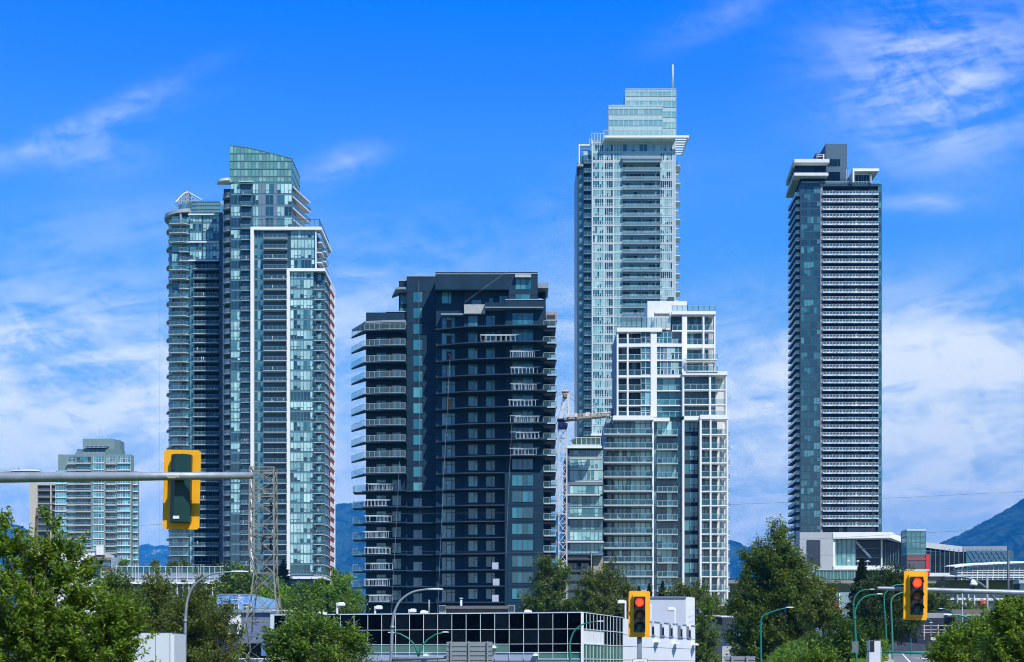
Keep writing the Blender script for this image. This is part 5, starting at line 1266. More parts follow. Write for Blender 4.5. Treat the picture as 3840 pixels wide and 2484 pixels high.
# ======== ground, road, mountains
def ground():
    xs = sorted(set([-9000, -4000, -2000, -1000, -600]+list(range(-400, 401, 8))+[600, 1000, 2000, 4000, 9000]))
    ys = sorted(set([-2000, -600, -200, -80]+list(range(-40, 320, 8))+list(range(320, 760, 24))+[900, 1200, 1600, 2500, 4000, 7000, 11500]))
    v = [(x, y, G(x, y)-.16) for y in ys for x in xs]; n = len(xs)
    f = [(j*n+i, j*n+i+1, (j+1)*n+i+1, (j+1)*n+i) for j in range(len(ys)-1) for i in range(n-1)]
    me = bpy.data.meshes.new('ground'); me.from_pydata(v, [], f); m = bpy.data.materials.new('grass_ground'); t, N, L = nt(m)
    out = N.new('ShaderNodeOutputMaterial'); b = N.new('ShaderNodeBsdfPrincipled'); b.inputs['Roughness'].default_value = .95; L.new(b.outputs[0], out.inputs[0])
    g = N.new('ShaderNodeNewGeometry'); no = N.new('ShaderNodeTexNoise'); no.inputs['Scale'].default_value = .35; no.inputs['Detail'].default_value = 8; L.new(g.outputs['Position'], no.inputs['Vector'])
    cr = N.new('ShaderNodeValToRGB'); cr.color_ramp.elements[0].color = (.03, .06, .012, 1); cr.color_ramp.elements[1].color = (.12, .16, .04, 1); cr.color_ramp.elements[0].position = .3; cr.color_ramp.elements[1].position = .7
    L.new(no.outputs['Fac'], cr.inputs[0]); L.new(cr.outputs[0], b.inputs['Base Color']); me.materials.append(m)
    for p in me.polygons: p.use_smooth = True
    tag(link('ground', me), kind='structure')
    ASPH = mat('asphalt', (.17, .17, .17), .9, .18, scale=2); CONC = mat('pavement_concrete', (.34, .33, .30), .9, .12, scale=2); LINE = mat('road_paint', (.72, .72, .70), .7, .08)
    def cl(D): return lerp((3352-1920)/F*100, (3340-1920)/F*170, (D-100)/70)      # left kerb line
    Ds = list(range(30, 176, 5))
    def strip(name, fl, fr_, m, dz, kind='structure', thick=None):
        v, f = [], []
        for D in Ds:
            for t in (0, .33, .66, 1): x = lerp(fl(D), fr_(D), t); v.append((x, D, G(x, D)+dz))
        for i in range(len(Ds)-1):
            for k in range(3): a = i*4+k; f.append((a, a+1, a+5, a+4))
        if thick:
            n0 = len(v); v += [(p[0], p[1], p[2]-thick) for p in v[:]]
            for i in range(len(Ds)-1):
                a = i*4; f.append((a, a+4, n0+a+4, n0+a)); a += 3; f.append((a+4, a, n0+a, n0+a+4))
            f.append((0, 3, n0+3, n0))
        me = bpy.data.meshes.new(name); me.from_pydata(v, [], f); me.materials.append(m); return tag(link(name, me), kind=kind)
    strip('road', lambda D: cl(D), lambda D: cl(D)+9.5, ASPH, -.02); strip('pavement', lambda D: cl(D)-1.7, lambda D: cl(D)-.0, CONC, .12, thick=.3)
    strip('pavement', lambda D: cl(D)+9.5, lambda D: cl(D)+11.5, CONC, .12, thick=.3)
    strip('road_edge_line', lambda D: cl(D)+(1.1 if D < 150 else 1.1-(D-150)*.03), lambda D: cl(D)+(1.25 if D < 150 else 1.25-(D-150)*.03), LINE, -.012)
    m = MB(); v = [(28, 175), (90, 175), (96, 230), (26, 225)]
    mm = MB(); n = 8
    for i in range(n):
        for j in range(6):
            q = []
            for a, c in ((i, j), (i+1, j), (i+1, j+1), (i, j+1)):
                x = lerp(26, 96, a/n); y = lerp(174, 222, c/6); q.append((x, y, G(x, y)-.03))
            mm.quad(q, ASPH)
    solo('road', mm, None, None, kind='structure')
    ar = MB()
    def pt(px, py, D=None):
        D = 100
        for _ in range(20): x = X(px, D); D = (G(x, D)-.006-H)/max(1e-6, (HY-py)/F) if py < HY-1 else D; D = max(60, min(170, D))
        return (X(px, D), D, G(X(px, D), D)-.006)
    x0 = cl(112)+3.3; 
    def gp(x, y): return (x, y, G(x, y)-.008)
    ar.quad([gp(x0, 106), gp(x0+.25, 106), gp(x0+.9, 116), gp(x0+.65, 116)], LINE); ar.quad([gp(x0+.3, 116), gp(x0+1.3, 116), gp(x0+1.2, 121), gp(x0+.9, 122)], LINE)
    solo('road_arrow', ar, None, None, kind='structure')
    # mountains
    mt = bpy.data.materials.new('forest_mountain'); t, N, L = nt(mt); out = N.new('ShaderNodeOutputMaterial'); b = N.new('ShaderNodeBsdfPrincipled'); b.inputs['Roughness'].default_value = 1; b.inputs['Specular IOR Level'].default_value = .05; L.new(b.outputs[0], out.inputs[0])
    g = N.new('ShaderNodeNewGeometry'); no = N.new('ShaderNodeTexNoise'); no.inputs['Scale'].default_value = .011; no.inputs['Detail'].default_value = 12; no.inputs['Roughness'].default_value = .72; L.new(g.outputs['Position'], no.inputs['Vector'])
    cr = N.new('ShaderNodeValToRGB'); e = cr.color_ramp.elements; e[0].position = .44; e[0].color = (.001, .007, .010, 1); e[1].position = .56; e[1].color = (.03, .06, .045, 1); L.new(no.outputs['Fac'], cr.inputs[0])
    L.new(cr.outputs[0], b.inputs['Base Color'])
    mt2 = mt.copy(); mt2.name = 'snowy_mountain'; r2 = [n for n in mt2.node_tree.nodes if n.type == 'VALTORGB'][0].color_ramp; x_ = r2.elements.new(.56); x_.color = (.05, .08, .09, 1); r2.elements[2].position = .64; r2.elements[2].color = (.45, .42, .42, 1)
    [n for n in mt2.node_tree.nodes if n.type == 'TEX_NOISE'][0].inputs['Scale'].default_value = .0045
    def ridge(prof, D, depth, m, seed, rough):
        rng = np.random.RandomState(seed); P = np.arange(prof[0][0], prof[-1][0]+1, 7.0); nr = 26
        crest = np.array([Z(interp(p, prof), D) for p in P])
        ph = rng.rand(12)*6.28; fr_ = np.array([1, 1.7, 2.9, 4.3, 6.1, 9, 13, 19, 27, 39, 55, 80.])
        no = lambda s: sum(np.sin(P/260*f_+a+s*f_*.35)/f_**.8 for f_, a in zip(fr_, ph))
        V = []
        for j in range(nr+1):
            t = j/nr; dd = D-depth*(1-t); prof_t = t**.9
            n_ = no(j*.9)*rough*(math.sin(math.pi*min(1, t))*.9+.05)
            for p, c, e_ in zip(P, crest, n_): V.append((X(p, D), dd, 10+(c-10)*prof_t+e_+(rng.rand()-.5)*rough*.12))
        for p, c in zip(P, crest): V.append((X(p, D), D+depth*.6, 0))
        n = len(P); Fc = [(j*n+i, j*n+i+1, (j+1)*n+i+1, (j+1)*n+i) for j in range(nr+1) for i in range(n-1)]
        me = bpy.data.meshes.new('mountain'); me.from_pydata(V, [], Fc); me.materials.append(m); tag(link('mountain', me), kind='structure')
    ridge([(-900, 1900), (-300, 1930), (0, 1952), (90, 1975), (220, 2080), (420, 2150), (600, 2200), (700, 2240)], 8000, 2600, mt, 1, 60)
    ridge([(200, 2180), (420, 2100), (490, 2066), (515, 2056), (535, 2043), (556, 2040), (575, 2050), (605, 2045), (680, 2050), (800, 2075), (1000, 2120), (1150, 2200)], 10500, 3000, mt2, 2, 90)
    ridge([(900, 2050), (1150, 1915), (1249, 1893), (1300, 1887), (1362, 1880), (1500, 1872), (1800, 1880), (2100, 1930), (2400, 1980), (2600, 2020), (2729, 2050), (2760, 2058), (2815, 2080), (2950, 2120), (3100, 2160), (3300, 2250)], 7500, 2600, mt, 3, 60)
    ridge([(3200, 2260), (3400, 2110), (3500, 2050), (3554, 2026), (3600, 2004), (3648, 1980), (3720, 1940), (3780, 1905), (3840, 1868), (4000, 1790), (4400, 1700), (5000, 1690)], 6500, 2300, mt, 4, 55)
ground()
# ======== trees
def leafquads(C, L, W, rng, up=.35):
    n = len(C); N = rng.normal(size=(n, 3)); N[:, 2] = np.abs(N[:, 2])+up; N /= np.linalg.norm(N, axis=1)[:, None]
    T = rng.normal(size=(n, 3)); T -= N*(T*N).sum(1)[:, None]; T /= np.linalg.norm(T, axis=1)[:, None]; B = np.cross(N, T)
    s = rng.uniform(.65, 1.25, n)[:, None]; V = np.empty((n, 4, 3)); V[:, 0] = C-T*L/2*s; V[:, 1] = C+B*W/2*s+N*W*.12; V[:, 2] = C+T*L/2*s; V[:, 3] = C-B*W/2*s+N*W*.12
    return V
def leafobj(name, V, tone, m, parent):
    n = len(V); off = np.array(wloc(parent)); me = bpy.data.meshes.new(name); me.vertices.add(4*n); me.vertices.foreach_set('co', (V.reshape(-1, 3)-off).ravel())
    me.loops.add(4*n); me.loops.foreach_set('vertex_index', np.arange(4*n)); me.polygons.add(n); me.polygons.foreach_set('loop_start', np.arange(0, 4*n, 4)); me.polygons.foreach_set('loop_total', np.full(n, 4))
    a = me.attributes.new('tone', 'FLOAT_COLOR', 'POINT'); a.data.foreach_set('color', np.repeat(tone, 4, 0).ravel().astype(np.float32)); me.update(); me.materials.append(m); return link(name, me, parent, wloc(parent))
def tree(name, label, D, blobs, n, L, W, m, seed, trunk=None, clump=.55, group=None, K=None, yellow=.12, base=None, wisps=0, cat='tree'):
    rng = np.random.RandomState(seed); rr = random.Random(seed); s = D/F
    tx = X(trunk if trunk else blobs[0][0], D); gz = G(tx, D); root = thing(name, label, cat, (tx, D, gz-.2), group)
    E = [(np.array([X(a, D), D+(rr.uniform(-.3, .3) if i else 0)*c*s, Z(b_, D)]), np.array([c*s, c*s, d*s])) for i, (a, b_, c, d) in enumerate(blobs)]
    vol = np.array([e[1].prod()**.75 for e in E]); vol /= vol.sum(); K = K or max(40, n//90)
    cen, rad, out, wt = [], [], [], []
    for _ in range(K):
        c, r = E[rng.choice(len(E), p=vol)]; d = rng.normal(size=3); d /= np.linalg.norm(d); tip = rng.rand() < .22; cen.append(c+d*r*(rng.uniform(.98, 1.22) if tip else rng.uniform(.3, 1.0)**.6)); rad.append(clump*rng.uniform(.45, 1.2)*(.8 if tip else 1)); out.append(d*np.array([1, 1, .6])+np.array([0, 0, .55])); wt.append(.45 if tip else rng.uniform(.5, 1.5))
    cen = np.array(cen); rad = np.array(rad); wt = np.array(wt)*rad**1.2; out = np.array(out); out /= np.linalg.norm(out, axis=1)[:, None]; id_ = rng.choice(K, n, p=wt/wt.sum()); d = rng.normal(size=(n, 3))*.36; P = cen[id_]+(d+out[id_]*(rng.uniform(-1.1, 1.2, n))[:, None])*rad[id_][:, None]*.8
    tone = np.ones((n, 4)); t = rng.uniform(.6, 1.35, n)*(rng.uniform(.75, 1.25, K)[id_]); tone[:, :3] = t[:, None]; yl = rng.rand(n) < yellow; tone[yl, 0] *= 1.7; tone[yl, 1] *= 1.35
    leafobj('crown', leafquads(P, L, W, rng), tone, m, root)
    b = MB(); top = max(e[0][2]+e[1][2]*.55 for e in E); w = max(.1, (top-gz)*.018)
    pts = [(tx+math.sin(i*1.3+seed)*w*(.5 if i else 0), D, lerp(gz-.3, top, i/6)) for i in range(7)]; b.tube(pts, [w*(1-.85*i/6) for i in range(7)], BARK, 8)
    for k in rng.choice(K, min(K, 46), replace=False):
        c = cen[k]; h = rr.uniform(.25, .7); st = Vector(pts[0]).lerp(Vector(pts[-1]), max(.12, min(.95, (c[2]-gz)/(top-gz)*h+.1)))
        mid = st.lerp(Vector(c), .5)+Vector((0, 0, -.08*(Vector(c)-st).length)); b.tube([st, mid, c], [w*.32, w*.2, w*.06], BARK, 4)
    part('trunk', b, root); return root
def conifer(name, label, px, py, D, wpx, m, seed, hbase=None, cat='tree', n=9000):
    rng = np.random.RandomState(seed); s = D/F; x = X(px, D); gz = G(x, D); top = Z(py, D); root = thing(name, label, cat, (x, D, gz-.2)); V = []
    b = MB(); b.tube([(x, D, gz-.3), (x, D, top)], [.16+.012*(top-gz), .02], BARK, 8); Rm = wpx*s
    zb = max(gz, Z(hbase, D)) if hbase else gz+1; nl = 34; C = []
    for i in range(nl):
        t = i/nl; zz = lerp(zb, top-.15, t); rr_ = Rm*(1-t)**.85*rng.uniform(.75, 1.1)
        for k in range(9):
            a = rng.rand()*6.28; L = rr_*rng.uniform(.7, 1.1)
            b.tube([(x, D, zz), (x+math.cos(a)*L, D+math.sin(a)*L, zz-L*.18)], [.03, .01], BARK, 3, cap=False)
            u = rng.rand(n//(nl*9))**.6; C.append(np.stack([x+np.cos(a)*L*u+rng.normal(size=len(u))*.1*L*.6, D+np.sin(a)*L*u+rng.normal(size=len(u))*.1*L*.6, zz-L*.18*u-rng.rand(len(u))*.18*L], 1))
    C = np.concatenate(C); tone = np.ones((len(C), 4)); tone[:, :3] = rng.uniform(.6, 1.4, len(C))[:, None]
    leafobj('crown', leafquads(C, .34, .12, rng, .1), tone, m, root); part('trunk', b, root)
LB = leafmat('leaf_bright', (.125, .215, .026)); LM = leafmat('leaf_mid', (.115, .200, .030)); LD = leafmat('leaf_dark', (.105, .165, .034)); LO = leafmat('leaf_olive', (.125, .170, .036)); LC = leafmat('needle_dark', (.025, .055, .022), .3); LY = leafmat('leaf_lime', (.17, .31, .02))
def trees():
    tree('leafy_tree', 'big bright green tree with pointed leaves filling lower left corner', 27, [(150, 2330, 230, 260), (40, 2180, 150, 200), (330, 2400, 190, 190), (250, 2130, 110, 130), (60, 2500, 200, 200), (200, 2010, 50, 90), (440, 2330, 70, 60), (330, 2230, 60, 70), (20, 2010, 60, 90), (205, 1950, 14, 40), (35, 1930, 16, 45), (470, 2310, 60, 35), (440, 2400, 70, 60), (320, 2100, 30, 60), (300, 2560, 240, 150)], 68000, .112, .038, LB, 11, trunk=140, clump=.24, K=640, yellow=.2)
    tree('leafy_tree', 'tall grey green tree left of the curved lamp, behind leafy corner tree', 78, [(430, 2260, 70, 120), (480, 2350, 110, 140), (400, 2180, 40, 50), (560, 2400, 100, 100)], 17000, .17, .1, LD, 12, clump=.6)
    tree('willow_tree', 'olive poplar with rounded top left of the curved grey lamp', 74, [(600, 2230, 52, 100), (610, 2330, 85, 110), (600, 2420, 120, 80)], 20000, .15, .08, LO, 13, clump=.5)
    tree('willow_tree', 'olive feathery tree just behind the curved grey lamp pole', 72, [(735, 2225, 62, 85), (740, 2320, 95, 100), (800, 2400, 80, 90), (700, 2420, 100, 80)], 22000, .15, .075, LO, 14, clump=.5)
    tree('willow_tree', 'wispy thin olive tree before the white workshop wall', 68, [(835, 2300, 40, 90), (850, 2400, 60, 70), (870, 2470, 60, 40), (800, 2480, 80, 40)], 8000, .14, .06, LO, 15, clump=.5)
    tree('round_tree', 'dark green round tree at foot of white framed glass tower', 290, [(905, 2175, 58, 50), (880, 2215, 70, 40), (950, 2190, 50, 40)], 9000, .6, .4, LM, 16, clump=1.9)
    conifer('conifer_tree', 'dark conifer behind the lattice pylon', 1062, 2090, 300, 90, LC, 17, 2290, n=12000)
    tree('round_tree', 'bright lime tree right of pylon above slate building', 235, [(1005, 2245, 50, 45), (1050, 2260, 60, 50), (965, 2270, 40, 30)], 10000, .45, .28, LY, 18, clump=1.5)
    tree('round_tree', 'large bright green tree between pylon and navy block', 230, [(1140, 2235, 50, 50), (1220, 2245, 70, 55), (1290, 2250, 50, 50), (1180, 2280, 110, 40), (1310, 2285, 40, 30)], 26000, .42, .26, leafmat('leaf_fresh', (.13, .25, .022)), 19, clump=1.4)
    tree('round_tree', 'dark green tree before lower left of navy block', 222, [(1310, 2290, 60, 35), (1100, 2290, 80, 35)], 7000, .42, .26, LM, 20, clump=1.4)
    tree('round_tree', 'lime hillside tree behind big bright tree', 420, [(1275, 2180, 40, 45), (1240, 2200, 50, 50)], 3000, 1, .6, LY, 201, clump=2.4)
    tree('leafy_tree', 'rounded mid green tree in front of black glass office', 62, [(1180, 2420, 150, 105), (1090, 2440, 90, 80), (1290, 2440, 80, 80), (1150, 2340, 70, 45), (1180, 2530, 200, 60), (1030, 2420, 50, 60), (1340, 2400, 30, 40), (1250, 2345, 30, 35)], 26000, .16, .085, LM, 21, clump=.42, K=420, trunk=1180)
    tree('poplar_tree', 'poplar with forked top right of navy block', 215, [(2060, 2200, 55, 90), (2040, 2130, 22, 45), (2105, 2130, 20, 45), (2070, 2270, 75, 40), (1990, 2270, 38, 40)], 22000, .34, .2, LD, 22, clump=1.0)
    tree('poplar_tree', 'tallest olive poplar left of the centre traffic signal', 200, [(2290, 2170, 38, 70), (2260, 2240, 90, 80), (2220, 2180, 38, 55), (2340, 2240, 40, 60), (2270, 2310, 100, 50)], 26000, .32, .18, LO, 23, clump=1.0)
    tree('poplar_tree', 'small dark tree between the two forked poplars', 212, [(2170, 2290, 30, 50), (2150, 2270, 25, 30)], 3500, .32, .18, LD, 24, clump=.8)
    for i, (p, q, w) in enumerate(((2395, 2195, 26), (2435, 2185, 22), (2485, 2175, 28))):
        conifer('conifer_tree', ['small slim conifer directly above centre signal', 'slim dark conifer second right of the tall poplar', 'broadest of three slim conifers before white gridded block'][i], p, q, 235, w, LC, 30+i, 2260, n=4000)
    tree('round_tree', 'round olive tree above white lilac block, before gridded building', 225, [(2545, 2215, 42, 40), (2610, 2230, 40, 40), (2580, 2250, 70, 30)], 8000, .34, .2, LO, 34, clump=1.0)
    tree('poplar_tree', 'green poplar right of white office wing', 195, [(2640, 2290, 35, 60), (2640, 2380, 45, 80), (2650, 2460, 50, 60), (2615, 2440, 30, 50)], 15000, .3, .18, LM, 35, clump=.9)
    tree('willow_tree', 'small brushy olive shrub on dark slate building roof line', 203, [(2672, 2270, 32, 38), (2700, 2290, 24, 22), (2640, 2270, 20, 22)], 4500, .3, .1, LO, 36, clump=.8)
    tree('poplar_tree', 'huge dark poplar left of the grey hall', 130, [(2900, 2060, 62, 75), (2875, 2120, 80, 70), (2930, 2110, 80, 70), (2890, 2180, 110, 90), (2990, 2170, 80, 90), (2930, 2290, 150, 110), (2820, 2300, 80, 90), (2930, 2420, 170, 90), (3030, 2280, 70, 70), (2785, 2170, 24, 35), (2810, 2400, 70, 90)], 95000, .24, .14, LD, 37, clump=.9, K=620, trunk=2935)
    tree('round_tree', 'olive tree tucked right of huge dark poplar', 120, [(3090, 2230, 40, 40), (3070, 2300, 60, 50), (3110, 2320, 50, 50)], 10000, .22, .12, LO, 38, clump=.7)
    conifer('conifer_tree', 'tall drooping dark conifer before the white hall', 3232, 2085, 150, 78, LC, 39, 2330, n=16000)
    tree('broad_tree', 'broad grey green tree left of right hand traffic signal', 138, [(3330, 2190, 70, 55), (3300, 2250, 90, 70), (3380, 2210, 50, 60), (3340, 2330, 90, 80), (3270, 2370, 80, 70)], 30000, .26, .12, LD if False else leafmat('leaf_greygreen', (.055, .095, .035)), 40, clump=.8)
    tree('bushy_tree', 'low bushy green tree behind green curved lamp poles', 98, [(3180, 2380, 80, 60), (3150, 2440, 110, 60), (3070, 2440, 60, 60), (3250, 2400, 40, 50)], 20000, .18, .09, leafmat('leaf_bush', (.055, .115, .018)), 41, clump=.6)
    tree('bushy_tree', 'small bright shrub at bottom edge under dark poplar', 82, [(3090, 2475, 40, 30), (3040, 2490, 50, 30)], 4000, .14, .08, LB, 42, clump=.5)
    tree('bushy_tree', 'soft green bush beyond the timber fence and road', 205, [(3420, 2375, 55, 50), (3480, 2385, 70, 45), (3560, 2390, 60, 40), (3380, 2395, 45, 35)], 16000, .32, .12, leafmat('leaf_hedge', (.05, .10, .02)), 43, clump=1.0)
    tree('leafy_tree', 'bright leafy tree with yellow tips in lower right corner', 46, [(3800, 2330, 70, 80), (3770, 2420, 90, 80), (3840, 2450, 110, 110), (3860, 2280, 60, 60), (3730, 2300, 30, 40)], 26000, .13, .06, LB, 44, clump=.32, K=380, trunk=3830, yellow=.3)
    tree('leafy_tree', 'leafy green tree between green mast arm and grey lamp pole', 50, [(3620, 2400, 80, 55), (3560, 2430, 70, 40), (3690, 2370, 60, 60), (3640, 2460, 110, 50), (3520, 2450, 40, 30), (3700, 2450, 60, 60)], 26000, .12, .055, LB, 45, clump=.32, K=360, trunk=3650, yellow=.25)
    tree('dark_tree', 'dark trees mass under the guideway right of signal', 240, [(3510, 2250, 55, 32), (3480, 2290, 60, 34), (3570, 2280, 60, 28), (3640, 2290, 50, 28)], 10000, .4, .22, LD, 46, clump=1.2)
    tree('dark_tree', 'dark tree beside pier below guideway near gridded block', 262, [(2775, 2260, 45, 35), (2760, 2300, 50, 35)], 6000, .4, .22, LD, 47, clump=1.3)
    tree('roof_shrub', 'bright round shrub on terrace left of podium', 392, [(465, 2115, 13, 10)], 1200, .5, .3, LY, 48, clump=.7, cat='shrub', base=1); conifer('roof_conifer', 'small dark conifer on podium terrace before slanted crown tower', 803, 2097, 384, 12, LC, 49, 2128, cat='shrub', n=2500)
    for i, p in enumerate((578, 650, 690)): tree('roof_shrub', 'dark terrace shrub on podium, %s of three' % ['leftmost', 'middle', 'rightmost'][i], 386, [(p, 2120, 18, 10 if i else 18)], 1200, .5, .3, LD, 50+i, clump=.7, cat='shrub')
    tree('roof_shrub', 'dark pine growing on glass railed terrace beside crane', 336, [(2162, 1660, 16, 14), (2178, 1668, 20, 8)], 1500, .4, .2, LD, 56, clump=.5, cat='shrub')
trees()
# undergrowth and verge
def verge():
    rng = np.random.RandomState(5)
    def patch(nm, p0, p1, D0, D1, n, L, W, m, hh):
        D = rng.uniform(D0, D1, n); p = rng.uniform(p0, p1, n); x = (p-1920)/F*D; z = np.array([G(a, b) for a, b in zip(x, D)])+rng.rand(n)*hh
        tone = np.ones((n, 4)); tone[:, :3] = rng.uniform(.6, 1.5, n)[:, None]; o = leafobj(nm, leafquads(np.stack([x, D, z], 1), L, W, rng, -.2), tone, m, None); tag(o, kind='stuff')
    patch('grass', 3190, 3312, 70, 125, 16000, .22, .05, LY, .35)
    patch('undergrowth', 2700, 3330, 95, 170, 26000, .3, .14, LM, 1.6)
    patch('undergrowth', 3560, 4100, 90, 170, 16000, .3, .14, LM, 1.6)
    patch('undergrowth', -400, 900, 60, 150, 26000, .26, .12, LM, 1.2)
verge()
# ======== street furniture
def lamp(label, D, pts, r, hp, mt, name='street_lamp', headw=.18, ring=None, group=None, headm=None, base=True):
    r *= .85; x = lambda p: X(p, D); z = lambda q: Z(q, D); bx = x(pts[0][0]); gz = G(bx, D)-.1; root = thing(name, label, 'street lamp', (bx, D, gz), group); m = MB()
    P = [Vector((x(p), D, z(q))) for p, q in pts]; 
    # smooth the path
    Q = [P[0]]
    for i in range(len(P)-1):
        p0 = P[max(i-1, 0)]; p1 = P[i]; p2 = P[i+1]; p3 = P[min(i+2, len(P)-1)]
        for k in range(1, 5):
            t = k/4; Q.append(.5*((2*p1)+(p2-p0)*t+(2*p0-5*p1+4*p2-p3)*t*t+(3*p1-p0-3*p2+p3)*t**3))
    if base: Q = [Vector((bx, D, min(gz, Q[0].z-.5)))]+Q
    n = len(Q); m.tube(Q, [lerp(r*1.25, r*.6, i/(n-1)) for i in range(n)], mt, 10)
    if ring: m.tube([(x(ring[0]), D, z(ring[1])), (x(ring[0]), D, z(ring[1])+.1)], r*1.6, mt, 10)
    part('pole', m, root)
    if hp: head(root, D, *hp, headm or mat('lamp_head_grey', (.50, .53, .54), .4, .05), headw)
    return root
def head(root, D, p0, p1, q, mt, w):
    h = MB(); x0, x1, z = X(p0, D), X(p1, D), Z(q, D); d = (x1-x0); n = 7; ring = []
    for i in range(n):
        t = i/(n-1); ww = w*(.35+.65*math.sin(math.pi*min(.98, t*.75+.12))); hh = w*.42*(.45+.55*math.sin(math.pi*(t*.8+.1))); ring.append([(x0+d*t, D+ww*math.cos(a), z+hh*(math.sin(a) if math.sin(a) > 0 else .35*math.sin(a))) for a in [k*math.pi/4 for k in range(8)]])
    for a, b_ in zip(ring, ring[1:]):
        for k in range(8): h.quad([a[k], a[(k+1) % 8], b_[(k+1) % 8], b_[k]], mt, True)
    h.quad(ring[0][::-1], mt); h.quad(ring[-1], mt); part('lamp_head', h, root)
def street():
    gm = 'green curved street lamps'
    lamp('curved grey street lamp standing over olive trees at left', 62, [(693, 2500), (695, 2340), (697, 2300), (703, 2250), (718, 2210), (745, 2180), (790, 2155), (840, 2147), (868, 2147)], .065, (864, 931, 2146), GALV, ring=(695, 2333))
    r2 = lamp('curved grey street lamp in front of navy block and black office', 60, [(1466, 2500), (1469, 2400), (1471, 2350), (1478, 2300), (1500, 2255), (1545, 2222), (1600, 2211), (1612, 2211)], .07, (1606, 1661, 2212), GALV, ring=(1471, 2357))
    m = MB(); D = 60; x = lambda p: X(p, D); z = lambda q: Z(q, D); m.tube([(x(1474), D-.1, z(2473)), (x(1660), D-.1, z(2467)), (x(1844), D-.1, z(2456))], [.085, .07, .06], GALV, 10); part('sign_arm', m, r2)
    s = MB(); sm = mat('sign_back_grey', (.24, .26, .27), .5, .1, streak=True)
    for i in range(7):
        q = 2408+i*17; s.box(x(1676), x(1847), D-.32, D-.28, z(q+15), z(q), sm); s.box(x(1676), x(1847), D-.35, D-.28, z(q+16.5), z(q+15), GALV)
    for p in (1690, 1757, 1826): s.box(x(p), x(p+6), D-.42, D-.35, z(2520), z(2406), GALV)
    solo('guide_sign', s, 'back of large ribbed grey road sign before black office', 'sign', 'ribbed road sign backs')
    s = MB()
    for i in range(5):
        q = 2462+i*13; s.box(x(2718), x(2831), D-.02, D+.02, z(q+11.5), z(q), sm); s.box(x(2718), x(2831), D-.05, D+.02, z(q+13), z(q+11.5), GALV)
    for p in (2741, 2797): s.box(x(p), x(p+8), D-.12, D-.05, G(x(p), D) if False else z(2530), z(2460), GALV)
    for p in (2741, 2797): s.box(x(p)+.02, x(p)+.07, D-.1, D-.07, G(x(p), D)-.1, z(2530), GALV)
    solo('guide_sign', s, 'back of small ribbed grey road sign below huge dark poplar', 'sign', 'ribbed road sign backs')
    t = lamp('green double armed street lamp before black office', 115, [(1569, 2520), (1569, 2500), (1569, 2480), (1569, 2460)], .09, None, GREEN, headw=.16)
    for pts, hp in (([(1569, 2462), (1563, 2440), (1553, 2416), (1530, 2394), (1499, 2377), (1477, 2374)], (1480, 1455, 2373)), ([(1570, 2462), (1575, 2440), (1586, 2418), (1607, 2396), (1633, 2380), (1660, 2373)], (1657, 1683, 2372))):
        a = MB(); a.tube([(X(p, 115), 115, Z(q, 115)) for p, q in pts], [.08, .075, .07, .065, .06, .05], GREEN, 8); part('arm', a, t); head(t, 115, *hp, SIGNW, .16)
    lamp('green curved street lamp before corner of black office', 100, [(2138, 2500), (2138, 2450), (2137, 2417), (2147, 2379), (2168, 2353), (2197, 2338), (2238, 2331)], .075, (2238, 2266, 2331), GREEN, group=gm, headm=SIGNW, headw=.14)
    lamp('green curved street lamp in front of huge dark poplar', 95, [(2854, 2500), (2853, 2400), (2853, 2350), (2856, 2320), (2871, 2304), (2908, 2291), (2948, 2280)], .065, (2948, 2975, 2279), GREEN, group=gm, headm=SIGNW, headw=.13)
    lamp('short green curved lamp beside grey metal cabinet', 80, [(708, 2510), (713, 2475), (722, 2449), (747, 2424), (777, 2409), (797, 2406)], .05, (795, 819, 2405), GREEN, group=gm, headm=SIGNW, headw=.12)
    lamp('green curved lamp with lower arm, left of white hall elevator', 85, [(3212, 2510), (3209, 2400), (3206, 2334), (3206, 2297), (3214, 2271), (3231, 2247), (3257, 2233), (3288, 2229)], .065, (3287, 3309, 2229), GREEN, group=gm, ring=(3206, 2322), headm=SIGNW, headw=.12)
    lamp('green curved lamp with taller arm just behind its twin', 101, [(3203, 2400), (3202, 2320), (3201, 2271), (3205, 2243), (3221, 2221), (3240, 2213), (3262, 2211)], .06, (3261, 3279, 2211), GREEN, group=gm, ring=(3201, 2273), headm=SIGNW, headw=.12)
    lamp('green lamp pole with flared base at bend of the road', 122, [(3325, 2440), (3322, 2360), (3317, 2290), (3315, 2245), (3320, 2225), (3349, 2199), (3375, 2193), (3385, 2192)], .08, (3384, 3402, 2192), GREEN, group=gm, ring=(3325, 2425), headm=SIGNW, headw=.14)
    lamp('pale green lamp pole beside pavement, left of red signal', 105, [(3347, 2484), (3346, 2388), (3342, 2289), (3342, 2255), (3353, 2236), (3378, 2224), (3400, 2219)], .08, (3400, 3425, 2218), mat('pale_green_pole', (.06, .22, .14), .45, .06), group=gm, headw=.14)
    r = lamp('thick green lamp pole carrying horizontal arm, lower right', 75, [(3690, 2500), (3690, 2430), (3688, 2405), (3682, 2380), (3667, 2350), (3645, 2328), (3617, 2313), (3589, 2307), (3567, 2306)], .10, (3568, 3537, 2306), GREEN, ring=(3690, 2443), group=gm, headm=SIGNW, headw=.16)
    a = MB(); D = 75; a.tube([(X(3690, D), D-.1, Z(2463, D)), (X(3550, D), D-.1, Z(2454, D)), (X(3302, D), D-.1, Z(2445, D))], [.085, .075, .055], GREEN, 10); a.tube([(X(3690, D), D, Z(2475, D)), (X(3690, D), D, Z(2448, D))], .17, GREEN, 10); part('mast_arm', a, r)
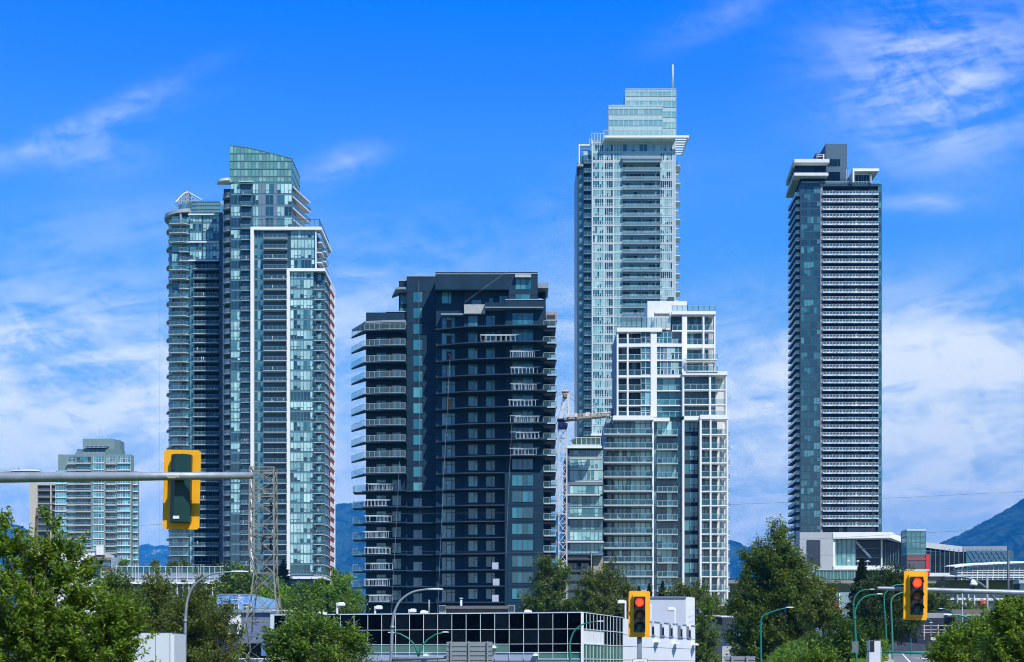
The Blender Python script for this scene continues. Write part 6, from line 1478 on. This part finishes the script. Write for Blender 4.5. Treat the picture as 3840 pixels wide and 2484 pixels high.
    lamp('tall slate grey curved lamp right of red signal', 58, [(3750, 2500), (3748, 2400), (3747, 2345), (3745, 2291), (3736, 2258), (3717, 2228), (3693, 2202), (3660, 2180), (3617, 2166), (3576, 2163)], .075, (3578, 3540, 2163), mat('slate_pole', (.12, .16, .18), .45, .08, metal=.2), ring=(3747, 2346))
    lamp('small far green lamp left of parked dark car', 142, [(3415, 2442), (3416, 2345), (3411, 2332), (3398, 2320), (3370, 2310)], .06, (3371, 3358, 2309), GREEN, group=gm, headw=.14, headm=SIGNW)
    lamp('small far green lamp carrying white sign beyond road', 150, [(3494, 2430), (3493, 2341), (3487, 2325), (3478, 2318)], .06, (3496, 3486, 2336), GREEN, group=gm, headw=.14, headm=SIGNW)
    lamp('small far green lamp before brown roofed building', 160, [(3590, 2400), (3590, 2340), (3588, 2318), (3575, 2300), (3550, 2286), (3533, 2283)], .06, (3534, 3520, 2283), GREEN, group=gm, headw=.15, headm=SIGNW)
    # shoebox lamps on roof car park
    G0 = Z(2300, 150); grp = 'white box lamps on the office roof'
    for i, (pp, q0, h0, h1, hq, DD) in enumerate(((1265, 2303, 1267, 1294, 2262, 165), (1407, 2303, 1409, 1434, 2274, 163), (1535, 2303, 1537, 1561, 2286, 162), (2345.6, 2313, 2344, 2316, 2253, 170), (2441, 2330, 2440, 2413, 2266, 176), (2531, 2335, 2529, 2503, 2280, 180), (1222, 2307, 1220, 1193, 2297, 158), (1603, 2304, 1601, 1577, 2292, 157), (1991, 2300, 1989, 1966, 2290, 155))):
        root = thing('parking_lamp', ['white box lamp on pole above left end of black office roof', 'white box lamp on pole in front of lowest left navy balcony', 'white box lamp second from curved grey lamp', 'white box lamp on pole just left of centre signal', 'white box lamp pole partly hidden by centre signal', 'white box lamp in front of pale lilac wall', 'low white lamp head at office roof edge, leftmost of three', 'low white lamp head at office roof edge, middle of three', 'low white lamp head at office roof edge, rightmost of three'][i], 'lamp', (X(pp, DD), DD, Z(2330, DD)), grp)
        m = MB(); m.box(X(pp, DD)-.1, X(pp, DD)+.1, DD-.1, DD+.1, Z(2345, DD), Z(hq, DD), SIGNW); part('pole', m, root)
        h = MB(); a, c = sorted((X(h0, DD), X(h1, DD))); z0 = Z(hq+10, DD); zz = Z(hq, DD); h.prism([(a, DD-.3), (c, DD-.3), (c, DD+.3), (a, DD+.3)], z0, zz, WHITE); h.box(a+.1, c-.1, DD-.25, DD+.25, z0-.08, z0, GREYC); h.box(a+.12, c-.12, DD-.22, DD+.22, zz, zz+.08, WHITE); part('lamp_head', h, root)
    # luminaire tip far left
    root = thing('street_lamp', 'flat grey street lamp head reaching in above mast arm at left edge', 'street lamp', (X(-1500, 40), 40, G(X(-1500, 40), 40)))
    a = MB(); D = 40; a.tube([(X(-1500, D), D, G(-26, D)), (X(-1500, D), D, Z(1950, D)), (X(-1400, D), D, Z(1840, D)), (X(-1000, D), D, Z(1800, D)), (X(-200, D), D, Z(1776, D)), (X(48, D), D, Z(1769, D))], [.11, .1, .08, .06, .04, .035], GALV, 8); part('pole', a, root)
    head(root, D, 46, 152, 1769, MATS['lamp_head_grey'], .16); c = MB(); c.tube([(X(71, D), D, Z(1764, D)), (X(71, D), D, Z(1758, D))], .025, DALU, 8); part('photocell', c, root)
    # poles
    def pole(name, label, D, p, q0, q1, r, m, extra=None):
        root = thing(name, label, 'pole', (X(p, D), D, G(X(p, D), D))); k = MB(); k.tube([(X(p, D), D, Z(q1, D) if q1 else G(X(p, D), D)-.2), (X(p, D), D, Z(q0, D))], [r, r*.85], m, 10); part('pole', k, root); return root
    pole('utility_mast', 'dark slate mast rising in front of the station', 300, 3781, 2064, None, .32, mat('mast_slate', (.05, .07, .10), .5, .08))
    pole('utility_pole', 'grey pole with white cap in front of guideway', 240, 3702, 2157, None, .22, GREYC)
    r = pole('utility_pole', 'grey utility pole with two transformer cans', 180, 3609, 2226, None, .11, GALV); k = MB()
    for p in (3606, 3618): k.tube([(X(p, 180), 179.7, Z(2277, 180)), (X(p, 180), 179.7, Z(2262, 180))], .12, GALV, 8)
    part('transformer', k, r)
    pole('utility_pole', 'short weathered wooden pole top behind black office roof', 175, 1609, 2250, 2306, .12, mat('weathered_wood', (.25, .24, .22), .9, .25, scale=5))
    # wires
    W = [((2727, 1893), (3303, 1870), (3880, 1841), 140, 'high wire crossing sky right of gridded block'), ((1200, 1929), (1700, 1925), (2300, 1924), 130, 'upper wire crossing lower navy block'), ((1200, 2072), (1700, 2070), (2900, 2084), 130, 'lower wire crossing lower navy block'),
         ((2900, 2030), (3400, 2003), (3880, 1976), 140, 'wire crossing white hall roof'), ((2900, 2078), (3300, 2083), (3880, 2071), 150, 'wire crossing the elevator tower middle'), ((3000, 2137), (3440, 2130), (3880, 2075), 150, 'wire sloping over the station roof'),
         ((300, 2130), (480, 2115), (620, 2104), 120, 'upper wire before snowy peak'), ((300, 2131), (480, 2117), (1100, 2096), 121, 'lower wire before snowy peak'), ((597, 1050), (598, 1500), (599, 2130), 300, 'thin vertical cable left of rounded tower'), ((440, 1980), (520, 1972), (640, 1964), 130, 'wire crossing sky left of yellow backplate')]
    for a, b_, c, D, lab in W:
        m = MB(); P = []
        for i in range(13):
            t = i/12; p = (1-t)**2*a[0]+2*t*(1-t)*(2*b_[0]-(a[0]+c[0])/2)+t*t*c[0]; q = (1-t)**2*a[1]+2*t*(1-t)*(2*b_[1]-(a[1]+c[1])/2)+t*t*c[1]; P.append((X(p, D), D, Z(q, D)))
        m.tube(P, .013 if D < 200 else .014, DALU, 3); solo('overhead_wire', m, lab, 'wire')
street()
# ======== traffic signals
def rrect(cx, cz, w, h, r, ang=0, n=4):
    P = []
    for sx, sz, a0 in ((1, 1, 0), (-1, 1, 90), (-1, -1, 180), (1, -1, 270)):
        for i in range(n+1):
            a = math.radians(a0+90*i/n); P.append((sx*(w/2-r)+r*math.cos(a), sz*(h/2-r)+r*math.sin(a)))
    c, s = math.cos(ang), math.sin(ang); return [(cx+x*c-z*s, cz+x*s+z*c) for x, z in P]
def plate(m, P, y0, y1, mt): m.xprism(P[::-1], y0, y1, mt)
def front_signal(label, px0, px1, py0, py1, D):
    u = (px1-px0)*D/F; cx = X((px0+px1)/2, D); cz = Z((py0+py1)/2, D); hgt = (py1-py0)*D/F; root = thing('traffic_signal', label, 'traffic light', (cx, D, cz-hgt/2)); y = D
    b = MB(); plate(b, rrect(cx, cz, u, hgt, .05, -.012), y, y+.02, YELLOW); part('backplate', b, root)
    W = u*.62; Hh = hgt*.855; h = MB()
    yo = mat('signal_yellow_body', (.88, .50, .02), .4, .03)
    plate(h, rrect(cx, cz-.005, W, Hh, .02), y-.10, y-.002, yo); part('housing', h, root)
    k = MB(); Wb = u*.53; Hb = hgt*.78; k.box(cx-Wb/2, cx+Wb/2, y-.14, y-.102, cz-Hb/2-.01, cz+Hb/2-.02, BLACK); part('face', k, root)
    for i, (m1, nm) in enumerate(((RLENS, 'red_lens'), (DLENS, 'amber_lens'), (GLENS, 'green_lens'))):
        zc = cz+Hb*(1/3)*(1-i)-.012; r = Wb*.40; L = MB(); n = 24; ring = [(cx+r*math.cos(2*math.pi*j/n), zc+r*math.sin(2*math.pi*j/n)) for j in range(n)]
        for rr0, rr1, d0, d1 in ((1, .75, 0, .02), (.75, .45, .02, .035), (.45, 0.02, .035, .042)):
            for j in range(n):
                a, c = ring[j], ring[(j+1) % n]; f = lambda p, s_: (cx+(p[0]-cx)*s_, zc+(p[1]-zc)*s_)
                A, B_, C_, D_ = f(a, rr0), f(c, rr0), f(c, rr1), f(a, rr1); mm = RLENS2 if (i == 0 and rr0 < .8) else m1
                L.quad([(A[0], y-.145-d0, A[1]), (B_[0], y-.145-d0, B_[1]), (C_[0], y-.145-d1, C_[1]), (D_[0], y-.145-d1, D_[1])][::-1], mm, True)
        part(nm, L, root)
        V = MB(); ro = r*1.10; yo2 = y-.145
        for j in range(-30, 211, 15):
            a0, a1 = math.radians(j), math.radians(j+15); dep = .15 if 0 <= j < 180 else .07
            P0 = (cx+ro*math.cos(a0), zc+ro*math.sin(a0)); P1 = (cx+ro*math.cos(a1), zc+ro*math.sin(a1))
            V.quad([(P0[0], yo2, P0[1]), (P1[0], yo2, P1[1]), (P1[0], yo2-dep, P1[1]), (P0[0], yo2-dep, P0[1])], BLACK, True)
        part('visor', V, root)
    return root
def signals():
    # left, seen from behind, on long mast arm
    D = 23.6; x = lambda p: X(p, D); z = lambda q: Z(q, D)
    ma = thing('signal_mast', 'thick galvanised mast arm crossing the left of the picture', 'mast arm', (x(-900), D+.25, 0)); m = MB()
    za = lambda q: Z(q, D-.34); m.tube([(x(-900), D-.34, za(1800)), (x(0), D-.34, za(1792)), (x(480), D-.34, za(1788)), (X(948, D-.34), D-.34, za(1784))], [.105, .088, .076, .056], GALV, 14); m.tube([(X(948, D-.34), D-.34, za(1784)), (X(951, D-.34), D-.34, za(1784))], [.062, .062], GALV, 14); part('arm', m, ma)
    m = MB(); m.tube([(x(-900), D-.34, -.5), (x(-900), D-.34, z(1760))], [.17, .13], GALV, 14); part('pole', m, ma)
    root = thing('traffic_signal', 'traffic signal seen from behind with yellow backplate and dark green case', 'traffic light', (x(680), D, z(1986))); b = MB()
    plate(b, rrect(x(680), z(1836), 138*D/F, 298*D/F, .055, -.022), D+.02, D+.04, YELLOW); part('backplate', b, root)
    h = MB(); cx = x(682); ang = -.022
    prof = [(-.165, .0), (-.165, -.12), (-.075, -.22), (.075, -.22), (.165, -.12), (.165, 0)]; z0, z1 = z(1961), z(1709)
    k = (z1-z0)
    P = lambda t, i, ins=0.: (cx+prof[i][0]*(1-ins)+(t-.5)*k*-math.tan(ang)*1.0, D+.018+prof[i][1]*(1-ins*.8), lerp(z0, z1, t)+(-.03*ins if t > .5 else .03*ins)*(-1))
    Ls = [[P(0, i, .0) for i in range(6)], [P(1, i, 0) for i in range(6)]]
    for i in range(5): h.quad([Ls[0][i], Ls[0][i+1], Ls[1][i+1], Ls[1][i]][::-1] if False else [Ls[0][i], Ls[0][i+1], Ls[1][i+1], Ls[1][i]], DGREEN)
    h.quad(Ls[0][::-1], DGREEN); h.quad(Ls[1], DGREEN); part('housing', h, root)
    for pxx in (648, 719):
        for q in (1725, 1790, 1880, 1945): s = MB(); s.tube([(x(pxx), D+.0, z(q)), (x(pxx), D-.02, z(q))], .012, DALU, 6); part('latch', s, root)
    lb = MB(); lb.box(x(660), x(683), D-.215, D-.206, z(1951), z(1940), SIGNW); part('sticker', lb, root)
    z = lambda q: Z(q, D-.42); c = MB(); c.box(x(645), x(694), D-.425, D-.40, z(1794), z(1782), mat('bracket_plate', (.36, .35, .28), .5, .1))
    for p in (651, 688): c.tube([(x(p), D-.425, z(1788)), (x(p), D-.44, z(1788))], .014, ALU, 8)
    c.box(x(662), x(702), D-.3, D-.2, z(1796), z(1780), DALU); c.tube([(x(655), D-.40, z(1777)), (x(640), D-.17, z(1773)), (x(618), D-.1, z(1775))], .006, BLACK, 5); part('bracket', c, root)
    # right mast arm
    D = 37; x = lambda p: X(p, D); z = lambda q: Z(q, D)
    front_signal('red traffic signal with yellow backplate hanging on right mast arm', 3389, 3478, 2141, 2326, D-.3)
    ma = thing('signal_mast', 'galvanised mast arm entering from right edge with tapering tip', 'mast arm', (x(4300), D, 0)); m = MB()
    m.tube([(x(3289), D, z(2207)), (x(3293), D, z(2207)), (x(3500), D, z(2213)), (x(3840), D, z(2224)), (x(4300), D, z(2240))], [.045, .048, .06, .075, .095], GALV, 14); part('arm', m, ma)
    m = MB(); m.tube([(x(4300), D, 2), (x(4300), D, z(2200))], [.17, .14], GALV, 12); part('pole', m, ma)
    s = thing('traffic_camera', 'white domed sensor sitting on right mast arm', 'sensor', (x(3650), D, z(2212))); k = MB()
    k.tube([(x(3650), D, z(2196)), (x(3651), D, z(2190)), (x(3648), D, z(2182)), (x(3645), D, z(2175))], [.10, .10, .065, .03], WHITE, 12); part('dome', k, s); k = MB(); k.tube([(x(3650), D, z(2212)), (x(3651), D, z(2198))], [.03, .05], DGREEN, 8); part('mount', k, s)
    # centre signal on pole
    D = 39.5; x = lambda p: X(p, D); z = lambda q: Z(q, D); r = front_signal('red traffic signal with yellow backplate on grey pole, centre', 2357, 2437, 2217, 2390, D)
    m = MB(); m.box(x(2391), x(2408), D+.08, D+.2, -.2, z(2230), GALV); m.tube([(x(2399), D+.05, z(2396)), (x(2399), D+.05, z(2388))], .035, DALU, 8); part('pole', m, r)
    s = MB(); plate(s, rrect(x(2400), z(2498), 56*D/F, 54*D/F, .03), D-.03, D, BLACK); plate(s, rrect(x(2400), z(2498), 52.5*D/F, 50.5*D/F, .025), D-.034, D-.0301, SIGNW)
    o = solo('lane_sign', s, 'small white sign with black border and capital lettering below centre signal', 'sign')
    for i, tx in enumerate(('LEFT', 'TURN', 'SIGNAL')):
        text('lettering', tx, .125, BLACK, o, (x(2400), D-.038, z(2493.5+i*14)), .003, 0, 'CENTER', .003)
    # far small signal
    D = 268; x = lambda p: X(p, D); z = lambda q: Z(q, D); root = thing('traffic_signal', 'tiny far yellow traffic signal on green arm right of gridded block', 'traffic light', (x(2747), D, z(2257)))
    k = MB(); k.box(x(2743.5), x(2751.5), D, D+.1, z(2257), z(2242), YELLOW); part('backplate', k, root); k = MB(); k.box(x(2746), x(2749.5), D-.1, D, z(2255), z(2244), BLACK); part('housing', k, root); k = MB(); k.bar((x(2700), D+.2, z(2247)), (x(2830), D+.2, z(2247)), .08, GREEN); part('arm', k, root); k = MB(); k.box(x(2729), x(2739), D, D+.1, z(2254), z(2247.5), mat('sign_teal', (.02, .22, .25), .5, .03)); part('street_sign', k, root)
    # white box with black window on green arm
    D = 70; x = lambda p: X(p, D); z = lambda q: Z(q, D); root = thing('signal_cabinet', 'tall white box with black upper window beside green mast arm', 'cabinet', (x(3281), D, G(x(3281), D)))
    k = MB(); k.box(x(3260), x(3302), D, D+.5, G(x(3281), D)-.1, z(2403), mat('box_white', (.58, .60, .63), .5, .04)); part('body', k, root); k = MB(); k.box(x(3261.5), x(3278.5), D-.02, D-.001, z(2445), z(2404.5), BLACK); part('window', k, root); k = MB()
    k.box(x(3259.5), x(3302.5), D-.01, D+.51, z(2403), z(2402), DALU); k.box(x(3254), x(3260), D, D+.1, z(2445), z(2441), BLACK); part('lid', k, root); k = MB()
    for i in range(7): k.bar((x(3303), D+.2, z(2425+i*9)), (x(3311), D+.4, z(2428+i*9)), .02, ALU)
    k.tube([(x(3303), D+.3, z(2424)), (x(3309), D+.3, z(2428)), (x(3311), D+.3, z(2440)), (x(3311), D+.3, z(2500))], .02, ALU, 5); part('handrail', k, root)
    D = 84; k = MB(); k.box(X(3197, D), X(3221, D), D+.1, D+.14, Z(2448, D), Z(2406, D), mat('plate_grey_green', (.12, .17, .17), .5, .08)); solo('road_sign', k, 'grey green rear of road sign behind green lamp pole', 'sign')
    D = 149.8; k = MB(); k.box(X(3490, D), X(3509, D), D-.1, D-.06, Z(2402, D), Z(2390, D), SIGNW); k.prism([(X(3491.5, D), D-.11), (X(3498, D), D-.11), (X(3498, D), D-.1), (X(3491.5, D), D-.1)], Z(2397.5, D), Z(2395.5, D), BLACK); solo('road_sign', k, 'small white road sign with dark arrow beyond the road', 'sign')
signals()
# ======== cars
def car(label, px, D, col, yaw, kind='parked_car'):
    x = X(px, D); gz = G(x, D)-.03; root = thing(kind, label, 'car', (x, D, gz)); root.rotation_euler = (0, 0, yaw); paint = mat('paint_'+col[0], col[1], .3, .02, ior=1.5)
    def loc(nm, m):
        o = link(nm, m.tomesh(nm)); o.parent = root; o.location = (0, 0, 0); return o
    b = MB(); Wd = .88
    prof = [(-2.2, .35), (-2.25, .65), (-2.1, .85), (-1.1, .95), (-.5, 1.38), (.9, 1.42), (1.7, 1.0), (2.2, .92), (2.25, .4)]
    def sec(t): return [(p[0], p[1]) for p in prof]
    L = [(-Wd*(1 if p[1] < 1 else .82), p[0], p[1]) for p in prof]; Rr = [(-a, b_, c) for a, b_, c in L]
    for i in range(len(prof)-1): b.quad([L[i], L[i+1], Rr[i+1], Rr[i]], paint, False)
    b.quad(L[::-1], paint); b.quad(Rr, paint); b.quad([L[0], Rr[0], Rr[-1], L[-1]], BLACK); loc('body', b)
    g = MB(); g.quad([(-.66, -1.02, .99), (.66, -1.02, .99), (.64, -.54, 1.36), (-.64, -.54, 1.36)], GL_N[0]); g.quad([(.62, .98, 1.40), (-.62, .98, 1.40), (-.66, 1.62, 1.06), (.66, 1.62, 1.06)], GL_N[0]); 
    for s in (-1, 1): g.quad([(s*.85, -.9, 1.0), (s*.85, 1.4, 1.02), (s*.745, .85, 1.36), (s*.745, -.45, 1.35)], GL_N[0])
    g2 = MB()
    for v in g.f: g2.quad([(g.v[i][0]*1.01, g.v[i][1]*1.01-.01*(1 if g.v[i][1] < 0 else -1), g.v[i][2]+.012) for i in v], GL_N[0])
    loc('window', g2)
    for sx in (-1, 1):
        for yy in (-1.4, 1.4): w = MB(); w.tube([(sx*.72, yy, .32), (sx*.92, yy, .32)], .32, BLACK, 14); w.tube([(sx*.9, yy, .32), (sx*.93, yy, .32)], .18, ALU, 10); loc('wheel', w)
        h = MB(); h.box(sx*.5, sx*.82, -2.27, -2.18, .6, .76, SIGNW); loc('headlight', h)
    return root
car('dark grey car on far road beside green fence lamp', 3440, 214, ('dark', (.04, .05, .06)), .1)
car('white car partly hidden by green lamp base', 3318, 182, ('white', (.7, .7, .7)), .5)
car('red car glimpsed behind huge dark poplar', 3060, 185, ('red', (.5, .03, .02)), .4)
# ======== sky
def sky():
    w = bpy.data.worlds.new('World'); sc.world = w; w.use_nodes = True; t = w.node_tree; N = t.nodes; L = t.links; N.clear()
    out = N.new('ShaderNodeOutputWorld'); bg = N.new('ShaderNodeBackground'); bg.inputs[1].default_value = .1; L.new(bg.outputs[0], out.inputs[0])
    s = N.new('ShaderNodeTexSky'); s.sky_type = 'NISHITA'; s.sun_disc = False; s.sun_elevation = math.radians(50); s.sun_rotation = math.radians(180-35); s.altitude = 50; s.air_density = 1; s.dust_density = .6; s.ozone_density = 2
    tc = N.new('ShaderNodeTexCoord'); sp = N.new('ShaderNodeSeparateXYZ'); L.new(tc.outputs['Generated'], sp.inputs[0])
    def M(op, a, b=None, c=None, clamp=False):
        n = N.new('ShaderNodeMath'); n.operation = op; n.use_clamp = clamp
        for i, v in enumerate((a, b, c)):
            if v is None: continue
            if isinstance(v, (int, float)): n.inputs[i].default_value = v
            else: L.new(v, n.inputs[i])
        return n.outputs[0]
    def SS(v, a, b, lo=0, hi=1):
        n = N.new('ShaderNodeMapRange'); n.interpolation_type = 'SMOOTHSTEP'; L.new(v, n.inputs[0])
        for i, q in ((1, a), (2, b), (3, lo), (4, hi)): n.inputs[i].default_value = q
        return n.outputs[0]
    cr = N.new('ShaderNodeValToRGB'); e = cr.color_ramp.elements
    stops = [(0, (.60, .68, .64)), (.06, (.50, .61, .64)), (.13, (.31, .47, .64)), (.20, (.14, .35, .67)), (.27, (.060, .265, .70)), (.34, (.040, .215, .72)), (.385, (.018, .165, .70)), (.43, (.001, .14, .70)), (.5, (.004, .16, .72)), (.65, (.05, .24, .80)), (1, (.06, .22, .70))]
    e[0].position = 0; e[0].color = (*stops[0][1], 1); e[1].position = 1; e[1].color = (*stops[-1][1], 1)
    for p, c in stops[1:-1]: q = e.new(p); q.color = (*c, 1)
    L.new(sp.outputs['Z'], cr.inputs[0])
    k = N.new('ShaderNodeVectorMath'); k.operation = 'SCALE'; k.inputs['Scale'].default_value = 11.5; L.new(cr.outputs[0], k.inputs[0])
    mx = N.new('ShaderNodeMix'); mx.data_type = 'RGBA'; L.new(SS(sp.outputs['Z'], .45, .95, .0, .5), mx.inputs['Factor']); L.new(k.outputs[0], mx.inputs['A']); L.new(s.outputs[0], mx.inputs['B'])
    mx.inputs['Factor'].default_value = 0
    yy = M('MAXIMUM', sp.outputs['Y'], .08); U = M('DIVIDE', sp.outputs['X'], yy); V = M('DIVIDE', sp.outputs['Z'], yy)
    def noise(su, sv, rot, sc_, det, dist, rough=.6, off=0.):
        c_, s_ = math.cos(rot), math.sin(rot); a = M('ADD', M('MULTIPLY', U, c_*su), M('MULTIPLY', V, s_*su)); b = M('ADD', M('MULTIPLY', U, -s_*sv), M('MULTIPLY', V, c_*sv))
        cb = N.new('ShaderNodeCombineXYZ'); L.new(a, cb.inputs[0]); L.new(b, cb.inputs[1]); cb.inputs[2].default_value = off
        n = N.new('ShaderNodeTexNoise'); n.inputs['Scale'].default_value = sc_; n.inputs['Detail'].default_value = det; n.inputs['Distortion'].default_value = dist; n.inputs['Roughness'].default_value = rough; L.new(cb.outputs[0], n.inputs['Vector']); return n.outputs['Fac']
    def gauss(px, py, rx, ry, amp, rot=0.):
        u0, v0 = (px-1920)/F, (HY-py)/F; c_, s_ = math.cos(rot), math.sin(rot); du = M('SUBTRACT', U, u0); dv = M('SUBTRACT', V, v0)
        a = M('ADD', M('MULTIPLY', du, c_*F/rx), M('MULTIPLY', dv, s_*F/rx)); b = M('ADD', M('MULTIPLY', du, -s_*F/ry), M('MULTIPLY', dv, c_*F/ry))
        return M('MULTIPLY', M('POWER', 2.718, M('MULTIPLY', M('ADD', M('MULTIPLY', a, a), M('MULTIPLY', b, b)), -1.0)), amp)
    n1 = noise(3.2, 11, .10, 1.5, 9, .7); n2 = noise(5, 24, .22, 1.6, 9, .8, .66, 3.1); n3 = noise(9, 14, -.5, 2.2, 12, 1.6, .68, 7.7)
    base = SS(V, .07, .31, .95, .0)
    mask = base
    for g in ((3470, 330, 330, 260, .62, -.3), (3650, 200, 330, 180, .25, .1), (2700, 60, 220, 60, .15, .4), (400, 430, 300, 45, .34, .45), (330, 570, 200, 80, .25, 0), (220, 520, 400, 50, .2, .25), (150, 1350, 520, 260, .7, 0), (3500, 1330, 600, 230, .65, .1), (3300, 1650, 500, 160, .5, 0), (1280, 620, 150, 55, .30, .3), (1350, 1150, 350, 200, .3, .3), (1700, 900, 900, 160, .10, .2), (500, 850, 500, 120, .15, .1), (200, 1750, 500, 160, .5, 0), (2830, 1650, 300, 260, .5, 0), (600, 1500, 700, 300, .35, 0), (2150, 1200, 160, 200, .35, 0), (3450, 760, 170, 30, .35, 0)): mask = M('ADD', mask, gauss(*g))
    mask = M('MINIMUM', mask, 1.0)
    nn = M('ADD', M('ADD', M('MULTIPLY', n1, .45), M('MULTIPLY', n2, .30)), M('MULTIPLY', n3, .25))
    cl = M('MULTIPLY', SS(nn, .39, .585), mask, clamp=True); cl = M('ADD', cl, M('MULTIPLY', SS(n1, .35, .65), M('MULTIPLY', mask, .25)), clamp=True)
    cm = N.new('ShaderNodeMix'); cm.data_type = 'RGBA'; L.new(cl, cm.inputs['Factor']); L.new(mx.outputs['Result'], cm.inputs['A']); cm.inputs['B'].default_value = (8.5, 9.0, 8.6, 1)
    lowg = N.new('ShaderNodeMix'); lowg.data_type = 'RGBA'; L.new(SS(sp.outputs['Z'], -.02, .0), lowg.inputs['Factor']); lowg.inputs['A'].default_value = (1.2, 1.4, 1.4, 1); L.new(cm.outputs['Result'], lowg.inputs['B']); L.new(lowg.outputs['Result'], bg.inputs[0])
    ld = bpy.data.lights.new('sun', 'SUN'); ld.energy = SUN_E; ld.angle = math.radians(.5); ld.color = (1, .96, .88); o = bpy.data.objects.new('sun', ld); COL.objects.link(o)
    el, az = math.radians(50), math.radians(35); d = Vector((math.cos(el)*math.sin(az), -math.cos(el)*math.cos(az), math.sin(el))); o.rotation_euler = d.to_track_quat('Z', 'Y').to_euler(); o.location = (50, -50, 300)
SUN_E = 4.2
sky()
if HAZE:
    m = MB(); m.box(-9500, 9500, -2100, 13000, -4, 1500, GREYC); o = solo('haze', m, None, None, kind='stuff'); hm = bpy.data.materials.new('haze_air'); t, N, L = nt(hm)
    out = N.new('ShaderNodeOutputMaterial'); v = N.new('ShaderNodeVolumePrincipled'); v.inputs['Color'].default_value = (.03, .38, 1, 1); v.inputs['Density'].default_value = 8.6e-5; v.inputs['Anisotropy'].default_value = -.35; L.new(v.outputs[0], out.inputs['Volume'])
    o.data.materials.clear(); o.data.materials.append(hm)
cam = bpy.data.cameras.new('camera'); co = bpy.data.objects.new('camera', cam); COL.objects.link(co); co.location = (0, 0, H); co.rotation_euler = (math.pi/2, 0, 0)
cam.lens = 36*F/3840; cam.sensor_width = 36; cam.shift_y = (HY-1242)/3840; cam.clip_start = .5; cam.clip_end = 40000; sc.camera = co
sc.view_settings.view_transform = 'Standard'; sc.view_settings.look = 'None'; sc.view_settings.exposure = .5; sc.view_settings.gamma = 1
cy = sc.cycles; cy.filter_width = 1.05; cy.use_denoising = True; cy.max_bounces = 6; cy.transparent_max_bounces = 14; cy.volume_bounces = 0; cy.use_adaptive_sampling = True; cy.adaptive_threshold = .02; cy.caustics_reflective = False; cy.caustics_refractive = False; cy.sample_clamp_indirect = 4
